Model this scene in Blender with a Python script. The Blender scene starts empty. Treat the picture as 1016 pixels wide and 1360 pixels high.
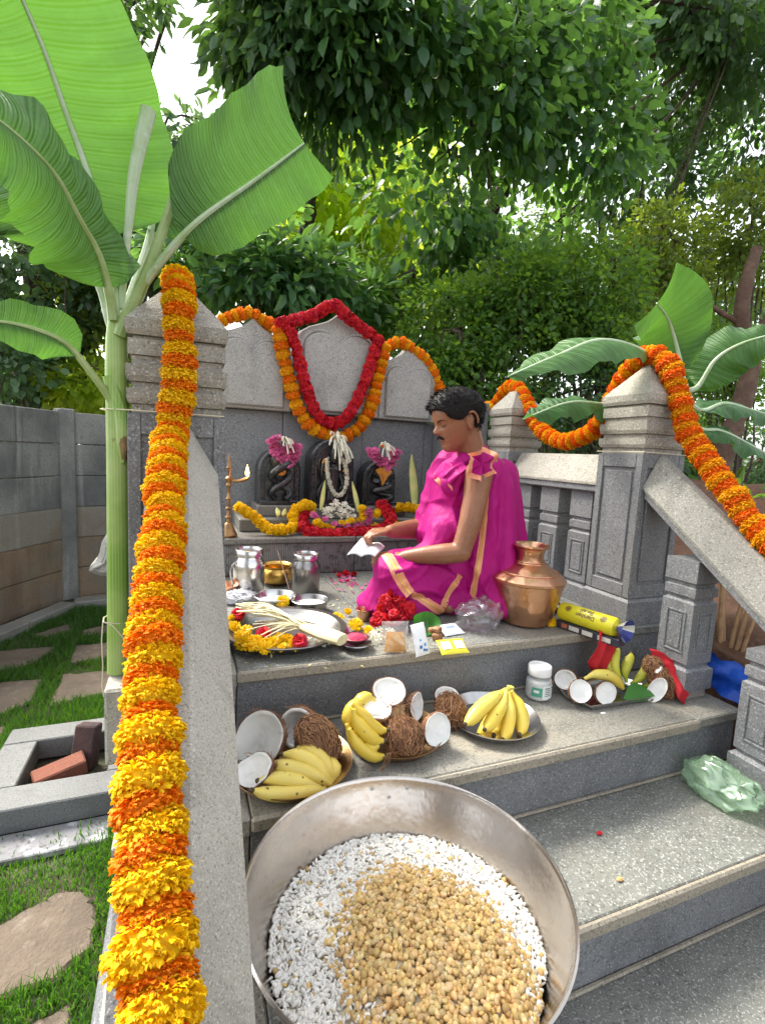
import bpy, bmesh, math, random
import numpy as np
from mathutils import Vector, Matrix
from mathutils.bvhtree import BVHTree
random.seed(7)
rng = np.random.default_rng(7)
sc = bpy.context.scene
C = sc.collection
PI = math.pi
R_ = math.radians

# ---------------------------------------------------------------- camera
CAM = np.array([0.0, 0.0, 1.5])
FPX, CX, CY = 661.52, 508.0, 680.0
_a = np.array([2163 - CX, 684 - CY, FPX]); _a /= np.linalg.norm(_a)
_z = -np.array([230 - CX, 6300 - CY, FPX]); _z /= np.linalg.norm(_z)
ROT = np.stack([_a, np.cross(_z, _a), _z])          # world = ROT @ (right, down, forward)
cd = bpy.data.cameras.new('camera')
cam = bpy.data.objects.new('camera', cd)
C.objects.link(cam)
_m = Matrix.Identity(4)
for i in range(3):
    _m[i][0], _m[i][1], _m[i][2], _m[i][3] = ROT[i][0], -ROT[i][1], -ROT[i][2], CAM[i]
cam.matrix_world = _m
cd.sensor_fit = 'HORIZONTAL'; cd.sensor_width = 36; cd.lens = 36 * FPX / 1016
cd.clip_start = 0.02; cd.clip_end = 400
sc.camera = cam

# ---------------------------------------------------------------- light
SUN_EL, SUN_AZ = 50, -32            # azimuth from +Y (into the picture), negative = to the left
world = bpy.data.worlds.new('World'); sc.world = world
world.use_nodes = True
wn = world.node_tree
bg = wn.nodes['Background']
sky = wn.nodes.new('ShaderNodeTexSky')
sky.sky_type = 'NISHITA'; sky.sun_disc = False
sky.sun_elevation = R_(SUN_EL); sky.sun_rotation = R_(SUN_AZ)
sky.air_density = 1.0; sky.dust_density = 3.0; sky.ozone_density = 0.6
_hs = wn.nodes.new('ShaderNodeHueSaturation'); _hs.inputs['Saturation'].default_value = .24
wn.links.new(sky.outputs[0], _hs.inputs['Color']); wn.links.new(_hs.outputs[0], bg.inputs[0]); bg.inputs[1].default_value = 0.15
sd = bpy.data.lights.new('sun', 'SUN'); sun = bpy.data.objects.new('sun', sd); C.objects.link(sun)
sd.energy = 2.5; sd.angle = R_(20); sd.color = (1.0, 0.94, 0.82)
_d = Vector((math.sin(R_(SUN_AZ)) * math.cos(R_(SUN_EL)), math.cos(R_(SUN_AZ)) * math.cos(R_(SUN_EL)), math.sin(R_(SUN_EL))))
sun.rotation_euler = _d.to_track_quat('Z', 'Y').to_euler()
sun.location = _d * 30
sc.view_settings.view_transform = 'Standard'; sc.view_settings.look = 'None'
sc.view_settings.exposure = 1.85; sc.view_settings.gamma = 1.0
sc.view_settings.use_curve_mapping = False
sc.render.engine = 'CYCLES'
sc.cycles.max_bounces = 10; sc.cycles.transparent_max_bounces = 12
sc.cycles.use_denoising = True


def at(px, py, x=None, y=None, z=None):
    """world point seen at a photograph pixel, on the plane of the given coordinate"""
    d = ROT @ np.array([px - CX, py - CY, FPX])
    ax, v = (0, x) if x is not None else (1, y) if y is not None else (2, z)
    return CAM + d * ((v - CAM[ax]) / d[ax])


def proj(p):
    d = ROT.T @ (np.asarray(p, float) - CAM)
    return CX + FPX * d[0] / d[2], CY + FPX * d[1] / d[2]


# ---------------------------------------------------------------- geometry helper
class G:
    def __init__(s):
        s.v, s.f, s.m, s.n = [], [], [], 0

    def add(s, V, F, mi=0):
        V = np.asarray(V, float).reshape(-1, 3); k = s.n
        s.v.append(V); s.n += len(V)
        s.f.extend([tuple(i + k for i in f) for f in F]); s.m.extend([mi] * len(F))
        return s

    def box(s, x0, x1, y0, y1, z0, z1, b=0.003, mi=0, jit=0, M=None):
        lo, hi = np.array([x0, y0, z0], float), np.array([x1, y1, z1], float)
        b = min(b, 0.45 * min(hi - lo)); idx = {}; V = []
        for sx in (0, 1):
            for sy in (0, 1):
                for sz in (0, 1):
                    sg = (sx, sy, sz)
                    j = np.array([random.uniform(-jit, jit) for _ in range(3)]) if jit else 0
                    for a in range(3):
                        p = [(hi[q] if sg[q] else lo[q]) + (0 if q == a else (-b if sg[q] else b)) for q in range(3)]
                        idx[sg, a] = len(V); V.append(np.array(p) + j)
        F = []
        for a in range(3):
            o = [q for q in range(3) if q != a]
            for sd_ in (0, 1):
                q = []
                for (u, w) in ((0, 0), (1, 0), (1, 1), (0, 1)):
                    sg = [0, 0, 0]; sg[a] = sd_; sg[o[0]] = u; sg[o[1]] = w
                    q.append(idx[tuple(sg), a])
                F.append(q)
            for u in (0, 1):                         # edges parallel to axis a
                for w in (0, 1):
                    s0 = [0, 0, 0]; s1 = [0, 0, 0]; s1[a] = 1
                    for g_ in (s0, s1): g_[o[0]] = u; g_[o[1]] = w
                    F.append([idx[tuple(s0), o[0]], idx[tuple(s1), o[0]], idx[tuple(s1), o[1]], idx[tuple(s0), o[1]]])
        for sx in (0, 1):
            for sy in (0, 1):
                for sz in (0, 1):
                    F.append([idx[(sx, sy, sz), a] for a in range(3)])
        V = np.array(V)
        if M is not None: V = (np.array(M)[:3, :3] @ V.T).T + np.array(M)[:3, 3]
        return s.add(V, F, mi)

    def grid(s, P, close_u=False, close_v=False, mi=0, cap0=False, cap1=False):
        P = np.asarray(P, float); nu, nv = P.shape[:2]; F = []
        for i in range(nu if close_u else nu - 1):
            for j in range(nv if close_v else nv - 1):
                a, b = i, (i + 1) % nu; c, d = j, (j + 1) % nv
                F.append((a * nv + c, a * nv + d, b * nv + d, b * nv + c))
        if cap0: F.append(tuple(range(nv))[::-1])
        if cap1: F.append(tuple((nu - 1) * nv + j for j in range(nv)))
        return s.add(P.reshape(-1, 3), F, mi)

    def lathe(s, prof, n=32, c=(0, 0, 0), mi=0, M=None, sq=False):
        th = np.arange(n) * 2 * PI / n + (PI / 4 if sq else 0)
        k = math.sqrt(2) if sq else 1
        P = np.array([[(r * k * math.cos(t), r * k * math.sin(t), z) for t in th] for r, z in prof])
        if M is not None: P = P @ np.array(M)[:3, :3].T + np.array(M)[:3, 3]
        return s.grid(P + np.array(c), close_v=True, mi=mi, cap0=prof[0][0] > 1e-6 and prof[-1][0] > 1e-6, cap1=prof[-1][0] > 1e-6 and prof[0][0] > 1e-6)

    def sq(s, prof, cx, cy, mi=0):
        return s.lathe(prof, 4, (cx, cy, 0), mi, sq=True)

    def tube(s, pts, rad, n=8, mi=0, cap=True, flat=None):
        pts = [np.asarray(p, float) for p in pts]
        if np.isscalar(rad): rad = [rad] * len(pts)
        rows = []; prev = None
        for i, p in enumerate(pts):
            t = pts[min(i + 1, len(pts) - 1)] - pts[max(i - 1, 0)]; t = t / (np.linalg.norm(t) + 1e-12)
            if prev is None:
                u = np.cross(t, (0, 0, 1) if abs(t[2]) < .9 else (1, 0, 0))
            else:
                u = prev - t * (prev @ t)
            u = u / (np.linalg.norm(u) + 1e-12); w = np.cross(t, u); prev = u
            rows.append([p + rad[i] * (u * math.cos(a) + w * math.sin(a) * (flat or 1)) for a in np.arange(n) * 2 * PI / n])
        return s.grid(rows, close_v=True, mi=mi, cap0=cap, cap1=cap)

    def prism(s, poly, d0, d1, plane='xz', b=0.0, mi=0):
        """polygon (2D) extruded along the remaining axis from d0 to d1; b bevels the d0 face"""
        poly = np.array(poly, float); n = len(poly); c = poly.mean(0)
        def put(q, d):
            return [(x, d, z) if plane == 'xz' else (x, z, d) if plane == 'xy' else (d, x, z) for x, z in q]
        def inset(q, e):
            out = []
            ar = 0.5 * sum(q[i][0] * q[(i + 1) % n][1] - q[(i + 1) % n][0] * q[i][1] for i in range(n))
            sg = 1 if ar > 0 else -1
            for i in range(n):
                e0 = q[i] - q[i - 1]; e1 = q[(i + 1) % n] - q[i]
                n0 = np.array([-e0[1], e0[0]]) / (np.linalg.norm(e0) + 1e-9); n1 = np.array([-e1[1], e1[0]]) / (np.linalg.norm(e1) + 1e-9)
                m = n0 + n1; m = m / max(np.linalg.norm(m) ** 2 / 2, .35)
                out.append(q[i] + sg * e * m)
            return np.array(out)
        if b > 0:
            sg = 1 if d1 > d0 else -1
            rows = [put(inset(poly, b), d0), put(poly, d0 + sg * b), put(poly, d1)]
        else:
            rows = [put(poly, d0), put(poly, d1)]
        return s.grid(np.array(rows), close_v=True, mi=mi, cap0=True, cap1=True)

    def xf(s, M):
        M = np.array(M); s.v = [V @ M[:3, :3].T + M[:3, 3] for V in s.v]; return s

    def mesh(s, name, mats, smooth=True, recalc=True, ang=35):
        me = bpy.data.meshes.new(name)
        V = np.concatenate(s.v)
        me.from_pydata(V.tolist(), [], s.f)
        for m in (mats if isinstance(mats, (list, tuple)) else [mats]): me.materials.append(m)
        if max(s.m): me.polygons.foreach_set('material_index', s.m)
        if recalc:
            bm = bmesh.new(); bm.from_mesh(me); bmesh.ops.recalc_face_normals(bm, faces=bm.faces); bm.to_mesh(me); bm.free()
        if smooth:
            me.polygons.foreach_set('use_smooth', [True] * len(me.polygons))
            if ang < 180: me.set_sharp_from_angle(angle=R_(ang))
        me.update()
        return me

    def obj(s, name, mats, parent=None, world=True, **k):
        """link as one object; with a parent and world=True the vertices are world coordinates"""
        return link(name, s.mesh(name, mats, **k), parent, world)


def wloc(o):
    v = Vector((0, 0, 0))
    while o is not None:
        v = v + o.location; o = o.parent
    return v


def link(name, me, parent=None, world=True, loc=None):
    o = bpy.data.objects.new(name, me); C.objects.link(o)
    if parent is not None:
        o.parent = parent
        if world: o.location = -wloc(parent)
    if loc is not None: o.location = loc
    return o


def tag(o, label=None, cat=None, group=None, kind=None):
    if label: o['label'] = label
    if cat: o['category'] = cat
    if group: o['group'] = group
    if kind: o['kind'] = kind
    return o


def thing(name, label, cat, loc=(0, 0, 0), group=None):
    o = bpy.data.objects.new(name, None); C.objects.link(o)
    o.location = Vector([float(a) for a in loc]); o.empty_display_size = .05
    return tag(o, label, cat, group)


def dup(o, parent=None, **k):
    c = o.copy(); C.objects.link(c); c.parent = parent
    for ch in list(o.children): dup(ch, c)
    for a, b in k.items(): setattr(c, a, b)
    return c


def rotm(to, roll=0.0):
    """rotation taking +Z to the direction `to`, with roll about it"""
    q = Vector([float(a) for a in to]).to_track_quat('Z', 'Y')
    return q.to_matrix().to_4x4() @ Matrix.Rotation(roll, 4, 'Z')


def resample(pts, step):
    pts = np.asarray(pts, float)
    # Catmull-Rom through the points, then equal steps
    Q = np.vstack([2 * pts[0] - pts[1], pts, 2 * pts[-1] - pts[-2]]); out = []
    for i in range(1, len(Q) - 2):
        for t in np.linspace(0, 1, 24, endpoint=False):
            a, b, c, d = Q[i - 1:i + 3]
            out.append(.5 * (2 * b + (c - a) * t + (2 * a - 5 * b + 4 * c - d) * t * t + (3 * b - a - 3 * c + d) * t ** 3))
    out.append(Q[-2]); out = np.array(out)
    L = np.r_[0, np.cumsum(np.linalg.norm(np.diff(out, axis=0), axis=1))]
    n = max(2, int(round(L[-1] / step)) + 1); s_ = np.linspace(0, L[-1], n)
    return np.stack([np.interp(s_, L, out[:, k]) for k in range(3)], 1)


# ---------------------------------------------------------------- materials
def M(name, col, rough=.55, metal=0, layers=(), bump=None, coord='obj', spec=.5, transl=0, tcol=None, rnd=0, island=0, coat=0, sss=0, alpha=1,
      transm=0, rnd_hue=0, stretch=None, sheen=0, emit=None):
    m = bpy.data.materials.new(name); m.use_nodes = True
    nt = m.node_tree; N, L = nt.nodes, nt.links; b = N['Principled BSDF']; out = N['Material Output']
    if coord == 'pos': src = N.new('ShaderNodeNewGeometry').outputs['Position']
    else: src = N.new('ShaderNodeTexCoord').outputs['Object' if coord == 'obj' else 'UV']
    if stretch:
        mp = N.new('ShaderNodeMapping'); mp.inputs['Scale'].default_value = stretch; L.new(src, mp.inputs[0]); src = mp.outputs[0]
    def mix(fac, a, c2, mode='MIX'):
        x = N.new('ShaderNodeMix'); x.data_type = 'RGBA'; x.blend_type = mode
        for sock, val in ((x.inputs[0], fac), (x.inputs[6], a), (x.inputs[7], c2)):
            if isinstance(val, bpy.types.NodeSocket): L.new(val, sock)
            elif isinstance(val, (int, float)): sock.default_value = val
            else: sock.default_value = (*val, 1)
        return x.outputs[2]
    cur = tuple(col)
    def tex(kind, scale, detail, rough_=.6, st=None):
        sr = src
        if st:
            mp = N.new('ShaderNodeMapping'); mp.inputs['Scale'].default_value = st; L.new(src, mp.inputs[0]); sr = mp.outputs[0]
        if kind == 'v':
            t = N.new('ShaderNodeTexVoronoi'); t.inputs['Scale'].default_value = scale; L.new(sr, t.inputs['Vector']); return t.outputs['Distance']
        if kind == 'w':
            t = N.new('ShaderNodeTexWave'); t.inputs['Scale'].default_value = scale; t.inputs['Distortion'].default_value = detail
            t.inputs['Detail'].default_value = 2; L.new(sr, t.inputs['Vector']); return t.outputs['Fac']
        t = N.new('ShaderNodeTexNoise'); t.inputs['Scale'].default_value = scale; t.inputs['Detail'].default_value = detail
        t.inputs['Roughness'].default_value = rough_; L.new(sr, t.inputs['Vector']); return t.outputs['Fac']
    for ly in layers:
        kind, scale, detail, c2, lo, hi = ly[:6]
        t = tex(kind, scale, detail, st=ly[7] if len(ly) > 7 else None)
        r = N.new('ShaderNodeMapRange'); r.inputs[1].default_value = lo; r.inputs[2].default_value = hi
        r.inputs[4].default_value = ly[6] if len(ly) > 6 and ly[6] is not None else 1
        L.new(t, r.inputs[0]); cur = mix(r.outputs[0], cur, c2)
    if rnd or rnd_hue or island:
        h = N.new('ShaderNodeHueSaturation')
        if isinstance(cur, bpy.types.NodeSocket): L.new(cur, h.inputs['Color'])
        else: h.inputs['Color'].default_value = (*cur, 1)
        rs = N.new('ShaderNodeNewGeometry').outputs['Random Per Island'] if island else N.new('ShaderNodeObjectInfo').outputs['Random']
        amt = island or rnd
        r = N.new('ShaderNodeMapRange'); r.inputs[3].default_value = 1 - amt; r.inputs[4].default_value = 1 + amt; L.new(rs, r.inputs[0]); L.new(r.outputs[0], h.inputs['Value'])
        if rnd_hue:
            mm = N.new('ShaderNodeMath'); mm.operation = 'MULTIPLY'; mm.inputs[1].default_value = 7.31; L.new(rs, mm.inputs[0])
            fr = N.new('ShaderNodeMath'); fr.operation = 'FRACT'; L.new(mm.outputs[0], fr.inputs[0])
            r2 = N.new('ShaderNodeMapRange'); r2.inputs[3].default_value = .5 - rnd_hue; r2.inputs[4].default_value = .5 + rnd_hue; L.new(fr.outputs[0], r2.inputs[0]); L.new(r2.outputs[0], h.inputs['Hue'])
        cur = h.outputs[0]
    if isinstance(cur, bpy.types.NodeSocket): L.new(cur, b.inputs['Base Color'])
    else: b.inputs['Base Color'].default_value = (*cur, 1)
    b.inputs['Roughness'].default_value = rough; b.inputs['Metallic'].default_value = metal
    b.inputs['Specular IOR Level'].default_value = spec
    b.inputs['Coat Weight'].default_value = coat; b.inputs['Transmission Weight'].default_value = transm
    b.inputs['Alpha'].default_value = alpha
    if sss: b.inputs['Subsurface Weight'].default_value = sss; b.inputs['Subsurface Radius'].default_value = (.02, .01, .005); b.inputs['Subsurface Scale'].default_value = .5
    if sheen: b.inputs['Sheen Weight'].default_value = sheen
    if emit: b.inputs['Emission Color'].default_value = (*emit[0], 1); b.inputs['Emission Strength'].default_value = emit[1]
    if bump:
        for bp in (bump if isinstance(bump, list) else [bump]):
            t = tex(bp[0], bp[1], bp[2], st=bp[4] if len(bp) > 4 else None)
            bn = N.new('ShaderNodeBump'); bn.inputs['Strength'].default_value = 1; bn.inputs['Distance'].default_value = bp[3]
            if b.inputs['Normal'].links: L.new(b.inputs['Normal'].links[0].from_socket, bn.inputs['Normal'])
            L.new(t, bn.inputs['Height']); L.new(bn.outputs[0], b.inputs['Normal'])
    if transl:
        tr = N.new('ShaderNodeBsdfTranslucent')
        if tcol:
            if isinstance(cur, bpy.types.NodeSocket):
                L.new(mix(.8, cur, tcol), tr.inputs[0])
            else: tr.inputs[0].default_value = (*tcol, 1)
        elif isinstance(cur, bpy.types.NodeSocket): L.new(cur, tr.inputs[0])
        else: tr.inputs[0].default_value = (*cur, 1)
        mx = N.new('ShaderNodeMixShader'); mx.inputs[0].default_value = transl
        L.new(b.outputs[0], mx.inputs[1]); L.new(tr.outputs[0], mx.inputs[2]); L.new(mx.outputs[0], out.inputs[0])
    return m
# ---------------------------------------------------------------- stone materials
def granite(name, base, light=.62, stain=(.33, .29, .22), st=.5, warm=0, scale=1.0, bump=.0010):
    base = (base[0] * .86, base[1] * .84, base[2] * .79); stain = tuple(c * .85 for c in stain)
    lt = tuple(min(.85, c * 2.3 + .04) for c in base); dk = tuple(c * .33 for c in base)
    return M(name, base, .62, coord='pos', layers=[
        ('n', 3.2, 5, tuple(c * .72 for c in base), .45, .75), ('n', 1.3, 8, tuple(c * 1.35 for c in base), .5, .72, .7), ('n', 5, 7, tuple(c * .5 for c in base), .56, .70, .55, (1, 2.5, .8)),
        ('n', 130 * scale, 3, dk, .54, .66, .75), ('n', 190 * scale, 2, lt, .57, .66, light),
        ('n', 2.3, 6, stain, .50, .78, st), ('n', 14, 6, tuple(c * .55 for c in stain), .60, .80, st * .8)],
        bump=[('n', 240 * scale, 3, bump), ('n', 18, 4, bump * 2.5)])
m_gran = granite('granite', (.20, .212, .235), .55, st=.22)
m_gran_dark = granite('granite_dark', (.135, .145, .165), .6, st=.2)
m_tread = granite('granite_tread', (.19, .20, .192), .85, stain=(.28, .25, .18), st=.4, scale=.95, bump=.0016)
m_tread_w = granite('granite_tread_worn', (.235, .232, .212), .45, stain=(.40, .33, .22), st=.6)
m_nose = granite('granite_nosing', (.33, .30, .25), .3, stain=(.42, .34, .24), st=.5)
m_beige = granite('weathered_granite', (.47, .455, .415), .4, stain=(.20, .18, .14), st=.6, scale=1.9, bump=.0009)
m_rail_r = granite('weathered_rail', (.30, .295, .27), .5, stain=(.16, .15, .12), st=.6, bump=.0014)
m_beige2 = granite('weathered_granite_cap', (.37, .355, .32), .5, stain=(.16, .145, .12), st=.6, bump=.002)
m_stele = granite('stele_granite', (.40, .40, .395), .45, stain=(.20, .19, .17), st=.45)
m_soil = M('red_soil', (.115, .055, .030), .9, coord='pos', layers=[('n', 9, 6, (.06, .03, .018), .45, .7), ('n', 60, 4, (.19, .10, .06), .55, .75)], bump=('n', 40, 5, .012))
m_ground = M('ground_soil', (.085, .07, .045), .95, coord='pos', layers=[('n', 2, 6, (.035, .05, .018), .45, .65), ('n', 30, 5, (.13, .10, .07), .55, .8)], bump=('n', 25, 5, .02))

# ---------------------------------------------------------------- ground
g = G()
xs = np.r_[np.linspace(-60, -4, 8), np.linspace(-3, 5, 41), np.linspace(6, 60, 8)]
ys = np.r_[np.linspace(-30, -2, 6), np.linspace(-1, 8, 46), np.linspace(9, 90, 8)]
P = np.array([[(x, y, .012 * math.sin(x * 3.1 + y * 1.7) * math.sin(y * 2.3) - .012) for y in ys] for x in xs])
g.grid(P)
tag(g.obj('ground', m_ground), kind='structure')

# ---------------------------------------------------------------- steps and platform
steps = thing('stone_steps', 'grey granite steps rising to the shrine platform', 'steps', (.82, .9, 0)); steps['kind'] = 'structure'
del steps['category']
ZT = {4: .36, 3: .54, 2: .72, 1: .90}
NOSE = {1: 1.31, 2: .985, 3: .688, 4: .36}
BACK = {1: 2.45, 2: 1.335, 3: 1.01, 4: .713}
for k in (4, 3, 2, 1):
    z, y0, y1 = ZT[k], NOSE[k], BACK[k]
    mt = m_tread_w if k == 2 else m_tread
    # main slab with a lighter worn front strip, and the two end blocks that carry the balusters
    cuts = [.135, 1.503] if k != 1 else [.135, .62, 1.07, 1.503]
    for a, b in zip(cuts[:-1], cuts[1:]):
        if k == 1:
            G().box(a + .0015, b - .0015, y0 + .012, 1.83, z - .03, z, .003).obj('tread', m_tread if random.random() < .6 else m_tread_w, steps)
            G().box(a + .0015, b - .0015, 1.833, y1, z - .03, z - .001, .003).obj('tread', m_tread, steps)
        else:
            G().box(a + .0015, b - .0015, y0 + .012, y1, z - .03, z, .003).obj('tread', mt, steps)
    G().box(.135, 1.503, y0 - .003, y0 + .0115, z - .032, z + .0012, .005).obj('nosing', m_nose, steps)
    G().box(-.128, .1348, y0 + .006, y1 - .002, z - .045, z - .002, .004).obj('end_slab', m_beige2, steps)
    xr = 1.775 if k == 1 else 1.712
    G().box(1.505, xr, y0 + .006, y1 - .002, z - .032, z - .001, .004).obj('end_slab', mt, steps)
    G().box(.137, 1.501, y0 + .022, y0 + .06, z - .18, z - .034, .002).obj('riser', m_gran, steps)
    G().box(1.504, xr - .006, y0 + .024, y0 + .06, z - .18, z - .034, .002).obj('riser', m_gran, steps)
    G().box(-.124, .134, y0 + .024, y0 + .06, z - .18, z - .047, .002).obj('riser', m_beige2, steps)
    if k < 4: # pale mortar line where riser meets tread below
        G().box(.14, 1.50, y0 + .010, y0 + .0215, z - .1795, z - .172, .003).obj('mortar_strip', m_nose, steps)
for (a, b) in ((1.77, 1.755),):
    pass
g = G().box(-.118, 1.768, .03, .36, 0, .18, .005); g.obj('bottom_step', m_tread, steps)
# side walls below the slabs
for k in (4, 3, 2, 1):
    z, y0 = ZT[k], NOSE[k]; y1 = {1: 2.9, 2: 1.335, 3: 1.01, 4: .713}[k]
    G().box(-.122, -.09, y0 + .062, y1 - .003, 0, z - .048, .002).obj('side_wall', m_gran, steps)
    xr = 1.766 if k == 1 else 1.705
    G().box(xr - .03, xr, y0 + .062, y1 - .003, 0, z - .048, .002).obj('side_wall', m_gran, steps)
G().box(-.205, -.124, .05, 3.0, 0, .10, .006).obj('base_course', m_gran_dark, steps)
G().box(-.178, -.124, 1.30, 2.95, .70, .897, .006).obj('plinth_ledge', m_beige2, steps)
G().box(1.77, 1.83, 1.30, 2.95, .70, .897, .006).obj('plinth_ledge', m_gran, steps)

# ---------------------------------------------------------------- pillars
def pillar(cx, cy, h, label, zb=.90, H=.645, ms=None, mc=None, d=0.0):
    t = thing('stone_pillar', label, 'pillar', (cx, cy, zb), 'square granite pillars with pyramid caps')
    ms, mc = ms or m_gran, mc or m_beige2
    G().sq([(h + .006, zb), (h + .006, zb + .088), (h - .004, zb + .10)], cx, cy).obj('base_block', ms, t, smooth=False)
    zt = zb + H
    G().sq([(h - .008, zb + .1005), (h - .008, zt)], cx, cy).obj('shaft', ms, t, smooth=False)
    for ang in (0, 90, 180, 270):
        Mx = Matrix.Translation((cx, cy, 0)) @ Matrix.Rotation(R_(ang), 4, 'Z')
        g = G(); w = .030; f0, f1 = -h, -h + .0085
        z0, z1 = zb + .102, zt - .001
        g.box(-h + .001, -h + w, f0, f1, z0, z1, .002); g.box(h - w, h - .001, f0, f1, z0, z1, .002)
        g.box(-h + w + .0005, h - w - .0005, f0, f1, z0, z0 + .05, .002); g.box(-h + w + .0005, h - w - .0005, f0, f1, z1 - .05, z1, .002)
        g.box(-h + w + .014, h - w - .014, f0 + .002, f1, z0 + .064, z1 - .064, .002)
        g.xf(Mx); g.obj('shaft_panel', ms, t)
    z = zt
    prof = []
    lay = [(.010, .022, -.010), (.004, .036, .001), (.0, .016, -.010), (.004, .040, .002), (.0, .022, -.010), (.002, .038, -.003), (.0, .008, -.013), (.004, .036, .003)]
    for i, (_, dz, e) in enumerate(lay):
        e2 = e - .004 if e > 0 else e
        G().sq([(h + e2, z + .0005), (h + e, z + dz * .35), (h + e, z + dz - .0005)], cx, cy).obj('cap_slab', mc, t, smooth=False)
        z += dz
    G().sq([(h + .000, z + .0005), (h * .78, z + .034), (h * .78 - .002, z + .0345), (.004, z + .13)], cx, cy).obj('pyramid_cap', mc, t, smooth=False)
    return t
pillar(-.0125, 1.4525, .1125, 'tall square stone pillar with stepped pyramid cap beside the banana stem', ms=m_gran, mc=m_beige2, H=.668)
pillar(1.655, 1.4475, .1075, 'square granite pillar with pyramid cap at the top of the right-hand sloping rail')
pillar(1.65, 2.255, .10, 'smaller looking square pillar with pyramid cap behind the seated man')

# ---------------------------------------------------------------- balustrades
def baluster(cx, cy, zb, zt, t, h=.062, m=None, cut=None):
    m = m or m_gran
    H = zt - zb; s = G()
    prof = [(h + .008, zb), (h + .008, zb + .07), (h - .006, zb + .078), (h - .006, zb + .088), (h, zb + .092), (h, zb + .30), (h - .010, zb + .308), (h - .010, zb + .318),
            (h - .002, zb + .322), (h - .002, zb + .352), (h - .010, zb + .356), (h - .010, zb + .366), (h, zb + .372), (h, zt)]
    prof = [(r, min(z, zt)) for r, z in prof]
    o = s.sq(prof, cx, cy).obj('baluster', m, t, smooth=False)
    for ang in (0, 270, 90):
        g = G(); w = .022
        for (a, b, c, d) in ((-h + w, -h + w + .006, zb + .125, zb + .27), (h - w - .006, h - w, zb + .125, zb + .27), (-h + w + .0061, h - w - .0061, zb + .125, zb + .131), (-h + w + .0061, h - w - .0061, zb + .264, zb + .27)):
            g.box(a, b, -h - .004, -h + .004, c, d, .001)
        g.box(-h + w + .013, h - w - .013, -h - .003, -h + .004, zb + .138, zb + .257, .001)
        g.xf(Matrix.Translation((cx, cy, 0)) @ Matrix.Rotation(R_(ang), 4, 'Z')); g.obj('carved_frame', m, o)
    return o
CP = [(-.086, -.085), (-.086, -.075), (-.020, .037), (-.014, .040), (.014, .040), (.020, .037), (.086, -.075), (.086, -.085)]
CPL = [(max(x, -.056) if z < 0 else x, z) for x, z in CP]
CPB = [(-.075, -.115), (-.080, -.110), (-.080, -.088), (.080, -.088), (.080, -.110), (.075, -.115)]
def coping(cx, y0, y1, z0, t, slope=0.0, m=None, name='coping', prof=CP, n=1, seg=1):
    for q in range(seg):
        a, b = y0 + (y1 - y0) * q / seg, y0 + (y1 - y0) * (q + 1) / seg
        if seg > 1: b -= .002
        rows = [[(cx + x, y, z0 + z + slope * (y - y0)) for x, z in prof] for y in np.linspace(a, b, n + 1)]
        G().grid(rows, close_v=True, cap0=True, cap1=True).obj(name, m or m_beige, t, smooth=False)
for cx, side in ((1.646, 'right'),):
    lab = 'level granite balustrade with carved balusters beside the copper pot' if side == 'right' else 'level granite balustrade between the two left pillars'
    t = thing('stone_balustrade', lab, 'balustrade', (cx, 1.85, .9), 'stone balustrades')
    coping(cx, 1.556, 2.154, 1.5, t, m=m_beige2); coping(cx, 1.556, 2.154, 1.5, t, name='rail_band', prof=CPB, m=m_gran)
    if side == 'right':
        for y in (1.665, 1.865, 2.065): baluster(cx + .005, y, .90, 1.384, t)
SL = .757
Y0 = 1.338
for cx, side in ((1.646, 'right'), (-.004, 'left')):
    lab = 'sloping granite stair rail with two carved balusters above the green plastic bag' if side == 'right' else 'pale sloping stair rail under the long striped marigold garland'
    t = thing('sloping_stair_rail', lab, 'balustrade', (cx, .8, .54), 'stone balustrades')
    ye = .16
    coping(cx, ye, Y0 - .0, 1.5 + SL * (ye - Y0), t, SL, m_rail_r if side == 'right' else m_beige, prof=CP if side == 'right' else CPL)
    coping(cx, ye + .002, Y0 - .004, 1.5 + SL * (ye - Y0), t, SL, m_gran, 'rail_band', CPB)
    for k, y in ((2, 1.158), (3, .865), (4, .55)):
        zt = 1.5 + SL * (y - .065 - Y0) - .119
        baluster(cx - (.018 if side == 'right' else -.018), y, ZT[k] + .03, zt, t, .058, m=m_gran if side == 'right' else m_beige2)
        G().sq([(.055, ZT[k] - .001), (.055, ZT[k] + .0295)], cx - (.018 if side == 'right' else -.018), y).obj('baluster_foot', m_beige2, t, smooth=False)
    G().box(cx - .085, cx + .085, ye - .02, ye + .10, .05, 1.5 + SL * (ye - Y0) - .12, .004).obj('end_post', m_gran, t)

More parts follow.
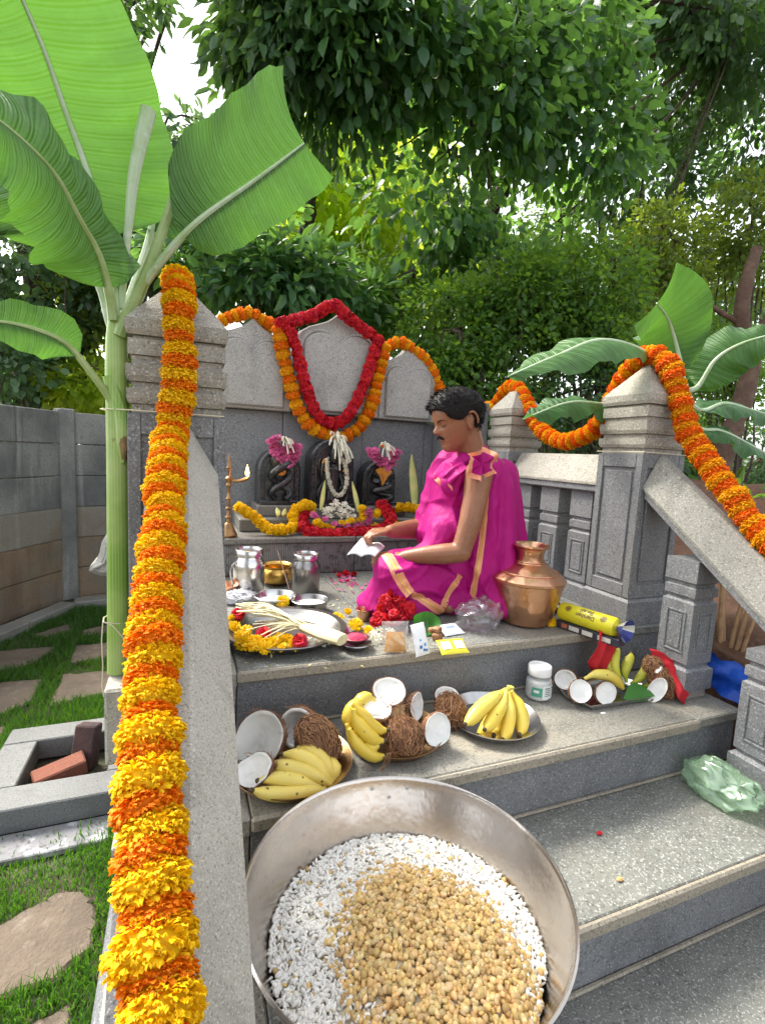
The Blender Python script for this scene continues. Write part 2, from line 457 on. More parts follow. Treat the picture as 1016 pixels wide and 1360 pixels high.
# ---------------------------------------------------------------- back wall with the three carved slabs
YW = 2.90
t = thing('shrine_back_wall', 'granite back wall of the shrine carrying three pointed carved slabs', 'wall', (.82, 2.95, .9))
for a, b, dy in ((.10, .527, .004), (.530, 1.008, -.006), (1.011, 1.43, 0.003), (1.433, 1.545, .012)):
    G().box(a, b, YW + dy, YW + .10, .87, 1.705, .003).obj('wall_slab', m_gran, t)
G().box(1.49, 1.548, 2.36, 2.898, .9, 1.80, .004).obj('return_slab', m_gran, t)
def stele(cx, w, z0, zs, za, label):
    o = None
    pr = [(w, z0), (w, zs), (w * .97, zs + .25 * (za - zs)), (w * .86, zs + .43 * (za - zs)), (w * .68, zs + .56 * (za - zs)), (w * .46, zs + .65 * (za - zs)), (w * .27, zs + .74 * (za - zs)), (w * .13, zs + .86 * (za - zs)), (0, za)]
    poly = pr + [(-x, z) for x, z in pr[-2::-1]]
    o = G().prism([(cx + x, z) for x, z in poly], YW - .055, YW + .07, b=.006).obj('carved_slab', m_stele, t)
    # raised twin-arched panel
    wi = w * .80; r = wi / 2; zi = zs - .02 + .10 * (za - zs); q = [(wi, z0 + .015)]
    for k in range(0, 13):
        a = PI * k / 12 * .94; q.append((r + r * math.cos(a), zi + r * .95 * math.sin(a)))
    q = [(x, z) for x, z in q if x >= .004]
    poly = q + [(0, zi + r * .32)] + [(-x, z) for x, z in q[::-1]]
    G().prism([(cx + x, z) for x, z in poly], YW - .073, YW - .0545, b=.008).obj('arched_panel', m_stele, o, world=True)
    rim = [(cx + x, YW - .0560, z) for x, z in q[1:]] + [(cx, YW - .0560, zi + r * .32)] + [(cx - x, YW - .0560, z) for x, z in q[:0:-1]]
    rim = np.array(rim); c0 = np.array([cx, YW - .056, zi]); rim = c0 + (rim - c0) * np.array([1.07, 1, 1.10])
    G().tube(rim, .0095, 8).obj('arch_moulding', m_stele, o)
stele(.345, .215, 1.708, 1.99, 2.19, '')
stele(.828, .258, 1.708, 2.06, 2.29, '')
stele(1.275, .187, 1.708, 1.95, 2.15, '')

# ---------------------------------------------------------------- altar bench
m_wet = M('wet_stone', (.10, .10, .10), .35, coord='pos', layers=[('w', 3, 4, (.25, .25, .24), .45, .9, .8, (12, 1, .6)), ('n', 40, 5, (.04, .04, .04), .5, .7), ('n', 3, 4, (.30, .29, .27), .55, .75, .6)], bump=('n', 90, 4, .002))
m_bench = granite('bench_stone', (.17, .165, .155), .4, stain=(.25, .22, .15), st=.5)
t = thing('altar_bench', 'low dark stone altar bench in front of the three black idols', 'altar', (.82, 2.6, .9))
for a, b in ((.10, .80), (.803, 1.488)):
    G().box(a, b, 2.335, 2.885, .902, 1.052, .003).obj('bench_front', m_wet, t)
    G().box(a, b, 2.318, 2.885, 1.0535, 1.082, .005).obj('bench_slab', m_bench, t)
for (a, b, y0, z1, nm) in ((.255, .60, 2.50, 1.145, 0), (.604, .955, 2.47, 1.13, 1), (.96, 1.33, 2.50, 1.145, 2)):
    G().box(a, b, y0, 2.883, 1.0835, z1, .005).obj('pedestal', m_bench, t)
for (a, b, z0, z1) in ((.355, .605, 1.147, 1.20), (.615, .945, 1.132, 1.185), (.95, 1.19, 1.147, 1.20)):
    G().box(a, b, 2.60, 2.882, z0, z1, .004).obj('idol_plinth', m_bench, t)
# ---------------------------------------------------------------- foliage
def fast_mesh(name, V, T, mat, smooth=True, uv=None):
    me = bpy.data.meshes.new(name); V = np.ascontiguousarray(V, np.float32); T = np.ascontiguousarray(T, np.int32); k = T.shape[1]
    me.vertices.add(len(V)); me.vertices.foreach_set('co', V.ravel())
    me.loops.add(T.size); me.loops.foreach_set('vertex_index', T.ravel())
    me.polygons.add(len(T)); me.polygons.foreach_set('loop_start', np.arange(0, T.size, k, dtype=np.int32))
    me.polygons.foreach_set('use_smooth', np.full(len(T), smooth))
    for m in (mat if isinstance(mat, (list, tuple)) else [mat]): me.materials.append(m)
    me.update(calc_edges=True); return me

LEAF8 = (np.array([[0, 0, 0], [.30, .30, .05], [0, .34, -.03], [-.30, .30, .05], [.27, .66, .02], [0, .68, -.05], [-.27, .66, .02], [0, 1, -.12]]),
         np.array([[0, 1, 2], [0, 2, 3], [1, 4, 5], [1, 5, 2], [2, 5, 6], [2, 6, 3], [4, 7, 5], [5, 7, 6]]))
LEAF4 = (np.array([[0, 0, 0], [.28, .45, .05], [0, 1, -.08], [-.28, .45, .05], [0, .45, -.03]]), np.array([[0, 1, 4], [0, 4, 3], [4, 1, 2], [4, 2, 3]]))

def leaf_cloud(centers, outw, per, spread, size, wid=1.0, droop=.5, flat=.6, tmpl=LEAF8, rs=None):
    """leaf transforms: around each twig centre `per` leaves; returns verts, tris"""
    rs = rs or rng; n = len(centers) * per
    c = np.repeat(centers, per, 0); o = np.repeat(outw, per, 0)
    off = rs.normal(0, 1, (n, 3)); off /= np.linalg.norm(off, axis=1)[:, None]; off *= rs.uniform(.15, 1, (n, 1)) ** .6
    p = c + off * np.array(spread)
    d = off * .9 + o * .6 + rs.normal(0, .35, (n, 3)); d[:, 2] -= droop
    d /= np.linalg.norm(d, axis=1)[:, None]
    up = np.tile([0, 0, 1.0], (n, 1)) * flat + rs.normal(0, .5, (n, 3)) + o * (1 - flat) * .8
    x = np.cross(d, up); x /= np.linalg.norm(x, axis=1)[:, None] + 1e-9; z = np.cross(x, d)
    s = size * rs.uniform(.62, 1.25, n)
    tv, tt = tmpl; k = len(tv)
    V = p[:, None, :] + s[:, None, None] * (tv[None, :, 0:1] * wid * x[:, None, :] + tv[None, :, 1:2] * d[:, None, :] + tv[None, :, 2:3] * z[:, None, :] * rs.uniform(.3, 1.8, (n, 1, 1)))
    T = (tt[None] + (np.arange(n) * k)[:, None, None]).reshape(-1, 3)
    return V.reshape(-1, 3), T, p

def sample_blobs(blobs, rs=None):
    rs = rs or rng; cs, os_ = [], []
    for c, r, n in blobs:
        u = rs.normal(0, 1, (n, 3)); u /= np.linalg.norm(u, axis=1)[:, None]
        rad = rs.uniform(.25, 1, (n, 1)) ** .45
        cs.append(np.array(c) + u * rad * np.array(r)); os_.append(u)
    return np.concatenate(cs), np.concatenate(os_)

m_bark = M('bark', (.075, .055, .04), .9, layers=[('n', 14, 6, (.16, .13, .10), .5, .75), ('n', 50, 4, (.03, .022, .016), .5, .7)], bump=('n', 40, 6, .012))
m_bark_red = M('reddish_bark', (.10, .055, .035), .8, layers=[('n', 10, 6, (.18, .11, .07), .5, .75), ('n', 40, 5, (.07, .035, .02), .5, .7)], bump=('n', 30, 6, .012))

def leafmat(name, col, tcol, tr=.35, rough=.42, isl=.35, hue=.012):
    return M(name, col, rough, transl=tr, tcol=tcol, island=isl, rnd_hue=hue, spec=.45)
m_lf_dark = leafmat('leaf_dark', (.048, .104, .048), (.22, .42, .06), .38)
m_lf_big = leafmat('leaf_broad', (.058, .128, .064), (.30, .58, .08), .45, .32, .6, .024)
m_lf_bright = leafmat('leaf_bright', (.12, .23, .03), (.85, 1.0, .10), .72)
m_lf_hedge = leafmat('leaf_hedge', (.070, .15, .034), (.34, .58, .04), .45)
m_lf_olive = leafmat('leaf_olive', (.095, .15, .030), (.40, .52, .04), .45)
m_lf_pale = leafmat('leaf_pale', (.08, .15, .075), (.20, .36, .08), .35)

def tree(name, label, cat, blobs, mat, per, spread, size, wid=1.0, droop=.5, flat=.6, trunk=(), bark=None, group=None, tmpl=LEAF8, limbs=0, keep=None, singles=40):
    base = trunk[0][0][0] if trunk else (blobs[0][0][0], blobs[0][0][1], 0)
    t = thing(name, label, cat, base, group)
    cs, ow = sample_blobs(blobs)
    if keep is not None:
        ok = np.array([keep(*proj(c)) for c in cs]); cs, ow = cs[ok], ow[ok]
    V, T, p = leaf_cloud(cs, ow, per, spread, size, wid, droop, flat, tmpl)
    k, nt = len(tmpl[0]), len(tmpl[1])
    # the leaves nearest the lens are parts of their own, the rest one mass
    n = len(p); near = np.argsort(np.linalg.norm(p - CAM, axis=1))[:singles]
    crown = link('crown', fast_mesh('crown', np.delete(V.reshape(n, k, 3), near, 0).reshape(-1, 3), T[:(n - len(near)) * nt], mat), t)
    crown['kind'] = 'stuff'
    for i in near:
        link('leaf', fast_mesh('leaf', V.reshape(n, k, 3)[i], tmpl[1], mat), t)
    if trunk:
        g = G()
        for path, r0, r1 in trunk:
            pts = resample(path, .15); m_ = len(pts)
            pts[1:-1] += rng.normal(0, .012, (m_ - 2, 3))
            g.tube(pts, list(np.linspace(r0, r1, m_) * (1 + .08 * rng.normal(0, 1, m_))), 9)
        if limbs:
            top = np.array(trunk[0][0][-1], float)
            for i in rng.choice(len(cs), min(limbs, len(cs)), replace=False):
                tr_ = trunk[rng.integers(len(trunk))][0]; a = np.array(tr_[-1 if rng.random() < .5 else len(tr_) // 2], float); b = cs[i]
                mid = (a + b) / 2 + rng.normal(0, .12, 3) + np.array([0, 0, .1])
                pts = resample([a, mid, b], .18); g.tube(pts, list(np.linspace(.028, .006, len(pts))), 5)
        g.obj('trunk', bark or m_bark, t)
    return t

A = at
# broad-leaved tree, upper right half of the picture
tree('broad_leaved_tree', 'big dark tree with broad glossy leaves and crooked branches above the shrine', 'tree',
     [(A(520, 60, y=4.6), (.9, .7, .7), 110), (A(650, 110, y=4.7), (1.0, .7, .8), 150), (A(560, 260, y=5.2), (.75, .6, .8), 70), (A(470, 30, y=4.4), (.7, .6, .5), 70),
      (A(740, 60, y=4.8), (.9, .7, .6), 90), (A(660, 330, y=5.2), (.8, .5, .5), 55), (A(780, 190, y=4.8), (.7, .6, .55), 60)],
     m_lf_big, 17, (.30, .30, .26), .145, .95, .6, .5, limbs=60, singles=120,
     keep=lambda x, y: not (690 < x < 790 and 225 < y < 345 and rng.random() < .45) and not (x < 300 and y < 200) and not (565 < x < 640 and 150 < y < 200) and not (390 < x < 570 and y > 150 and rng.random() < .55),
     trunk=[([(2.6, 6.2, 0), (2.4, 6.0, 1.6), A(690, 190, y=5.6), A(670, 60, y=5.3), A(640, -80, y=5)], .16, .07),
            ([A(690, 200, y=5.6), A(640, 150, y=5.2), A(600, 60, y=4.9), A(560, -60, y=4.6)], .07, .03),
            ([A(690, 150, y=5.6), A(760, 60, y=5.1), A(860, 10, y=4.9), A(1000, 20, y=4.8)], .08, .04),
            ([A(680, 110, y=5.5), A(730, 90, y=5), A(800, 110, y=4.7)], .045, .02)])
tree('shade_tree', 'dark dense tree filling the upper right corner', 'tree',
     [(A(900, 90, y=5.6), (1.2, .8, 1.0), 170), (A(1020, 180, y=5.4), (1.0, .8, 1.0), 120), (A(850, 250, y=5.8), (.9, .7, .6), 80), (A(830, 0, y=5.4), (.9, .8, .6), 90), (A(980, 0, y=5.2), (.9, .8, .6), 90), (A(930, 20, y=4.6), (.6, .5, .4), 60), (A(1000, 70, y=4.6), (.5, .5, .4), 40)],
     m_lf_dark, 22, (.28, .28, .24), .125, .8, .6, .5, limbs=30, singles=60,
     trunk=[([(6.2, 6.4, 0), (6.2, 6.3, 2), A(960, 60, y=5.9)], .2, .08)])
tree('mango_tree', 'dark tree with long drooping leaves at the top left of the shrine', 'tree',
     [(A(385, 50, y=4.7), (.62, .55, .62), 95), (A(330, 20, y=4.6), (.28, .4, .4), 24), (A(440, 130, y=4.9), (.5, .5, .6), 60), (A(410, -60, y=4.5), (.7, .6, .5), 60), (A(330, 110, y=5.0), (.16, .3, .2), 7)],
     m_lf_dark, 17, (.24, .24, .26), .16, .55, 1.0, .3, limbs=22, singles=80, keep=lambda x, y: x > 285 + .22 * max(0, y - 60) and (y < 150 or rng.random() < .35) and y < 300,
     trunk=[([(1.3, 7.0, 0), (1.2, 6.8, 2.0), A(430, 120, y=5.6), A(400, -20, y=4.9)], .14, .05)])
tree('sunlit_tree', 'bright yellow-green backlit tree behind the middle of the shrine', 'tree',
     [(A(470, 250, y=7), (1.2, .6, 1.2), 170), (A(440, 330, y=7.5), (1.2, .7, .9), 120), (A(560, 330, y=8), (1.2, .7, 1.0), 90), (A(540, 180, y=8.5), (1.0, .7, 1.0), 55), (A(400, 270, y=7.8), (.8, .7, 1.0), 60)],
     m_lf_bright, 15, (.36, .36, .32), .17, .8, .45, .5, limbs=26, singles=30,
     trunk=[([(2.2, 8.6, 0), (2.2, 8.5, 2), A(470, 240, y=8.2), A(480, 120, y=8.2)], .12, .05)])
tree('small_glossy_tree', 'small tree with long dark leaves right behind the banana leaf', 'tree',
     [(A(300, 350, y=5.2), (.7, .5, .36), 70), (A(390, 370, y=5.0), (.6, .5, .36), 70), (A(450, 400, y=5.2), (.6, .5, .3), 50), (A(340, 300, y=5.6), (.5, .5, .4), 14)],
     m_lf_big, 16, (.20, .20, .16), .16, .62, .3, .6, limbs=16, singles=60,
     trunk=[([(.9, 5.6, 0), (.95, 5.5, 1.4), A(345, 370, y=5.3)], .05, .025), ([(1.3, 5.7, 0), (1.25, 5.5, 1.6), A(400, 360, y=5.2)], .04, .02)])
tree('leafy_tree', 'mid green tree behind the upright banana leaves on the left', 'tree',
     [(A(215, 265, y=7), (.75, .7, .72), 76), (A(175, 170, y=7.5), (.30, .6, .45), 22), (A(270, 200, y=7.2), (.34, .5, .36), 22), (A(230, 330, y=6.5), (.8, .6, .6), 80), (A(130, 90, y=7.6), (.4, .5, .45), 18)],
     m_lf_pale, 22, (.26, .26, .22), .15, .75, .5, .5, limbs=24, singles=30,
     trunk=[([(-.2, 7.2, 0), (-.15, 7.1, 2), A(210, 240, y=7)], .11, .05)])
tree('corner_tree', 'dark tree hanging over the top left corner', 'tree',
     [(A(60, -20, y=5.4), (.8, .6, .34), 40), (A(0, 20, y=5.2), (.4, .5, .5), 24), (A(212, 10, y=5.2), (.07, .1, .12), 3), (A(208, 55, y=5.2), (.05, .1, .04), 1), (A(150, 22, y=5.4), (.10, .1, .05), 2), (A(100, -50, y=5.2), (.6, .4, .14), 12), (A(60, 160, y=8.2), (1.2, .6, .8), 40)],
     m_lf_dark, 18, (.16, .16, .14), .12, .7, .6, .5, limbs=14, singles=20,
     trunk=[([A(-300, 700, y=5.6), A(-260, 300, y=5.6), A(-120, 20, y=5.4), A(60, -60, y=5.4), A(240, -40, y=5.2)], .14, .03)])
# shrubs along the back, small leaves
for i, (px, py, y, rx, rz, n, mt, lab) in enumerate([
        (500, 400, 5.6, .8, .5, 100, m_lf_hedge, 'tall green shrub behind the red rose garland'),
        (600, 440, 4.6, .55, .5, 120, m_lf_hedge, 'leafy small-leaved shrub behind the man\'s head'),
        (690, 400, 4.4, .62, .52, 150, m_lf_hedge, 'dense small-leaved shrub behind the small pillar'),
        (790, 390, 4.2, .6, .55, 140, m_lf_hedge, 'small-leaved shrub left of the upright banana leaf'),
        (880, 330, 4.8, .8, .55, 130, m_lf_olive, 'yellowish small-leaved bush above the upright banana leaf'),
        (1000, 300, 4.6, .75, .6, 110, m_lf_olive, 'yellow-green bush behind the reddish trunk'),
        (640, 520, 4.5, .9, .45, 130, m_lf_hedge, 'low shrub showing between the man and the small pillar'),
        (800, 520, 4.3, .9, .5, 130, m_lf_dark, 'dark low shrub behind the sagging garland'),
        (960, 480, 4.6, .9, .6, 120, m_lf_hedge, 'shady shrub between banana leaves and trunk'),
        (1010, 610, 4.9, .9, .6, 130, m_lf_dark, 'dark low shrub at the right edge under the banana leaves'),
        (740, 290, 6.6, .7, .5, 60, m_lf_hedge, 'loose shrub filling the gap below the broad-leaved tree')]):
    c = A(px, py, y=y)
    tree('shrub', lab, 'shrub', [(c, (rx, .45, rz), n), (c - np.array([0, 0, rz * .8]), (rx * .9, .45, rz * .7), n // 2)], mt, 24, (.17, .17, .15), .070, .9, .25, .55, group='shrubs behind the shrine', limbs=14, singles=40, tmpl=LEAF8 if i < 6 else LEAF4,
         trunk=[([(c[0], y + .1, 0), (c[0] + .05, y + .05, .6), tuple(c)], .03, .012), ([(c[0] + .2, y + .15, 0), (c[0] + .3, y, .8), tuple(c + np.array([.25, 0, .1]))], .025, .01)])
# left side behind the compound wall
for px, py, y, rx, rz, n, mt, lab, sz in [
        (40, 350, 7.0, 1.0, .8, 130, m_lf_pale, 'pale round-leaved bush behind the compound wall', .12),
        (25, 480, 6.4, .42, .42, 60, m_lf_pale, 'round-leaved creeper hanging over the top of the compound wall', .10),
        (115, 430, 7.4, .8, .7, 90, m_lf_olive, 'olive shrub between the banana stem and the compound wall', .10),
        (115, 515, 6.8, .5, .25, 50, m_lf_bright, 'bright green low shrub peeping over the compound wall', .10)]:
    c = A(px, py, y=y)
    tree('shrub', lab, 'shrub', [(c, (rx, .5, rz), n)], mt, 22, (.2, .2, .18), sz, 1.15, .35, .7, group='shrubs behind the compound wall', limbs=12, singles=40,
         trunk=[([(c[0], y, 0), (c[0], y, .8), tuple(c)], .03, .012)])
t = thing('old_tree', 'dark bare trunk with crooked limbs behind the compound wall', 'tree', (-1.9, 7.6, 0))
g = G()
for path, r0, r1 in [([A(30, 640, y=7.6), A(38, 480, y=7.6), A(50, 420, y=7.5), A(40, 340, y=7.5), A(0, 250, y=7.6)], .20, .10), ([A(50, 430, y=7.5), A(100, 470, y=7.3), A(130, 440, y=7.2), A(150, 400, y=7.2)], .06, .03), ([A(45, 410, y=7.5), A(90, 360, y=7.4), A(140, 330, y=7.4)], .05, .02)]:
    pts = resample(path, .12); g.tube(pts, list(np.linspace(r0, r1, len(pts))), 9)
g.obj('trunk', m_bark, t)
# reddish trunk at the right edge
t = thing('bare_tree', 'reddish brown leaning tree trunk at the right edge behind the banana leaves', 'tree', A(930, 740, y=3.4))
g = G()
for path, r0, r1 in [([A(925, 760, y=3.4), A(942, 680, y=3.4), A(962, 600, y=3.35), A(990, 520, y=3.3), A(998, 470, y=3.3), A(985, 430, y=3.3), A(990, 380, y=3.3), A(1005, 330, y=3.3)], .13, .05), ([A(995, 480, y=3.3), A(1012, 440, y=3.25), A(1050, 380, y=3.2)], .07, .05), ([A(985, 430, y=3.3), A(950, 410, y=3.4), A(905, 375, y=3.5)], .03, .012)]:
    pts = resample(path, .07); g.tube(pts, list(np.linspace(r0, r1, len(pts)) * (1 + .06 * rng.normal(0, 1, len(pts)))), 11)
g.obj('trunk', m_bark_red, t)
# far wood behind it all
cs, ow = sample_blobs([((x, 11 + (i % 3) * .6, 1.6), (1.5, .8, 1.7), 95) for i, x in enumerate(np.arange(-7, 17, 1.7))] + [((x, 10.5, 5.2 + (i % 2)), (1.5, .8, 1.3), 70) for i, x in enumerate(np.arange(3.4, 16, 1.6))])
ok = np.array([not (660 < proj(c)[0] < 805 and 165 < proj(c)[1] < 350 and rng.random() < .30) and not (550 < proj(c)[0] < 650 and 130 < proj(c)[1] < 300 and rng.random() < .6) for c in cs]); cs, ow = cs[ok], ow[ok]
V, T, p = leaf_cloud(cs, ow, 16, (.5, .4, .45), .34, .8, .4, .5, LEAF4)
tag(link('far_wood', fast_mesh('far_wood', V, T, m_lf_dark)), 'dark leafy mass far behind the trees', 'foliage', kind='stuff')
# ---------------------------------------------------------------- compound wall of precast slabs
m_conc = M('old_concrete', (.25, .25, .23), .85, coord='pos', layers=[
    ('n', 1.6, 5, (.095, .10, .10), .42, .7), ('n', 1.5, 6, (.34, .345, .32), .52, .72, .8, (7, 7, .5)), ('n', 2.0, 6, (.06, .065, .065), .55, .72, .8, (6, 6, .45)), ('n', 70, 4, (.10, .10, .095), .5, .8)], bump=[('n', 60, 5, .004), ('n', 8, 4, .006)])
m_conc_low = M('mud_stained_concrete', (.22, .155, .10), .9, coord='pos', layers=[
    ('n', 2.2, 6, (.16, .15, .12), .42, .65), ('n', 1.4, 6, (.13, .075, .045), .48, .7, .8, (4, 4, .8)), ('n', 5, 5, (.10, .12, .05), .6, .75, .7), ('n', 70, 4, (.08, .06, .045), .55, .8)], bump=[('n', 60, 5, .004), ('n', 8, 4, .006)])
m_conc_mid = M('part_stained_concrete', (.22, .20, .165), .9, coord='pos', layers=[('n', 1.8, 6, (.17, .12, .075), .46, .66), ('n', 1.5, 6, (.30, .30, .26), .52, .72, .7, (7, 7, .5)), ('n', 70, 4, (.10, .085, .07), .55, .8)], bump=[('n', 60, 5, .004), ('n', 8, 4, .006)])
t = thing('compound_wall', 'grey precast concrete slab wall with mud-stained lower slabs behind the lawn', 'wall', (-1.0, 5.3, 0))
def wall_run(p0, p1, skip0=.07, skip1=.07):
    p0, p1 = np.array(p0, float), np.array(p1, float); L = np.linalg.norm(p1 - p0); d = (p1 - p0) / L
    ang = math.atan2(d[1], d[0]); Mx = Matrix.Translation((p0[0], p0[1], 0)) @ Matrix.Rotation(ang, 4, 'Z')
    for k in range(6):
        j = random.uniform(-.006, .006)
        G().box(skip0, L - skip1, -.022 + j, .022 + j, .004 + k * .289, (k + 1) * .289 + random.uniform(-.003, 0), .007, M=Mx).obj('slab', m_conc_low if k < 2 else m_conc_mid if k == 2 else m_conc, t)
def wall_post(p, ang):
    Mx = Matrix.Translation((p[0], p[1], 0)) @ Matrix.Rotation(ang, 4, 'Z')
    g = G(); g.box(-.068, .068, -.075, .075, 0, 1.76, .012, M=Mx)
    g.obj('post', m_conc, t)
W0, W1, W2 = (-1.0, 5.30), (-2.15, 3.15), (1.6, 6.35)
wall_run(W0, W1); wall_run(W0, (.7, 5.95)); wall_run((.7, 5.95), (3.2, 6.9))
wall_post(W0, R_(25)); wall_post(W1, R_(62)); wall_post((.7, 5.95), R_(21))

# kerb of the lawn
m_kerb = granite('kerb_stone', (.24, .24, .235), .3, stain=(.25, .18, .11), st=.6)
t = thing('lawn_kerb', 'pale stone kerb along the foot of the compound wall', 'kerb', (-.95, 5.0, 0))
def kerb(p0, p1, n):
    p0, p1 = np.array(p0, float), np.array(p1, float)
    for i in range(n):
        a, b = p0 + (p1 - p0) * i / n, p0 + (p1 - p0) * (i + 1) / n; d = b - a; L = np.linalg.norm(d)
        G().box(.003, L - .003, -.07, .07, -.02, .075, .008, M=Matrix.Translation((a[0], a[1], 0)) @ Matrix.Rotation(math.atan2(d[1], d[0]), 4, 'Z')).obj('kerb_stone', m_kerb, t)
kerb((-.93, 4.93), (-1.62, 3.55), 3); kerb((-.90, 4.97), (.9, 5.3), 3)

# ---------------------------------------------------------------- lawn with sunken paving stones
m_pave = M('paving_stone', (.135, .102, .074), .9, coord='pos', layers=[('n', 5, 6, (.09, .068, .05), .45, .7), ('n', 16, 5, (.22, .18, .145), .55, .75), ('n', 80, 4, (.09, .07, .055), .55, .75)], bump=[('n', 14, 6, .014), ('n', 70, 4, .004)])
paths = thing('stepping_stones', 'weathered brown stepping stones sunk in the lawn', 'paving', (-.6, 3, 0)); paths['kind'] = 'structure'; del paths['category']
STONES = []
def stone(pts):
    pts = np.array(pts, float)[:, :2]; STONES.append(pts)
    q = []
    for i in range(len(pts)):
        for f in np.linspace(0, 1, 6, endpoint=False):
            q.append(pts[i] * (1 - f) + pts[(i + 1) % len(pts)] * f + rng.normal(0, .006, 2))
    G().prism(q, .014 + rng.uniform(-.004, .004), -.05, 'xy', b=.009).obj('paving_stone', m_pave, paths)
Z = lambda *q: [at(x, y, z=.02) for x, y in q]
stone(Z((0, 1222), (75, 1183), (112, 1178), (130, 1203), (122, 1258), (70, 1300), (0, 1322), (-120, 1335), (-150, 1240)))
stone(Z((-60, 915), (0, 905), (58, 900), (42, 930), (0, 948), (-80, 955)))
stone(Z((84, 894), (150, 890), (150, 918), (66, 936)))
stone(Z((-30, 868), (18, 861), (76, 857), (46, 881), (0, 893), (-60, 897)))
stone(Z((100, 856), (150, 852), (150, 872), (92, 880)))
stone(Z((38, 842), (92, 827), (97, 838), (60, 845)))
stone(Z((112, 835), (150, 828), (150, 841), (106, 845)))
stone(Z((-40, 965), (10, 962), (-10, 1000), (-90, 1010)))
stone([(-.5, 1.30), (-.27, 1.36), (-.25, .95), (-.55, .90)]); stone([(-.95, 1.9), (-.62, 1.85), (-.66, 1.45), (-1.0, 1.4)])
stone([(-1.35, 3.4), (-1.1, 3.45), (-1.05, 3.05), (-1.35, 3.0)]); stone([(-1.35, 2.8), (-.98, 2.85), (-.95, 2.35), (-1.3, 2.3)])
PIT = (-.76, -.205, 2.10, 2.72)
def inpoly(P, q):
    x, y = P[:, 0], P[:, 1]; c = np.zeros(len(P), bool)
    for i in range(len(q)):
        (x0, y0), (x1, y1) = q[i - 1], q[i]
        c ^= ((y0 > y) != (y1 > y)) & (x < (x1 - x0) * (y - y0) / (y1 - y0 + 1e-12) + x0)
    return c
m_grass = M('grass', (.045, .115, .018), .55, transl=.4, tcol=(.16, .40, .02), island=.4, rnd_hue=.02)
def grass(n, x0, x1, y0, y1, h):
    P = np.stack([rng.uniform(x0, x1, n), rng.uniform(y0, y1, n)], 1)
    ok = np.ones(n, bool)
    for q in STONES:
        c = q.mean(0); ok &= ~inpoly(P, c + (q - c) * .97)
    ok &= ~((P[:, 0] > PIT[0] - .01) & (P[:, 0] < PIT[1] + .1) & (P[:, 1] > PIT[2] - .02) & (P[:, 1] < PIT[3]))
    ok &= ~((P[:, 0] < -.92 - (4.95 - P[:, 1]) * .5 + .07) & (P[:, 1] > 3.5))
    ok &= ~((P[:, 1] > 1.93) & (P[:, 1] < 2.12) & (P[:, 0] < -.26) & (rng.random(n) < .93))
    nz = np.sin(P[:, 0] * 5 + 1) * np.sin(P[:, 1] * 4.1) + np.sin(P[:, 0] * 13 + P[:, 1] * 9) * .5
    ok &= rng.random(n) < np.clip(1.0 + .35 * nz, .35, 1)
    P = P[ok]; nz = nz[ok]; n = len(P)
    a = rng.uniform(0, 2 * PI, n); hh = h * rng.uniform(.5, 1.25, n) * (1 + .25 * nz); w = rng.uniform(.0012, .0022, n) * (1 + P[:, 1] * .12); lean = rng.uniform(.15, .8, n) * hh; la = rng.uniform(0, 2 * PI, n)
    B = np.c_[P, np.zeros(n)]; s = np.c_[np.cos(a) * w, np.sin(a) * w, np.zeros(n)]; l = np.c_[np.cos(la) * lean, np.sin(la) * lean, np.zeros(n)]
    V = np.stack([B - s, B + s, B + s * .8 + l * .35 + np.c_[np.zeros((n, 2)), hh * .6], B - s * .8 + l * .35 + np.c_[np.zeros((n, 2)), hh * .6], B + l + np.c_[np.zeros((n, 2)), hh]], 1)
    T = (np.array([[0, 1, 2], [0, 2, 3], [3, 2, 4]])[None] + (np.arange(n) * 5)[:, None, None]).reshape(-1, 3)
    return V.reshape(-1, 3), T
parts_ = [grass(52000, -1.5, -.20, .7, 2.2, .040), grass(52000, -1.7, -.19, 2.2, 5.0, .052)]
V = np.concatenate([q[0] for q in parts_]); T = np.concatenate([parts_[0][1], parts_[1][1] + len(parts_[0][0])])
tag(link('lawn_grass', fast_mesh('lawn_grass', V, T, m_grass)), 'thick green lawn grass growing between the stepping stones', 'grass', kind='stuff')

# lime-washed strip in front of the pit
G().box(-1.2, -.21, 1.955, 2.095, -.02, .006, .004).obj('limed_path', M('limed_path', (.20, .20, .21), .9, coord='pos', layers=[('n', 9, 6, (.45, .46, .48), .54, .64), ('n', 50, 5, (.11, .10, .10), .55, .7)], bump=('n', 40, 5, .006)))['kind'] = 'structure'
# ---------------------------------------------------------------- stone pit with bricks
m_pit = granite('pit_granite', (.15, .16, .17), .45, stain=(.20, .18, .15), st=.3)
t = thing('stone_pit', 'square sunken granite pit frame beside the plinth on the lawn', 'stone pit', (-.48, 2.4, 0))
x0, x1, y0, y1 = PIT
for nm, b in (('kerb_block', (x0, x1, y0, 2.25, 0, .10)), ('kerb_block', (x0, x1, 2.585, y1, 0, .099)), ('kerb_block', (x0, -.625, 2.2515, 2.5835, 0, .0985)), ('kerb_block', (-.30, x1, 2.2515, 2.5835, 0, .0985))):
    G().box(*b, .005).obj(nm, m_pit, t)
G().box(-.624, -.301, 2.252, 2.583, -.06, -.03, .003).obj('pit_floor', M('ashy_floor', (.20, .20, .20), .9, coord='pos', layers=[('n', 12, 5, (.08, .075, .07), .45, .65)]), t)
m_brick = M('brick', (.20, .068, .040), .9, layers=[('n', 18, 5, (.17, .06, .04), .45, .7), ('n', 60, 4, (.27, .13, .08), .58, .75)], bump=('n', 70, 4, .003))
m_brick_b = M('burnt_brick', (.085, .045, .042), .9, layers=[('n', 14, 5, (.035, .025, .025), .45, .7), ('n', 60, 4, (.17, .09, .07), .6, .75)], bump=('n', 70, 4, .003))
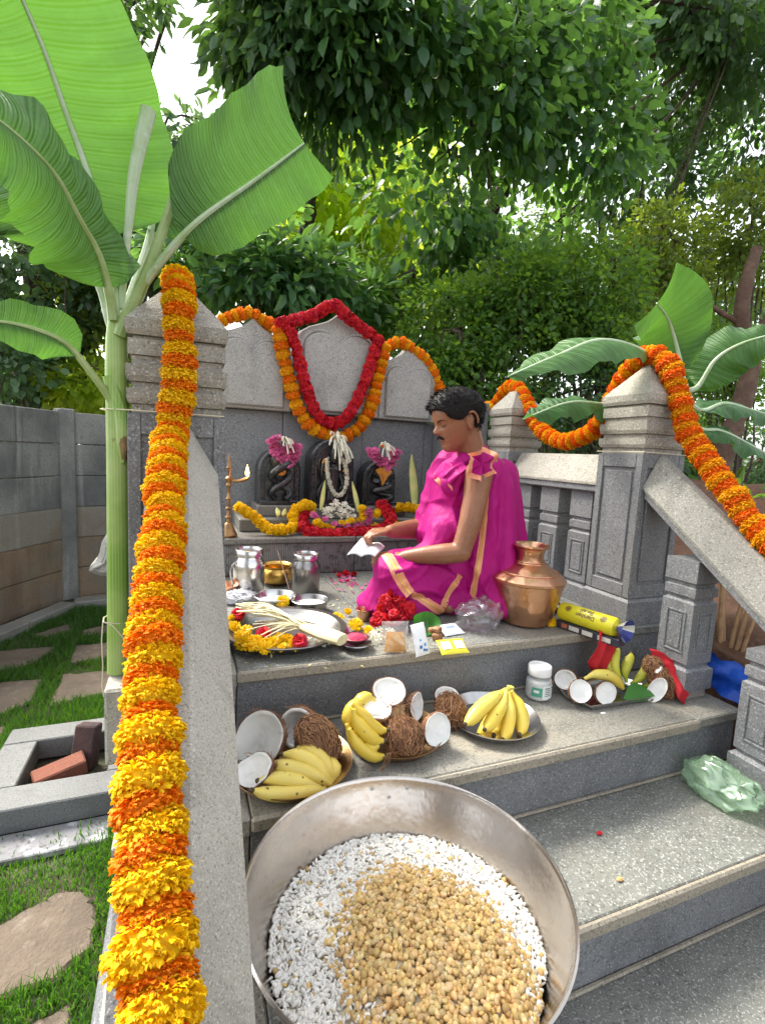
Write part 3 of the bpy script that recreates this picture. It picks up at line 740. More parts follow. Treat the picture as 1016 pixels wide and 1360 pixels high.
b = G().box(-.10, .10, -.048, .048, -.034, .034, .006, jit=.003).obj('brick', m_brick)
c = at(66, 1022, z=.06); b.location = (-.50, 2.385, .043); b.rotation_euler = (0, R_(-8), R_(20)); tag(b, 'reddish brick lying flat inside the stone pit', 'brick', 'bricks in the stone pit')
b = G().box(-.10, .10, -.048, .048, -.034, .034, .006, jit=.003).obj('brick', m_brick_b)
b.location = (-.415, 2.50, .085); b.rotation_euler = (R_(4), R_(-78), R_(64)); tag(b, 'dark burnt brick standing upright in the stone pit', 'brick', 'bricks in the stone pit')

# carved stone base sticking out behind the banana stem
g = G(); prof = [(at(120, 752, y=3.4), .004)]
rows = []
for i, (px, py, w) in enumerate([(121, 756, .02), (123, 748, .05), (131, 738, .07), (136, 725, .075), (141, 712, .07), (150, 702, .07), (170, 692, .07)]):
    c = at(px, py, y=3.55); rows.append([c + np.array([0.0 + .30 * (k > 1), 0, 0]) + w * np.array([0, math.cos(a) * 1.2, math.sin(a) * .25]) for k, a in enumerate(np.arange(4) * PI / 2)])
pl = [at(x, y, y=3.5)[[0, 2]] for x, y in [(119, 757), (121, 750), (128, 745), (133, 733), (136, 718), (142, 709), (152, 702), (185, 696), (188, 765), (150, 764), (132, 763)]]
t = thing('carved_stone', 'pale grey curved carved stone partly hidden by the banana stem', 'stone carving', (-.6, 3.55, 0))
o = G().prism(pl, 3.44, 3.72, b=.03).obj('carved_block', m_stele, t)
G().tube(resample([at(x, y, y=3.435) for x, y in [(124, 755), (138, 748), (143, 735), (146, 720), (160, 712)]], .03), .011, 6).obj('carved_ridge', m_stele, t)
zb = pl[9][1]
G().box(-.36, -.24, 3.48, 3.70, 0, zb + .012, .01).obj('stone_foot', m_stele, t)

# ---------------------------------------------------------------- right side bed: soil mound, blue sheet, stems
from mathutils import noise as _nz
NZ0 = lambda x, y: _nz.noise(Vector((x, y, .3)))
g = G(); xs = np.linspace(1.765, 3.6, 26); ys = np.linspace(.2, 3.0, 30)
P = np.array([[(x, y, (.0 if i == 0 else .835 + .34 * max(0, x - 1.9) + .035 * NZ0(x * 7, y * 7) + .02 * NZ0(x * 23, y * 23))) for y in ys] for i, x in enumerate(xs)])
tag(g.grid(P).obj('planting_bed', m_soil, ang=180), kind='structure')
m_tarp = M('blue_tarpaulin', (.012, .085, .52), .5, layers=[('n', 9, 5, (.02, .13, .62), .5, .75)], bump=[('n', 18, 4, .010), ('n', 60, 3, .003)])
rows = []
for u in np.linspace(0, 1, 18):
    r = []
    for v in np.linspace(0, 1, 22):
        y = 1.17 - .30 * v; zt = .847 - .012 * v; zb_ = .735 - .035 * v - .09 * max(0, v - .72) * 3
        r.append((1.748 + .010 * math.sin(v * 19 + u * 5) + .012 * math.sin(u * 9 + v * 4), y, zt + (zb_ - zt) * u + .006 * math.sin(v * 23) * (u < .2)))
    rows.append(r)
tag(G().grid(rows).obj('blue_sheet', m_tarp, ang=180), 'crumpled blue plastic sheet hanging below the soil between the balusters', 'plastic sheet')
m_stem = M('dry_stem', (.42, .26, .13), .6, layers=[('n', 30, 4, (.25, .13, .06), .5, .7)])
t = thing('cane_plant', 'clump of thin pale brown stems growing in the red soil', 'plant', at(968, 862, x=1.93))
for i, (a, b) in enumerate([((959, 862), (963, 770)), ((970, 864), (990, 790)), ((978, 862), (996, 800)), ((986, 858), (1006, 812)), ((962, 858), (958, 800))]):
    p0, p1 = at(*a, x=1.93), at(*b, x=1.97); p0[2] -= .04
    G().tube(resample([p0, (p0 + p1) / 2 + rng.normal(0, .006, 3), p1 + (p1 - p0) * .7], .05), .0095 - .001 * i, 7).obj('stem', m_stem, t)
cs = np.array([[2.2, 1.3, 1.35], [2.3, 1.5, 1.4], [2.35, 1.2, 1.35]]); V, T, p = leaf_cloud(cs, np.tile([0, 0, 1.], (3, 1)), 14, (.15, .15, .1), .12, .5, .2)
link('foliage', fast_mesh('foliage', V, T, m_lf_hedge), t)['kind'] = 'stuff'
# ---------------------------------------------------------------- banana plants
def bananamat(name, col, tcol, tr):
    return M(name, col, .46, coord='uv', transl=tr, tcol=tcol, spec=.38, layers=[('w', 1, 0.6, tuple(c * .72 for c in col), .35, .95, .4, (3.2, .3, 1)), ('w', 1, .6, tuple(c * .55 for c in col), .8, 1.0, .5, (.9, .2, 1)), ('n', 3, 4, tuple(c * 1.5 for c in col), .48, .75, .7), ('n', 40, 4, (.22, .20, .06), .70, .78, .7)], bump=[('w', 1, .4, .0016, (3.2, .3, 1)), ('w', 1, .5, .003, (.9, .2, 1))])
m_ban = bananamat('banana_leaf', (.066, .158, .042), (.15, .37, .03), .31)
m_ban_dk = bananamat('banana_leaf_dark', (.055, .15, .045), (.13, .34, .03), .34)
m_rib = M('banana_midrib', (.36, .46, .20), .45, transl=.15, layers=[('n', 20, 3, (.25, .36, .10), .45, .7)])
m_rib_pale = M('banana_petiole', (.40, .50, .33), .5, layers=[('n', 12, 4, (.26, .38, .14), .45, .7), ('n', 60, 3, (.48, .55, .42), .55, .7)])
m_trunk = M('banana_stem', (.27, .40, .09), .42, layers=[('n', 4, 4, (.15, .29, .03), .42, .60), ('n', 3, 5, (.42, .48, .22), .55, .8), ('w', 1.5, 3, (.36, .46, .18), .6, .95, .5, (30, 30, .8)), ('n', 34, 4, (.16, .13, .05), .68, .76)])
m_dry = M('dry_leaf', (.20, .13, .055), .8, layers=[('n', 20, 5, (.07, .045, .02), .45, .7)])

def banana_leaf(t, rib, width, nrm, mat, start=.18, fold=.25, wl=1.0, wr=1.0, trunc=False, wave=.02, r0=.013, rmat=None, tears=0, droop=0.0, prof=None, label=None, sweep=(.22, .22)):
    """rib: 3D points from the stem outward; the blade begins at fraction `start`; nrm: direction the upper face looks to"""
    pts = resample(rib, .018); n = len(pts); k0 = int(start * n)
    lf = G().tube(pts, list(np.linspace(r0, r0 * .22, n)), 8).obj('midrib', rmat or m_rib_pale, t)
    B = pts[k0:]; m_ = len(B); nv = 9; rows_l, rows_r = [], []
    nrm = np.array(nrm, float)
    cutL = set(rng.choice(np.arange(6, max(7, m_ - 4)), tears, replace=False)) if tears and m_ > 12 else set()
    ph = rng.uniform(0, 6)
    for side in (-1, 1):
        V, UV, F = [], [], []; gap = 0
        for i in range(m_):
            f = i / (m_ - 1)
            tg = B[min(i + 1, m_ - 1)] - B[max(i - 1, 0)]; tg /= np.linalg.norm(tg)
            sd_ = np.cross(tg, nrm); sd_ /= np.linalg.norm(sd_); up = np.cross(sd_, tg)
            w = (min(1, (f / .16)) ** .62 * (1 if trunc else (1 - max(0, (f - .35) / .65) ** 2.3)) * (1 - .10 * f)) * width * (wl if side < 0 else wr)
            if prof: w = width * (wl if side < 0 else wr) * np.interp(f, *prof)
            for j in range(nv):
                q = j / (nv - 1)
                hh = fold * w * (q - .9 * q * q) - droop * w * q * q + wave * q * q * math.sin(f * 21 + ph + side) + .35 * wave * q * math.sin(f * 53 + ph)
                V.append(B[i] + sd_ * side * w * q * (1 - .12 * q * abs(droop)) + up * (hh + .002) + tg * w * sweep[side > 0] * q * q)
                UV.append((f * 6 + q * .5, q))
        for i in range(m_ - 1):
            for j in range(nv - 1):
                if i in cutL and j > 1: continue
                a = i * nv + j; F.append((a, a + 1, a + nv + 1, a + nv))
        me = bpy.data.meshes.new('blade'); me.from_pydata([tuple(v) for v in V], [], F); me.materials.append(mat)
        uvl = me.uv_layers.new(name='uv'); vi = np.empty(len(me.loops), np.int32); me.loops.foreach_get('vertex_index', vi)
        uvl.data.foreach_set('uv', np.array(UV, np.float32)[vi].ravel())
        me.polygons.foreach_set('use_smooth', [True] * len(me.polygons)); me.update()
        link('leaf_blade', me, lf, world=True)
    return lf
def rib(*q): return [at(a, b, y=c) for a, b, c in q]

tb = at(158, 886, y=1.405); tb[2] = .898
t = thing('banana_plant', 'cut banana plant with broad torn leaves tied upright to the tall left pillar', 'banana plant', tb, 'cut banana plants tied to the pillars')
st = [np.array([tb[0], tb[1], .899]), at(158, 760, y=1.40), at(157, 600, y=1.40), at(155, 480, y=1.40), at(155, 420, y=1.40)]
pts = resample(st, .05); G().tube(pts, list(np.linspace(.0275, .026, len(pts) - 4)) + [.026, .025, .023, .018], 18).obj('stem', m_trunk, t)
# leaf sheaths wrapping the stem
G().tube(resample([at(163, 615, y=1.376), at(163, 560, y=1.374), at(152, 520, y=1.385), at(146, 500, y=1.39)], .02), [.004, .010, .014, .016] + [.017] * (len(resample([at(163, 615, y=1.376), at(163, 560, y=1.374), at(152, 520, y=1.385), at(146, 500, y=1.39)], .02)) - 4), 10).obj('leaf_sheath', m_trunk, t)
G().tube([at(164, 610, y=1.369), at(165, 590, y=1.365), at(164, 570, y=1.366)], [.004, .012, .004], 8).obj('dry_patch', m_dry, t)
up = (0.05, -.85, .35)
banana_leaf(t, rib((152, 430, 1.40), (150, 370, 1.42), (122, 248, 1.46), (86, 145, 1.44), (59, 68, 1.40), (28, -5, 1.36), (-10, -90, 1.30)), .232, (.25, -.95, .1), m_ban, .30, .10, wl=.72, wr=1.0, wave=.010, prof=([0, .06, .2, .45, .75, .92, 1], [.22, .72, .95, 1, .92, .6, .05]))
banana_leaf(t, rib((150, 425, 1.38), (146, 395, 1.37), (131, 340, 1.34), (104, 290, 1.28), (68, 226, 1.20), (0, 161, 1.12), (-60, 130, 1.06)), .16, (.45, -.8, .35), m_ban, .17, .25, wl=.95, wr=.85, droop=.25, r0=.012, rmat=m_rib, prof=([0, .04, .3, .6, .9, 1], [.35, .8, 1, 1, .6, .2]))
banana_leaf(t, rib((151, 440, 1.42), (145, 421, 1.42), (131, 376, 1.43), (90, 312, 1.45), (45, 258, 1.46), (0, 220, 1.47), (-70, 180, 1.48)), .17, (.2, -.7, .6), m_ban, .38, .1, wl=.9, wr=.9, droop=.35)
# rolled young leaf
g = G(); pts = resample(rib((160, 410, 1.41), (170, 308, 1.43), (179, 226, 1.45), (197, 146, 1.46)), .03); n = len(pts)
g.tube(pts, [.009 + .011 * max(0, (i / n - .35)) / .65 for i in range(n)], 10); g.obj('rolled_leaf', m_rib_pale, t)
# leaf reaching right, cut off square
banana_leaf(t, rib((160, 440, 1.39), (172, 408, 1.385), (195, 372, 1.37), (230, 327, 1.34), (270, 288, 1.31), (340, 238, 1.28), (404, 190, 1.27)), .172, (.12, -.96, .22), m_ban, .44, .05, wl=1.0, wr=.60, sweep=(.48, .1), trunc=True, wave=.007, tears=0, r0=.0125, droop=.06, prof=([0, .06, .2, .6, .9, 1], [.42, .80, .94, 1, 1.0, .93]))
# cut stub and the dark leaf hanging behind
pts = resample(rib((160, 446, 1.385), (168, 425, 1.38), (199, 353, 1.37), (236, 246, 1.35)), .02); G().tube(pts, list(np.linspace(.017, .009, len(pts))), 10).obj('cut_petiole', m_rib, t)
G().tube(rib((235, 249, 1.35), (237, 244, 1.35), (239, 238, 1.35)), [.0095, .0085, .004], 8).obj('dry_tip', m_dry, t)
banana_leaf(t, rib((165, 420, 1.44), (195, 330, 1.52), (212, 262, 1.58), (240, 232, 1.64), (275, 260, 1.74), (300, 310, 1.82)), .14, (-.2, -.6, .7), m_ban_dk, .35, .1, droop=.7, wave=.02, wl=.7, wr=.9)
# low leaf on the left
banana_leaf(t, rib((152, 548, 1.39), (149, 533, 1.385), (118, 491, 1.36), (88, 456, 1.34), (46, 437, 1.32), (0, 427, 1.30), (-50, 425, 1.28)), .066, (.1, -.93, .35), m_ban, .40, .06, wl=.95, wr=1.0, wave=.006, droop=.08, r0=.011, rmat=m_rib)

tb2 = np.array([1.868, 1.49, .62])
t = thing('banana_plant', 'cut banana plant with short broad leaves behind the right-hand garlanded pillar', 'banana plant', tb2, 'cut banana plants tied to the pillars')
G().tube(resample([(1.868, 1.49, .6), (1.868, 1.49, 1.4), (1.875, 1.50, 1.84)], .06), .036, 14).obj('stem', m_trunk, t)
o = (1.876, 1.50, 1.82)
banana_leaf(t, [o, at(907, 505, y=1.50), at(900, 465, y=1.53), at(888, 425, y=1.53), at(872, 402, y=1.50)], .150, (-.80, -.58, .12), m_ban, .22, .08, wl=.9, wr=1.05, trunc=True, wave=.010, droop=.05, sweep=(.1, .3), prof=([0, .1, .3, .6, .9, 1], [.2, .5, .85, 1.05, 1.0, .8]))
banana_leaf(t, [o, at(880, 490, y=1.48), at(845, 462, y=1.45), at(795, 452, y=1.42), at(740, 472, y=1.36), at(674, 500, y=1.30)], .115, (-.25, -.45, .85), m_ban, .24, .10, droop=.35, wave=.012)
banana_leaf(t, [o, at(925, 515, y=1.48), at(950, 478, y=1.44), at(985, 456, y=1.38), at(1040, 440, y=1.30)], .12, (-.70, -.62, .35), m_ban, .22, .12, droop=.3)
banana_leaf(t, [o, at(930, 545, y=1.52), at(962, 536, y=1.54), at(1000, 545, y=1.55), at(1050, 560, y=1.56)], .09, (-.35, -.5, .8), m_ban_dk, .2, .1, droop=.35)
banana_leaf(t, [(1.876, 1.5, 1.72), at(930, 570, y=1.50), at(955, 572, y=1.49), at(985, 585, y=1.47), at(1050, 622, y=1.45)], .085, (-.35, -.5, .8), m_ban_dk, .2, .1, droop=.3)
banana_leaf(t, [(1.87, 1.5, 1.74), at(860, 540, y=1.62), at(800, 537, y=1.62), at(755, 535, y=1.56), at(695, 556, y=1.48)], .085, (-.05, -.55, .85), m_ban_dk, .35, .08, droop=.35, wave=.016)

# strings
m_string = M('string', (.62, .56, .42), .8)
sx = -.0125
def string_loop(pts, lab, r=.0014):
    tag(G().tube(pts, r, 5).obj('string', m_string), lab, 'string', 'strings tying the banana plants')
string_loop([(-.187, 1.392, 1.573), (-.178, 1.373, 1.574), (-.155, 1.368, 1.574), (-.118, 1.335, 1.573), (.094, 1.334, 1.5725), (.096, 1.56, 1.573), (-.14, 1.56, 1.573), (-.18, 1.425, 1.573), (-.187, 1.398, 1.573)], 'thin string tying the banana stem to the neck of the tall pillar')
string_loop([(-.186, 1.375, 1.045), (-.16, 1.372, 1.04), (-.128, 1.385, 1.033), (-.128, 1.43, 1.045), (-.17, 1.436, 1.05), (-.189, 1.405, 1.047), (-.186, 1.375, 1.045), (-.165, 1.372, 1.035), (-.13, 1.36, .99), (-.128, 1.345, 1.0)], 'thin string round the lower end of the banana stem')
string_loop([(-.188, 1.385, 1.046), (-.190, 1.372, 1.0), (-.188, 1.37, .93), (-.191, 1.372, .88), (-.187, 1.37, .85)], 'loose string end hanging beside the foot of the banana stem')
string_loop([(1.544, 1.336, 1.552), (1.655, 1.334, 1.55), (1.765, 1.334, 1.548), (1.83, 1.45, 1.54), (1.91, 1.50, 1.54), (1.766, 1.56, 1.548), (1.544, 1.56, 1.552), (1.544, 1.336, 1.552)], 'thin string tied around the neck of the right-hand pillar')
# ---------------------------------------------------------------- flowers
def petalmat(name, col, tcol, tr=.3, isl=.22, hue=.008, rough=.6):
    return M(name, col, rough, transl=tr, tcol=tcol, island=isl, rnd_hue=hue, spec=.25)
m_yel = petalmat('petal_yellow', (.92, .60, .008), (.98, .66, .01), .3, .12, .004)
m_ora = petalmat('petal_orange', (.92, .27, .006), (.98, .33, .01), .3, .14, .005)
m_amb = petalmat('petal_amber', (.92, .46, .008), (.97, .52, .02))
m_dor = petalmat('petal_deep_orange', (.88, .19, .008), (.95, .24, .01))
m_red = petalmat('petal_red', (.52, .008, .022), (.70, .015, .03), .2, .3)
m_pink = petalmat('petal_pink', (.72, .16, .36), (.85, .30, .5))
m_whi = petalmat('petal_white', (.80, .78, .66), (.85, .83, .6), .3, .12)
m_green = M('calyx_green', (.10, .22, .04), .6)

def petals(rings, seed, wid=.088, squash=.62, inner=.70, ruffle=.04, cup=.22, curl=.0):
    """a double flower of unit radius, axis +Z: rings of (polar angle deg, count, length)"""
    rs = np.random.default_rng(seed); V, F = [], []
    for th, n, ln in rings:
        th = R_(th); a0 = rs.uniform(0, 6)
        for k in range(n):
            a = a0 + 2 * PI * k / n + rs.normal(0, .12); t = th + rs.normal(0, .09); L = ln * rs.uniform(.88, 1.08)
            rad = np.array([math.sin(t) * math.cos(a), math.sin(t) * math.sin(a), math.cos(t)]); tan = np.array([-math.sin(a), math.cos(a), 0]); pol = np.cross(tan, rad)
            tw = rs.normal(0, .5); tan, pol2 = tan * math.cos(tw) + pol * math.sin(tw), pol * math.cos(tw) - tan * math.sin(tw)
            k0 = len(V); cv = cup * rs.uniform(.4, 1.6); sg = rs.uniform(.5, 1.5)
            for i, u in enumerate((0, .45, .8, 1.0)):
                for j, v in enumerate((-1, -.35, .35, 1)):
                    w = wid * (.5, 1.0, 1.1, .6)[i] * v
                    p = rad * (inner + (L - inner) * (u - .18 * max(0, u - .5))) + tan * w + pol2 * (cv * u * u * (L - inner + .2)) + pol2 * ((-.05, .04, -.04, .05)[j] * u * sg)
                    p = p + (rad * (-.05 * abs(v)) if i == 3 else 0) + rs.normal(0, ruffle * u * .45, 3)
                    V.append(p * np.array([1, 1, squash]))
            for i in range(3):
                for j in range(3):
                    b = k0 + i * 4 + j; F.append((b, b + 1, b + 5, b + 4))
    g = G(); g.add(V, F)
    g.lathe([(0.0, -inner * squash * 1.1), (inner * .85, -inner * squash * .7), (inner * 1.1, 0), (inner * .85, inner * squash * .75), (0, inner * squash * 1.1)], 8)
    return g
MARI = [(6, 7, .97), (16, 15, .99), (26, 22, 1.0), (36, 29, 1.01), (46, 35, 1.01), (56, 40, 1.02), (66, 44, 1.02), (76, 47, 1.02), (86, 48, 1.02), (96, 46, 1.01), (106, 42, 1.0), (116, 34, .97)]
def flower_meshes(name, mats, rings, n=2, **k):
    out = []
    for m in mats:
        out.append([petals(rings, 11 + s * 7, **k).mesh(name, m, recalc=False, ang=180) for s in range(n)])
    return out
F_YEL, F_ORA, F_AMB, F_DOR = flower_meshes('marigold', (m_yel, m_ora, m_amb, m_dor), MARI, 3)
F_ROSE = flower_meshes('rose', (m_red,), [(10, 3, .75), (28, 4, .85), (48, 6, .95), (70, 8, 1.02), (90, 9, 1.05), (112, 8, 1.0)], 3, wid=.46, squash=.85, inner=.35, ruffle=.05, cup=.3)[0]
F_PINK, F_CHRY = flower_meshes('blossom', (m_pink, m_yel), [(15, 7, .85), (35, 11, .95), (58, 16, 1.05), (80, 18, 1.1), (100, 14, 1.0)], 2, wid=.13, squash=.7, inner=.3, ruffle=.06, cup=.2)
F_WHITE = flower_meshes('jasmine', (m_whi,), [(30, 5, .9), (70, 7, 1.1)], 2, wid=.22, squash=.8, inner=.25, ruffle=.06)[0]

def put(name, me, parent, p, axis, r, sz=1.0, roll=None):
    o = bpy.data.objects.new(name, me); C.objects.link(o); o.parent = parent
    Mx = rotm(axis, rng.uniform(0, 6) if roll is None else roll); o.rotation_euler = Mx.to_euler()
    o.location = Vector([float(a) for a in p]) - (wloc(parent) if parent else Vector()); o.scale = (r, r, r * sz)
    return o

def garland(label, path, step, r, seq, group='flower garlands', name='marigold', jit=.12, sz=1.0, face=None, around=0, off=.0, rj=.1, r_end=None, string=True, cat='garland', me_big=False):
    pts = resample(path, step); n = len(pts)
    t = thing('flower_garland', label, cat, pts[0], group)
    for i, p in enumerate(pts):
        d = pts[min(i + 1, n - 1)] - pts[max(i - 1, 0)]; d = d / np.linalg.norm(d)
        big = 1.05 if me_big and i % 2 == 0 else 1.0
        rr = big * (r if r_end is None else r + (r_end - r) * i / n) * rng.uniform(1 - rj, 1 + rj)
        me = seq(i); me = me[rng.integers(len(me))]
        if around:
            fc = np.array(face, float); fc -= d * (fc @ d); fc /= np.linalg.norm(fc); sd_ = np.cross(d, fc); a0 = rng.uniform(-.25, .25)
            for k in range(around):
                a = a0 + (k - (around - 1) / 2) * (PI / max(1, around)) * .95; ax = fc * math.cos(a) + sd_ * math.sin(a)
                put(name, me, t, p + ax * off + d * rng.uniform(-.3, .3) * step, ax + rng.normal(0, .25, 3), rr, sz)
        else:
            put(name, me, t, p + rng.normal(0, .002, 3), -d + rng.normal(0, jit, 3), rr, sz * (1.06 if big > 1 else .94 if me_big else 1))
    if string: G().tube(pts, .0025, 5).obj('garland_string', m_green, t)
    return t
alt = lambda a, b: (lambda i: a if i % 2 else b)
garland('long thick garland of alternating yellow and orange marigolds lying down the left stair rail',
        [(-.012, 1.53, 1.84), (-.012, 1.46, 1.895), (-.011, 1.38, 1.892), (-.010, 1.300, 1.825), (-.009, 1.283, 1.71), (-.012, 1.280, 1.62), (-.024, 1.262, 1.53), (-.033, 1.15, 1.445), (-.035, 1.048, 1.370), (-.037, .928, 1.280), (-.041, .809, 1.190), (-.041, .714, 1.119), (-.038, .636, 1.061), (-.033, .577, 1.017), (-.027, .521, .974), (-.023, .478, .940), (-.022, .38, .866), (-.02, .27, .783)],
        .0280, .0360, alt(F_ORA, F_YEL), me_big=True, sz=1.22, jit=.08, r_end=.0425)
garland('orange and amber marigold garland sagging between the two right-hand pillars and down the rail',
        [at(655, 545, x=1.67), at(668, 523, x=1.665), at(683, 513, x=1.66), at(700, 535, x=1.655), at(715, 567, x=1.655), at(745, 586, x=1.655), at(775, 580, x=1.655), at(800, 558, x=1.655), (1.655, 1.600, 1.80), (1.655, 1.545, 1.875), (1.655, 1.452, 1.925), (1.657, 1.365, 1.865), (1.66, 1.31, 1.735), at(915, 575, x=1.66), at(940, 615, x=1.66), at(970, 655, x=1.66), at(1000, 697, x=1.66), (1.66, .90, 1.255), (1.66, .70, 1.10), (1.66, .5, .95)],
        .0290, .040, alt(F_AMB, F_DOR), sz=1.15, jit=.12, r_end=.043)
yb = 2.80
garland('small orange marigold garland along the top of the left carved slab', [at(a, b, y=2.86) for a, b in [(288, 430), (297, 424), (312, 420), (330, 415), (344, 421), (357, 431), (369, 441), (374, 452)]], .036, .036, alt(F_AMB, F_ORA), jit=.12, sz=1.35)
garland('orange marigold garland over the right carved slab and down behind the man', [at(a, b, y=2.86) for a, b in [(508, 466), (513, 462), (529, 454), (548, 464), (566, 479), (577, 500), (582, 514)]] + [at(592, 524, y=2.75), at(620, 548, y=2.6), at(650, 540, y=2.42)], .036, .036, alt(F_AMB, F_ORA), jit=.12, sz=1.35)
garland('orange and amber marigold garland hanging in a deep loop outside the red rose garland', [at(a, b, y=yb) for a, b in [(370, 438), (374, 460), (380, 487), (387, 515), (394, 537), (403, 554), (415, 568), (430, 577), (445, 581), (460, 580), (472, 572), (483, 560), (491, 545), (497, 525), (502, 500), (507, 480), (510, 462)]], .044, .041, alt(F_AMB, F_ORA), jit=.15, sz=1.4)
z4 = lambda q, y: [at(280 + a * .3346, 390 + b * .3346, y=y) for a, b in q]
garland('thick red rose garland looped around the tall central carved slab', z4([(270, 118), (330, 108), (400, 88), (450, 62), (492, 46), (530, 80), (580, 122), (630, 158), (664, 182), (655, 215), (640, 262), (620, 320), (590, 400), (560, 460), (530, 498), (490, 516), (450, 506), (420, 478), (395, 420), (370, 340), (350, 260), (330, 190), (310, 145), (275, 120)], yb - .01),
        .034, .027, lambda i: F_ROSE, name='rose', face=(-.15, -1, 0), around=3, off=.018)
garland('short red rose garland curved around the offerings on the altar bench', [at(280 + a * .3346, 390 + b * .3346, y=y) for a, b, y in [(372, 855, 2.56), (362, 885, 2.48), (362, 925, 2.41), (400, 950, 2.38), (480, 962, 2.37), (540, 960, 2.37), (620, 950, 2.38), (690, 938, 2.40), (716, 915, 2.44), (705, 875, 2.52), (684, 845, 2.58)]],
        .036, .028, lambda i: F_ROSE, name='rose', face=(0, -1, .8), around=3, off=.020)
garland('yellow flower garland draped over the left end of the altar bench', [at(280 + a * .3346, 390 + b * .3346, y=y - .045) for a, b, y in [(108, 848, 2.50), (130, 858, 2.48), (165, 880, 2.47), (200, 912, 2.45), (250, 938, 2.42), (305, 938, 2.42), (332, 918, 2.46), (325, 880, 2.49), (345, 850, 2.52), (380, 838, 2.55), (400, 850, 2.57)]], .027, .030, lambda i: F_YEL if i % 5 else F_CHRY, name='marigold', sz=1.4, jit=.25)
garland('yellow flower garland draped over the right end of the altar bench', [at(280 + a * .3346, 390 + b * .3346, y=y - .045) for a, b, y in [(735, 928, 2.43), (775, 930, 2.43), (820, 908, 2.45), (846, 880, 2.48), (830, 860, 2.56), (790, 850, 2.60), (745, 848, 2.62)]], .026, .030, lambda i: F_YEL if i % 5 else F_CHRY, name='marigold', sz=1.4, jit=.25)

def heap(name, label, cat, pts, meshes, r, group=None, part='blossom', up=(0, -.6, .8)):
    t = thing(name, label, cat, pts[0], group)
    for p in pts:
        ms = meshes[rng.integers(len(meshes))] if isinstance(meshes[0], list) else meshes
        put(part, ms[rng.integers(len(ms))], t, p, np.array(up) + rng.normal(0, .35, 3), r * rng.uniform(.8, 1.2))
    return t
zz = lambda q, y, dz=0: [at(280 + a * .3346, 390 + b * .3346, y=y) + np.array([0, 0, dz]) for a, b in q]
heap('yellow_flowers', 'loose yellow flowers lying inside the curved red rose garland', 'flowers', zz([(420, 905), (440, 915), (465, 925), (430, 920), (480, 930)], 2.42) + zz([(545, 905), (560, 900), (520, 910)], 2.45) + zz([(640, 925), (655, 920), (590, 900), (600, 870), (605, 885), (655, 885), (660, 870), (600, 850)], 2.47), [F_YEL, F_CHRY], .022, 'loose flowers on the altar')
heap('pink_flowers', 'loose pink flowers lying inside the curved red rose garland', 'flowers', zz([(410, 880), (425, 890), (455, 895), (490, 915), (515, 918), (540, 925)], 2.44) + zz([(575, 920), (600, 920), (625, 905), (635, 880), (632, 860), (620, 870), (628, 895)], 2.46), F_PINK, .020, 'loose flowers on the altar')
heap('white_flowers', 'heap of white jasmine flowers at the foot of the middle idol', 'flowers', [p + rng.normal(0, .006, 3) for p in zz([(450, 862), (465, 850), (480, 840), (500, 832), (520, 838), (540, 850), (555, 865), (565, 880), (470, 868), (490, 858), (510, 856), (530, 866), (545, 878), (500, 872), (480, 878), (520, 880), (455, 875)], 2.48)], F_WHITE, .020, 'loose flowers on the altar', part='jasmine')

# ---------------------------------------------------------------- idols
m_blk = M('black_stone', (.018, .019, .021), .24, spec=.6, layers=[('n', 30, 5, (.055, .055, .055), .5, .75), ('n', 120, 3, (.09, .09, .09), .62, .72)], bump=('n', 90, 4, .0012))
m_paste = M('turmeric_paste', (.62, .26, .03), .7, layers=[('n', 40, 5, (.35, .12, .02), .45, .7)])
def arch(cx, w, z0, zt, n=16):
    r = w; zs = zt - r * 1.05
    return [(cx + w, z0)] + [(cx + w * math.cos(a), zs + r * 1.05 * math.sin(a)) for a in np.linspace(0, PI, n)] + [(cx - w, z0)]
def idol(cx, w, z0, zt, label):
    t = thing('stone_idol', label, 'idol', (cx, 2.76, z0), 'black stone idols')
    G().prism(arch(cx, w, z0, zt), 2.715, 2.845, b=.010).obj('back_slab', m_blk, t)
    # carved scrolls round the arch
    edge = resample([(x, 2.712, z) for x, z in arch(cx, w - .016, z0 + .01, zt - .016, 20)], .024)
    g = G()
    for i, p in enumerate(edge):
        a = np.linspace(0, 1.6 * PI, 7); q = [p + np.array([.0085 * math.cos(b + i) * (1 - .1 * k), -.002 - .0005 * k, .0085 * math.sin(b + i) * (1 - .1 * k)]) for k, b in enumerate(a)]
        g.tube(q, .0030, 5)
    g.obj('carved_border', m_blk, t)
    G().tube(resample([(x, 2.709, z) for x, z in arch(cx, w - .034, z0 + .005, zt - .034, 20)], .02), .0035, 6).obj('inner_rim', m_blk, t)
    G().box(cx - w + .004, cx + w - .004, 2.655, 2.7145, z0 + .0005, z0 + .022, .004).obj('foot', m_blk, t)
    return t
zl = 1.201
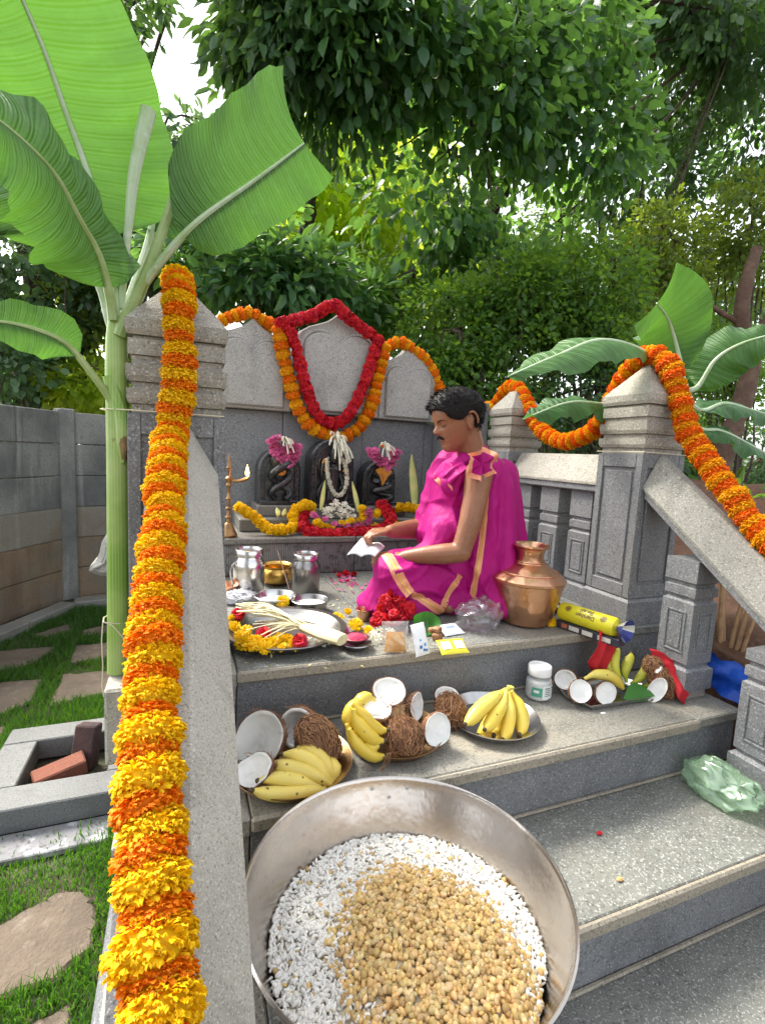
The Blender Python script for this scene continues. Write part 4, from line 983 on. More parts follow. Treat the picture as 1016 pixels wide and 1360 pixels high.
# left: two snakes coiled together
cx, w = .484, .115
t = idol(cx, w, zl, 1.50, 'left black stone idol of two intertwined snakes under a pink flower cluster')
for ph in (0, PI):
    q = [(cx + .048 * math.sin(s_ * 2 * PI * 1.15 + ph + .5) * (1 - .12 * s_), 2.672 - .022 * math.cos(s_ * 2 * PI * 1.15 + ph + .5), zl + .03 + .215 * s_) for s_ in np.linspace(0, 1, 26)]
    G().tube(q, list(np.linspace(.015, .021, 20)) + [.022, .024, .026, .024, .018, .009], 10).obj('snake', m_blk, t)
G().lathe([(0, -.012), (.03, -.008), (.044, 0), (.03, .009), (0, .012)], 16, M=Matrix.Translation((cx - .01, 2.675, zl + .235)) @ Matrix.Rotation(PI / 2, 4, 'X') @ Matrix.Diagonal((1, 1.2, 1, 1))).obj('hood', m_blk, t)
G().lathe([(0, .004), (.02, .003), (.028, 0), (0, -.003)], 12, M=Matrix.Translation((cx - .005, 2.660, zl + .175)) @ Matrix.Rotation(PI / 2, 4, 'X') @ Matrix.Diagonal((1, .7, 1, 1))).obj('turmeric_smear', m_paste, t)
# middle: crowned figure between rearing snakes
cx, w, zm = .778, .128, 1.186
t = idol(cx, w, zm, 1.565, 'middle black stone idol with a crowned figure wearing a white flower string')
g = G(); yb_ = 2.685
g.lathe([(.0, 0), (.038, .002), (.036, .05), (.028, .10), (.036, .15), (.040, .175), (.016, .19), (.014, .2), (0, .205)], 14, M=Matrix.Translation((cx, yb_, zm + .04)) @ Matrix.Diagonal((1, .6, 1, 1)))
g.lathe([(0, -.03), (.02, -.02), (.025, 0), (.022, .018), (.024, .024), (.018, .05), (.008, .07), (0, .072)], 14, M=Matrix.Translation((cx, yb_, zm + .27)))
for s_ in (-1, 1):
    g.tube(resample([(cx + s_ * .036, yb_, zm + .20), (cx + s_ * .062, yb_ - .005, zm + .15), (cx + s_ * .072, yb_ - .02, zm + .20), (cx + s_ * .068, yb_ - .022, zm + .245)], .012), .0095, 8)
    g.tube(resample([(cx + s_ * .034, yb_, zm + .19), (cx + s_ * .05, yb_ - .01, zm + .13), (cx + s_ * .03, yb_ - .03, zm + .10)], .012), .009, 8)
g.obj('carved_figure', m_blk, t)
for s_ in (-1, 1):
    q = [(cx + s_ * (.070 + .016 * math.sin(k * 9)), 2.69, zm + .03 + .24 * k) for k in np.linspace(0, 1, 22)]
    G().tube(q, list(np.linspace(.008, .012, 22)), 8).obj('snake', m_blk, t)
    G().tube(resample([(cx + s_ * .055, 2.672, zm + .27), (cx + s_ * .072, 2.668, zm + .235), (cx + s_ * .05, 2.668, zm + .20)], .012), .0065, 7).obj('turmeric_smear', m_paste, t)
# right: coiled snake with fan hood
cx, w = 1.068, .102
t = idol(cx, w, zl, 1.455, 'right black stone idol of a coiled snake with a turmeric-smeared fan hood')
q = []
for k in np.linspace(0, 1, 40):
    q.append((cx + .062 * math.sin(k * 2 * PI * 1.75) * (1 - .35 * k), 2.668 - .02 * math.cos(k * 2 * PI * 1.75), zl + .032 + .115 * k))
G().tube(q, list(np.linspace(.012, .019, 40)), 10).obj('snake', m_blk, t)
for k in range(7):
    a = R_(-60 + 20 * k)
    G().tube(resample([(cx, 2.680, zl + .12), (cx + .03 * math.sin(a), 2.668, zl + .165), (cx + .066 * math.sin(a), 2.658, zl + .150 + .072 * math.cos(a))], .012), .0115, 8).obj('hood_head', m_paste if 1 <= k <= 5 else m_blk, t)

# flower crowns and strings of the idols
heap('pink_flower_cluster', 'pink flower cluster with a white tuft crowning the left idol', 'flowers', zz([(245, 585), (262, 575), (255, 605), (258, 625), (270, 645), (285, 660), (305, 668), (325, 655), (338, 635), (345, 610), (325, 600), (310, 620), (330, 620), (275, 620), (300, 650)], 2.66), F_PINK, .035, 'pink flower crowns of the idols')
heap('pink_flower_cluster', 'pink flower cluster with a white tuft crowning the right idol', 'flowers', zz([(632, 625), (640, 640), (655, 660), (650, 625), (675, 675), (700, 685), (722, 675), (735, 650), (738, 630), (720, 628), (715, 655), (690, 665), (665, 645)], 2.66), F_PINK, .030, 'pink flower crowns of the idols')
def tuft(label, p, n, L, spread, mat, up=(0, -.5, .7), r=.0028, group='white flower tufts'):
    t = thing('flower_tuft', label, 'flowers', p, group)
    for i in range(n):
        d = np.array(up) + rng.normal(0, spread, 3); d /= np.linalg.norm(d); l = L * rng.uniform(.7, 1.1)
        q = [np.array(p), np.array(p) + d * l * .45, np.array(p) + d * l * .8 + np.array([0, 0, -.25 * l]), np.array(p) + d * l + np.array([0, -.0, -.62 * l])]
        G().tube(resample(q, l * .25), [r * .7, r, r * 1.4, r * 1.2, r * .5][:len(resample(q, l * .25))] if len(resample(q, l * .25)) <= 5 else r, 5).obj('petal', mat, t)
    return t
tuft('white petal tuft in the middle of the left pink cluster', zz([(293, 578)], 2.64)[0], 16, .055, .35, m_whi, (.2, -.5, .1), .004)
tuft('white petal tuft on the right pink cluster', zz([(690, 608)], 2.64)[0], 20, .060, .4, m_whi, (0, -.6, .1), .004)
tuft('long white drooping flower tuft on top of the middle idol', zz([(495, 578)], 2.66)[0], 46, .110, .30, m_whi, (.05, -.55, .05), .004)
heap('orange_bud', 'small orange flower topping the right white tuft', 'flowers', zz([(683, 605)], 2.65), F_ORA, .012, part='marigold')
garland('white jasmine string hung around the neck of the middle idol', z4([(462, 655), (462, 700), (470, 745), (485, 785), (500, 800), (520, 795), (535, 765), (540, 720), (530, 670), (515, 655)], 2.645), .0135, .0115, lambda i: F_WHITE, name='jasmine', face=(0, -1, 0), around=2, off=.006)
# pale leaf strips and the standing spathe
m_palm = M('tender_palm_leaf', (.66, .60, .20), .55, transl=.2, coord='obj', layers=[('n', 14, 3, (.44, .50, .12), .45, .7), ('w', 40, 2, (.74, .68, .34), .5, .9, .5)])
def blade(name, label, cat, p0, p1, w, bulge=.25, group=None):
    p0, p1 = np.array(p0), np.array(p1); d = p1 - p0; L = np.linalg.norm(d); d /= L; s_ = np.cross(d, (0, -1, .1)); s_ /= np.linalg.norm(s_); f = np.cross(s_, d); rows = []
    for u in np.linspace(0, 1, 12):
        ww = w * (math.sin(PI * min(1, .12 + u * .88) ** 1.0) ** .7 if bulge else (1 - u)) if u < 1 else .0005
        rows.append([p0 + d * L * u + s_ * ww * v + f * (-.28 * w * v * v + .004 * math.sin(u * 5)) for v in (-1, -.5, 0, .5, 1)] + [p0 + d * L * u + s_ * ww * v * .9 + f * (-.012 - .28 * w * v * v) for v in (1, .5, 0, -.5, -1)])
    return tag(G().grid(rows, close_v=True, cap0=True, cap1=True).obj(name, m_palm, ang=60), label, cat, group)
blade('palm_spathe', 'pale yellow-green palm flower spathe standing upright right of the idols', 'palm spathe', zz([(812, 852)], 2.66)[0], zz([(800, 635)], 2.84)[0], .026)
blade('palm_strip', 'pale leaf strip leaning at the left of the middle idol', 'leaf strip', zz([(437, 860)], 2.56)[0], zz([(456, 738)], 2.64)[0], .011, group='pale leaf strips')
blade('palm_strip', 'pale leaf strip leaning at the right of the middle idol', 'leaf strip', zz([(588, 865)], 2.56)[0], zz([(563, 742)], 2.64)[0], .012, group='pale leaf strips')
for q, lab in ((((270, 880), (262, 845)), 'dry yellow leaf standing behind the left yellow garland'), (((290, 878), (300, 850)), 'curled dry leaf beside the left idol plinth')):
    blade('dry_leaf', lab, 'leaf', zz([q[0]], 2.50)[0], zz([q[1]], 2.54)[0], .012, group='dry leaves on the bench')

# oil lamp
m_brass_old = M('old_brass', (.34, .20, .09), .38, .9, layers=[('n', 20, 5, (.14, .075, .04), .45, .7)])
lp = at(303, 713, y=2.37); lp[2] = 1.083
t = thing('oil_lamp', 'tall slim brass oil lamp with a burning wick beside the left pillar', 'oil lamp', lp)
prof = [(0, 0), (.040, .001), (.042, .010), (.036, .020), (.026, .040), (.020, .058), (.010, .066), (.009, .085), (.015, .092), (.009, .10), (.008, .125), (.014, .132), (.008, .14), (.0075, .17), (.013, .178), (.0075, .186), (.0075, .23), (.013, .238), (.010, .25), (.018, .262), (.018, .272), (.007, .28), (.007, .31), (.012, .318), (.006, .33), (.008, .345), (.003, .372), (0, .385)]
G().lathe(prof, 20, lp).obj('lamp_stem', m_brass_old, t)
q = resample([lp + np.array([.0, 0, .262]), lp + np.array([.04, -.004, .258]), lp + np.array([.075, -.006, .270]), lp + np.array([.09, -.008, .285])], .012)
G().tube(q, list(np.linspace(.012, .017, len(q) - 2)) + [.014, .006], 9, flat=.55).obj('lamp_spout', m_brass_old, t)
m_flame = M('flame', (.9, .5, .1), .5, emit=((1.0, .55, .12), 9))
fp = lp + np.array([.080, -.008, .280])
G().lathe([(0, 0), (.007, .008), (.0085, .018), (.006, .032), (.0025, .046), (0, .056)], 10, fp).obj('flame', m_flame, t)
fl = bpy.data.lights.new('flame_glow', 'POINT'); fl.energy = .12; fl.color = (1, .6, .25); fl.shadow_soft_size = .012
flo = bpy.data.objects.new('flame_glow', fl); C.objects.link(flo); flo.parent = t; flo.location = Vector(fp) - wloc(t) + Vector((0, -.02, .03))
# ---------------------------------------------------------------- metal, glass and cloth materials
m_steel = M('steel', (.62, .61, .60), .22, 1, layers=[('n', 12, 4, (.45, .44, .43), .45, .7)], bump=('n', 60, 3, .0005))
m_steel_dull = M('dull_steel', (.33, .32, .31), .30, 1, layers=[('n', 9, 4, (.25, .24, .235), .45, .7)])
m_basin = M('brushed_steel', (.54, .50, .46), .25, 1, layers=[('n', 4, 4, (.42, .37, .32), .42, .68), ('n', 60, 3, (.36, .32, .28), .62, .75)], bump=[('n', 14, 3, .0015), ('n', 120, 2, .0003, (1, 1, .1))])
m_copper = M('hammered_copper', (.64, .36, .22), .30, 1, layers=[('n', 5, 4, (.72, .42, .26), .45, .7), ('n', 14, 5, (.42, .19, .10), .55, .78)], bump=[('v', 26, 0, .0022), ('n', 10, 3, .002)])
m_brass = M('brass', (.62, .38, .10), .28, 1, layers=[('n', 9, 4, (.45, .24, .06), .45, .7)])
m_brass_plate = M('tarnished_brass', (.42, .27, .13), .36, .95, layers=[('n', 9, 5, (.24, .14, .07), .42, .7)])
m_milk = M('milk', (.82, .82, .78), .3)
m_white = M('white_plastic', (.78, .78, .76), .35)
m_cream = M('cream_strand', (.72, .66, .44), .55, transl=.15, layers=[('n', 12, 4, (.58, .52, .28), .45, .7)])
m_kumkum = M('red_powder', (.36, .02, .07), .9, layers=[('n', 60, 4, (.62, .06, .12), .45, .65)], bump=('n', 80, 4, .004))
m_coir = M('coconut_husk', (.30, .155, .075), .95, island=.4, layers=[('n', 18, 5, (.16, .075, .034), .45, .7)])
m_shell = M('coconut_shell', (.19, .080, .040), .85, layers=[('n', 22, 5, (.07, .03, .016), .42, .7), ('w', 8, 6, (.27, .15, .08), .55, .9, .6, (1, 1, .2))], bump=[('w', 9, 6, .004, (1, 1, .2)), ('n', 60, 5, .004)])
m_flesh = M('coconut_flesh', (.80, .79, .75), .42, sss=.12, layers=[('n', 11, 5, (.56, .56, .52), .48, .74), ('n', 50, 4, (.78, .77, .74), .5, .7)], bump=('n', 40, 4, .0015))
m_bskin = M('banana_skin', (.72, .52, .06), .42, layers=[('n', 7, 3, (.66, .56, .12), .45, .7), ('v', 34, 0, (.09, .045, .015), .13, .06, .85), ('n', 28, 5, (.32, .18, .03), .64, .74)], rnd=.10)
m_bskin_pale = M('pale_banana_skin', (.72, .55, .12), .45, layers=[('n', 7, 3, (.66, .53, .12), .45, .7), ('v', 42, 0, (.06, .03, .012), .17, .08, .9), ('n', 26, 5, (.22, .12, .03), .66, .75)], rnd=.08)
m_bskin_green = M('green_banana_skin', (.52, .50, .05), .42, layers=[('n', 9, 3, (.36, .42, .04), .42, .66), ('n', 34, 5, (.18, .11, .02), .62, .74)], rnd=.12)
m_btip = M('banana_tip', (.06, .04, .02), .8)
m_bstalk = M('banana_stalk', (.50, .46, .10), .55, layers=[('n', 40, 4, (.30, .24, .06), .5, .7)])

def film(name, col, a=.35, rough=.22):
    m = bpy.data.materials.new(name); m.use_nodes = True; nt = m.node_tree; N, L = nt.nodes, nt.links; b = N['Principled BSDF']
    b.inputs['Base Color'].default_value = (*col, 1); b.inputs['Roughness'].default_value = rough; b.inputs['Specular IOR Level'].default_value = .8
    tr = N.new('ShaderNodeBsdfTransparent'); tr.inputs[0].default_value = (*[min(1, c * .35 + .64) for c in col], 1)
    gl = N.new('ShaderNodeBsdfGlossy'); gl.inputs['Roughness'].default_value = rough; gl.inputs[0].default_value = (.95, .95, .95, 1)
    tl = N.new('ShaderNodeBsdfTranslucent'); tl.inputs[0].default_value = (*col, 1)
    m1 = N.new('ShaderNodeMixShader'); m1.inputs[0].default_value = .5; L.new(b.outputs[0], m1.inputs[1]); L.new(tl.outputs[0], m1.inputs[2])
    lw = N.new('ShaderNodeLayerWeight'); lw.inputs[0].default_value = .35
    rg = N.new('ShaderNodeMapRange'); rg.inputs[3].default_value = .06; rg.inputs[4].default_value = .60; L.new(lw.outputs['Facing'], rg.inputs[0])
    m2 = N.new('ShaderNodeMixShader'); m2.inputs[0].default_value = a; L.new(tr.outputs[0], m2.inputs[1]); L.new(m1.outputs[0], m2.inputs[2])
    m3 = N.new('ShaderNodeMixShader'); L.new(rg.outputs[0], m3.inputs[0]); L.new(m2.outputs[0], m3.inputs[1]); L.new(gl.outputs[0], m3.inputs[2])
    L.new(m3.outputs[0], N['Material Output'].inputs[0]); return m
m_film = film('clear_plastic', (.82, .82, .85), .10, .10)
m_film_g = film('green_plastic', (.55, .80, .54), .40, .12)
m_glass = film('clear_jar', (.85, .87, .86), .06, .05)

def lathe_thing(name, label, cat, c, prof, mat, n=36, part='body', group=None, sc_=1.0):
    t = thing(name, label, cat, c, group)
    G().lathe([(r * sc_, z * sc_) for r, z in prof], n, c).obj(part, mat, t)
    return t

def crumple(name, label, cat, c, rad, mat, seed, amp=.35, n=5, flat_z=None, freq=3.0, parent=None, group=None, rot=0):
    """thin crumpled bag: a closed skin folded along many random creases"""
    rs = np.random.default_rng(seed); bm = bmesh.new(); bmesh.ops.create_icosphere(bm, subdivisions=n, radius=1)
    P = np.array([v.co for v in bm.verts]); a = amp; f = freq * .5
    for k in range(9):
        m_, d_ = rs.normal(0, 1, 3), rs.normal(0, 1, 3); m_ /= np.linalg.norm(m_); d_ /= np.linalg.norm(d_)
        x = P @ m_ * f + rs.uniform(0, 1); tri = 2 * np.abs(2 * (x - np.floor(x + .5))) - 1
        P = P + np.outer(tri * a * .5, d_); a *= .80; f *= 1.16
    P *= np.array(rad); ca, sa = math.cos(rot), math.sin(rot); P[:, :2] = P[:, :2] @ np.array([[ca, sa], [-sa, ca]])
    if flat_z is not None: low_ = P[:, 2] < flat_z; P[low_, 2] = flat_z + (P[low_, 2] - flat_z) * .05
    for v, q in zip(bm.verts, P): v.co = q
    me = bpy.data.meshes.new(name); bm.to_mesh(me); bm.free(); me.materials.append(mat)
    me.polygons.foreach_set('use_smooth', [True] * len(me.polygons))
    o = link(name, me, parent, world=False); o.location = Vector([float(a) for a in c]) - (wloc(parent) if parent else Vector())
    return tag(o, label, cat, group)

ZP, Z2 = .90, .72
# ---------------------------------------------------------------- vessels on the platform
jar = [(0, 0), (.048, .001), (.052, .008), (.053, .10), (.052, .118), (.044, .130), (.043, .138), (.046, .140)]
lid = [(.0475, .1405), (.0485, .1415), (.0485, .158), (.046, .162), (.043, .163), (.041, .156), (0, .154)]
p = at(330, 790, z=ZP)
t = lathe_thing('steel_jar', 'taller steel jar with lid next to the left pillar', 'jar', p, jar, m_steel, group='lidded steel jars', sc_=1.18); G().lathe([(r * 1.18, z * 1.18) for r, z in lid], 36, p).obj('lid', m_steel, t)
G().tube(resample([p + np.array([-.052, -.03, .145]), p + np.array([-.075, -.035, .12]), p + np.array([-.066, -.035, .05])], .02), .0035, 6).obj('handle', m_steel, t)
p = at(405, 786, z=ZP)
t = lathe_thing('steel_jar', 'shorter straight steel jar with lid between the brass bowl and the altar face', 'jar', p, [(r * 1.12, z) for r, z in jar], m_steel_dull, group='lidded steel jars', sc_=1.03); G().lathe([(r * 1.15, z * 1.03) for r, z in lid], 36, p).obj('lid', m_steel, t)
p = at(367, 776, z=ZP)
t = lathe_thing('brass_bowl', 'round brass bowl behind the two steel bowls', 'bowl', p, [(0, 0), (.035, .001), (.062, .018), (.073, .045), (.070, .066), (.062, .078), (.068, .086), (.070, .09), (.066, .088), (.060, .078), (.066, .06), (.06, .03), (0, .012)], m_brass)
G().tube([p + np.array([-.066 + .018 * math.cos(a), -.05 + .012 * math.sin(a), .045 + .022 * math.sin(a)]) for a in np.linspace(0, 2 * PI, 14)], .003, 6).obj('ring_handle', m_brass, t)
p = at(300, 792, z=ZP)
lathe_thing('copper_bowl', 'small copper bowl half hidden by the left pillar', 'bowl', p, [(0, 0), (.03, .001), (.048, .025), (.052, .05), (.049, .05), (.044, .028), (0, .01)], m_copper)
bowl = [(0, 0), (.050, .001), (.060, .006), (.066, .042), (.070, .0455), (.068, .047), (.0635, .042), (.058, .012), (0, .008)]
p = at(366, 808, z=ZP)
t = lathe_thing('steel_bowl', 'steel bowl of milk with a yellow flower on its rim', 'bowl', p, bowl, m_steel, group='steel bowls of milk', sc_=1.12); G().lathe([(0, .030), (.068, .030)], 36, p).obj('milk', m_milk, t)
p2 = at(411, 812, z=ZP)
t = lathe_thing('steel_bowl', 'steel bowl of milky liquid right of the flowered bowl', 'bowl', p2, bowl, m_steel_dull, group='steel bowls of milk', sc_=1.02); G().lathe([(0, .030), (.060, .030)], 36, p2).obj('milk', M('thin_milk', (.62, .62, .56), .25), t)
q = [at(389, 806, y=p[1] + .05), at(382, 775, y=p[1] + .09), at(368, 730, y=p[1] + .14)]
tag(G().tube(resample(q, .03), .0028, 6).obj('incense_stick', M('incense', (.30, .19, .14), .8)), 'thin brown incense stick leaning between the steel vessels', 'incense stick')
put_f = lambda p, me, r, lab, cat='flower', grp=None, ax=(0, -.6, .8): tag(put('flower', me, None, p, ax, r), lab, cat, grp)
put_f(at(376, 799, y=p[1] - .07), F_CHRY[0], .026, 'yellow flower resting on the rim of the milk bowl', grp='loose yellow flowers on the platform', ax=(0, -.75, .65))
crumple('crumpled_cloth', 'crumpled greyish white cloth beside the copper bowl at the left pillar', 'cloth', at(318, 800, z=ZP) + np.array([0, 0, .018]), (.062, .05, .03), M('grey_cloth', (.50, .50, .52), .9), 2, .4, flat_z=-.017)

# big perforated tray
pc = np.array([.305, 1.545, ZP])
t = thing('steel_tray', 'wide perforated steel tray holding flowers and a cream flower spray', 'tray', pc)
G().lathe([(0, .004), (.135, .004), (.150, .008), (.178, .034), (.196, .036), (.198, .034), (.196, .031), (.182, .030), (.156, .003), (.14, 0), (0, 0)], 64, pc).obj('dish', m_steel_dull, t)
g = G()
for rr in (.157, .163, .169):
    for a in np.arange(0, 2 * PI, .05): g.box(-.0016, .0016, -.0016, .0016, -.0005, .001, .0003, M=Matrix.Translation((pc[0] + rr * math.cos(a), pc[1] + rr * math.sin(a), pc[2] + .0115 + (rr - .155) * .95)) @ Matrix.Rotation(a, 4, 'Z') @ Matrix.Rotation(-.75, 4, 'Y'))
o = g.obj('rim_dots', M('hole_dark', (.05, .05, .05), .6), t)
# flowers on the tray
fl_ = []
for px, py in [(312, 832), (318, 845), (327, 838), (333, 850), (322, 854), (338, 858), (330, 860), (345, 859), (352, 861), (362, 855), (372, 850), (382, 848), (390, 856), (375, 860), (355, 852), (400, 852), (343, 850), (308, 822)]:
    fl_.append(at(px, py, z=ZP + .035))
heap('yellow_flowers', 'heap of yellow chrysanthemums in the steel tray', 'flowers', fl_, F_CHRY, .020, 'flowers in the steel tray')
for px, py, lab in ((316, 816, 'red rose at the back of the steel tray'), (350, 842, 'red rose in the middle of the yellow flowers'), (398, 852, 'red rose at the right of the yellow flowers')):
    tag(put('rose', F_ROSE[0], None, at(px, py, z=ZP + .045), (-.2, -.6, .7), .024), lab, 'rose', 'red roses in the steel tray')
t = thing('flower_spray', 'cream palm flower spray lying across the steel tray with its cut stalk to the right', 'flower spray', at(380, 835, z=ZP + .06))
p0 = at(455, 850, z=ZP + .06); p1 = at(402, 832, z=ZP + .065)
for i in range(46):
    e = at(rng.uniform(313, 350), 0, z=ZP + .05) if False else at(312 + rng.uniform(0, 26), 803 + rng.uniform(-2, 14), z=ZP + rng.uniform(.05, .085))
    m1 = p1 + rng.normal(0, .006, 3); m2 = (p1 + e) / 2 + rng.normal(0, .008, 3) + np.array([0, 0, .015])
    G().tube(resample([p0 + (p1 - p0) * .3 + rng.normal(0, .004, 3), m1, m2, e], .03), .0022 + .001 * rng.random(), 5).obj('strand', m_cream, t) if i < 26 else None
    if i >= 26:
        e2 = at(rng.uniform(325, 372), rng.uniform(818, 850), z=ZP + .05)
        G().tube(resample([m1, (m1 + e2) / 2 + np.array([0, 0, .012]), e2], .03), .0016, 5).obj('strand', m_cream, t)
rows = []
for u in np.linspace(0, 1, 9):
    c = p1 + (p0 - p1) * u; w = .018 + .008 * math.sin(u * PI) + .010 * u; d = (p0 - p1) / np.linalg.norm(p0 - p1); s_ = np.cross(d, (0, 0, 1)); s_ /= np.linalg.norm(s_)
    rows.append([c + s_ * w * math.cos(a) + np.array([0, 0, 1]) * w * .55 * math.sin(a) for a in np.linspace(0, 2 * PI, 14, endpoint=False)])
G().grid(rows, close_v=True, cap0=True, cap1=True).obj('sheath', m_cream, t)
fl_ = [at(rng.uniform(372, 402), rng.uniform(812, 830), z=ZP + .012) for _ in range(26)] + [at(rng.uniform(405, 440), rng.uniform(848, 858), z=ZP + .02) for _ in range(14)]
heap('white_petals', 'scattering of small white petals behind the cream spray in the tray', 'petals', fl_, F_WHITE, .008, part='jasmine')

# cups, flowers, packets in front of the man
p = at(472, 862, z=ZP)
t = lathe_thing('steel_cup', 'small steel bowl nested with a dish of red powder', 'bowl', p, [(0, 0), (.028, .001), (.042, .018), (.050, .022), (.049, .025), (.040, .022), (0, .006)], m_steel_dull)
G().lathe([(.030, .0255), (.037, .035), (.041, .040), (.039, .041), (.034, .034), (0, .029)], 28, p).obj('inner_dish', M('maroon_dish', (.16, .05, .055), .35, .6), t)
G().lathe([(.033, .034), (.024, .043), (.010, .048), (0, .049)], 24, p).obj('red_powder', m_kumkum, t)
for px, py, r, lab in ((448, 822, .026, 'yellow flower at the back edge of the steel tray'), (473, 830, .027, 'yellow flower in front of the small copper cup'), (490, 838, .020, 'small yellow flower left of the white blossoms'), (462, 812, .015, 'small yellow bud behind the steel cup'), (730, 825, .026, 'yellow marigold lying against the copper pot')):
    put_f(at(px, py, z=ZP + .018), F_CHRY[1] if px < 700 else F_YEL[0], r, lab, grp='loose yellow flowers on the platform')
tag(put('flower', F_PINK[0], None, at(457, 838, z=ZP + .015), (0, -.5, .8), .020), 'magenta flower behind the bowl of red powder', 'flower')
heap('white_flowers', 'cluster of white blossoms beside the plastic bag of orange powder', 'flowers', [at(a, b, z=ZP + .015) for a, b in [(497, 842), (505, 838), (512, 845), (503, 848), (518, 838), (492, 850)]], F_WHITE, .018, part='jasmine')
p = at(483, 824, z=ZP)
lathe_thing('copper_cup', 'little copper cup in front of the red roses', 'cup', p, [(0, 0), (.018, .001), (.023, .02), (.026, .038), (.031, .042), (.030, .044), (.024, .039), (.021, .02), (0, .006)], m_copper)
heap('red_roses', 'heap of red roses on the platform by the man\'s knee', 'flowers', [at(a, b, y=yy) for a, b, yy in [(503, 818, 1.52), (515, 822, 1.51), (528, 822, 1.51), (540, 815, 1.52), (508, 808, 1.54), (520, 809, 1.53), (533, 807, 1.53), (512, 798, 1.55), (525, 797, 1.55), (519, 789, 1.57), (500, 825, 1.51), (532, 796, 1.56), (543, 808, 1.54), (523, 815, 1.50)]], F_ROSE, .024, part='rose')
G().tube(resample([at(505, 832, z=ZP + .01), at(507, 815, z=ZP + .05), at(509, 805, z=ZP + .08)], .02), .006, 6).obj('x', m_film) if False else None

def pillow(label, c, w, h, d, rot, mat, name='packet', cat='packet', group=None, prints=(), tilt=0, crimp=.006):
    """a filled sachet w x h with crimped ends, standing or lying; local x width, z height, thickness d along y"""
    t = thing(name, label, cat, c, group); nx, nz_ = 17, 15
    V = []; rows_f, rows_b = [], []
    for i in np.linspace(-1, 1, nz_):
        rf, rb = [], []
        for j in np.linspace(-1, 1, nx):
            b = max(0, 1 - abs(i) ** 3.0) ** .7 * max(0, 1 - abs(j) ** 4) ** .7
            wr = .05 * d * math.sin(j * 17 + i * 5) * (1 - b) + .12 * d * math.sin(j * 7 + i * 9)
            x, z = j * w / 2 * (1 - .05 * math.cos(i * 1.5)), i * h / 2
            rf.append((x, -d / 2 * b + wr * .4 - .0006, z)); rb.append((x, d / 2 * b + wr * .4 + .0006, z))
        rows_f.append(rf); rows_b.append(rb)
    g = G(); g.grid(rows_f); g.grid(rows_b)
    o = g.obj('pouch', mat, t, world=False, ang=60)
    for (x0, x1, z0, z1, m_) in prints:
        rows = []
        for i in np.linspace(z0, z1, 7):
            r = []
            for j in np.linspace(x0, x1, 9):
                b = max(0, 1 - abs(i) ** 3.0) ** .7 * max(0, 1 - abs(j) ** 4) ** .7; wr = .05 * d * math.sin(j * 17 + i * 5) * (1 - b) + .12 * d * math.sin(j * 7 + i * 9)
                r.append((j * w / 2 * (1 - .05 * math.cos(i * 1.5)), -d / 2 * b + wr * .4 - .0018, i * h / 2))
            rows.append(r)
        G().grid(rows).obj('print', m_, o, world=False, ang=180)
    t.rotation_euler = (R_(tilt), 0, R_(rot)); return t
m_pk_w = M('packet_white', (.74, .76, .78), .3, layers=[('n', 16, 3, (.55, .62, .72), .55, .75)])
m_blue = M('print_blue', (.03, .16, .42), .35); m_blk_ink = M('print_black', (.03, .03, .03), .5); m_pk_y = M('packet_yellow', (.72, .62, .03), .3)
m_label = M('label_white', (.76, .77, .76), .4, layers=[('w', 30, 3, (.35, .36, .38), .62, .8, .5, (.2, 1, 3))])
m_orange_p = M('turmeric_powder', (.62, .30, .06), .8, layers=[('n', 30, 4, (.72, .42, .10), .45, .7)])
p = at(524, 866, z=ZP)
t = pillow('clear bag of orange powder at the platform edge', p + np.array([0, 0, .047]), .085, .095, .034, -12, m_film, tilt=-16)
G().grid([[(j * .034 * (1 - .25 * (i + 1) / 2), s_ * .013 * (1 - i * i * .6) * (1 - j ** 4), -.044 + (i + 1) * .030) for j in np.linspace(-1, 1, 9)] for s_ in (-1,) for i in np.linspace(-1, 1, 8)]).obj('powder', m_orange_p, t, world=False)
G().grid([[(j * .034 * (1 - .25 * (i + 1) / 2), s_ * .013 * (1 - i * i * .6) * (1 - j ** 4), -.044 + (i + 1) * .030) for j in np.linspace(-1, 1, 9)] for s_ in (1,) for i in np.linspace(-1, 1, 8)]).obj('powder', m_orange_p, t, world=False)
p = at(558, 868, z=ZP)
pillow('white sachet with blue flower print standing at the platform edge', p + np.array([-.004, 0, .045]), .058, .096, .020, 18, M('sachet_white', (.80, .81, .82), .3), tilt=-20,
       prints=[(-.55, -.15, -.55, -.35, m_blue), (-.05, .3, -.75, -.6, m_blue), (.1, .45, -.45, -.25, M('print_sky', (.10, .36, .62), .35)), (-.4, -.2, -.1, .05, M('print_sky2', (.14, .42, .66), .35)), (.35, .6, -.8, -.65, m_blue)])
# folded leaf holding brown pieces
p = at(570, 848, z=ZP)
t = thing('leaf_cup', 'green leaf folded into a cone holding brown betel pieces', 'leaf cup', p)
lc = p + np.array([.002, .035, .040]); Lm = Matrix.Translation(lc) @ rotm((-.15, -.75, .62))
m_bl = M('betel_leaf', (.035, .17, .025), .32, layers=[('w', 14, 2, (.06, .26, .04), .5, .9, .6), ('n', 30, 4, (.02, .10, .02), .5, .7)], transl=.2, tcol=(.15, .5, .04))
rows = [[(u * .047 * math.cos(a) * (1 + .10 * math.cos(3 * a)), u * .042 * math.sin(a) * (1 + .08 * math.sin(2 * a)), -.034 + .034 * u ** 1.5 + .006 * math.sin(2 * a + 1) * u) for a in np.linspace(0, 2 * PI, 32, endpoint=False)] for u in np.linspace(.06, 1, 10)]
g = G().grid(rows, close_v=True, cap0=True); g.xf(Lm); g.obj('leaf', m_bl, t, ang=180)
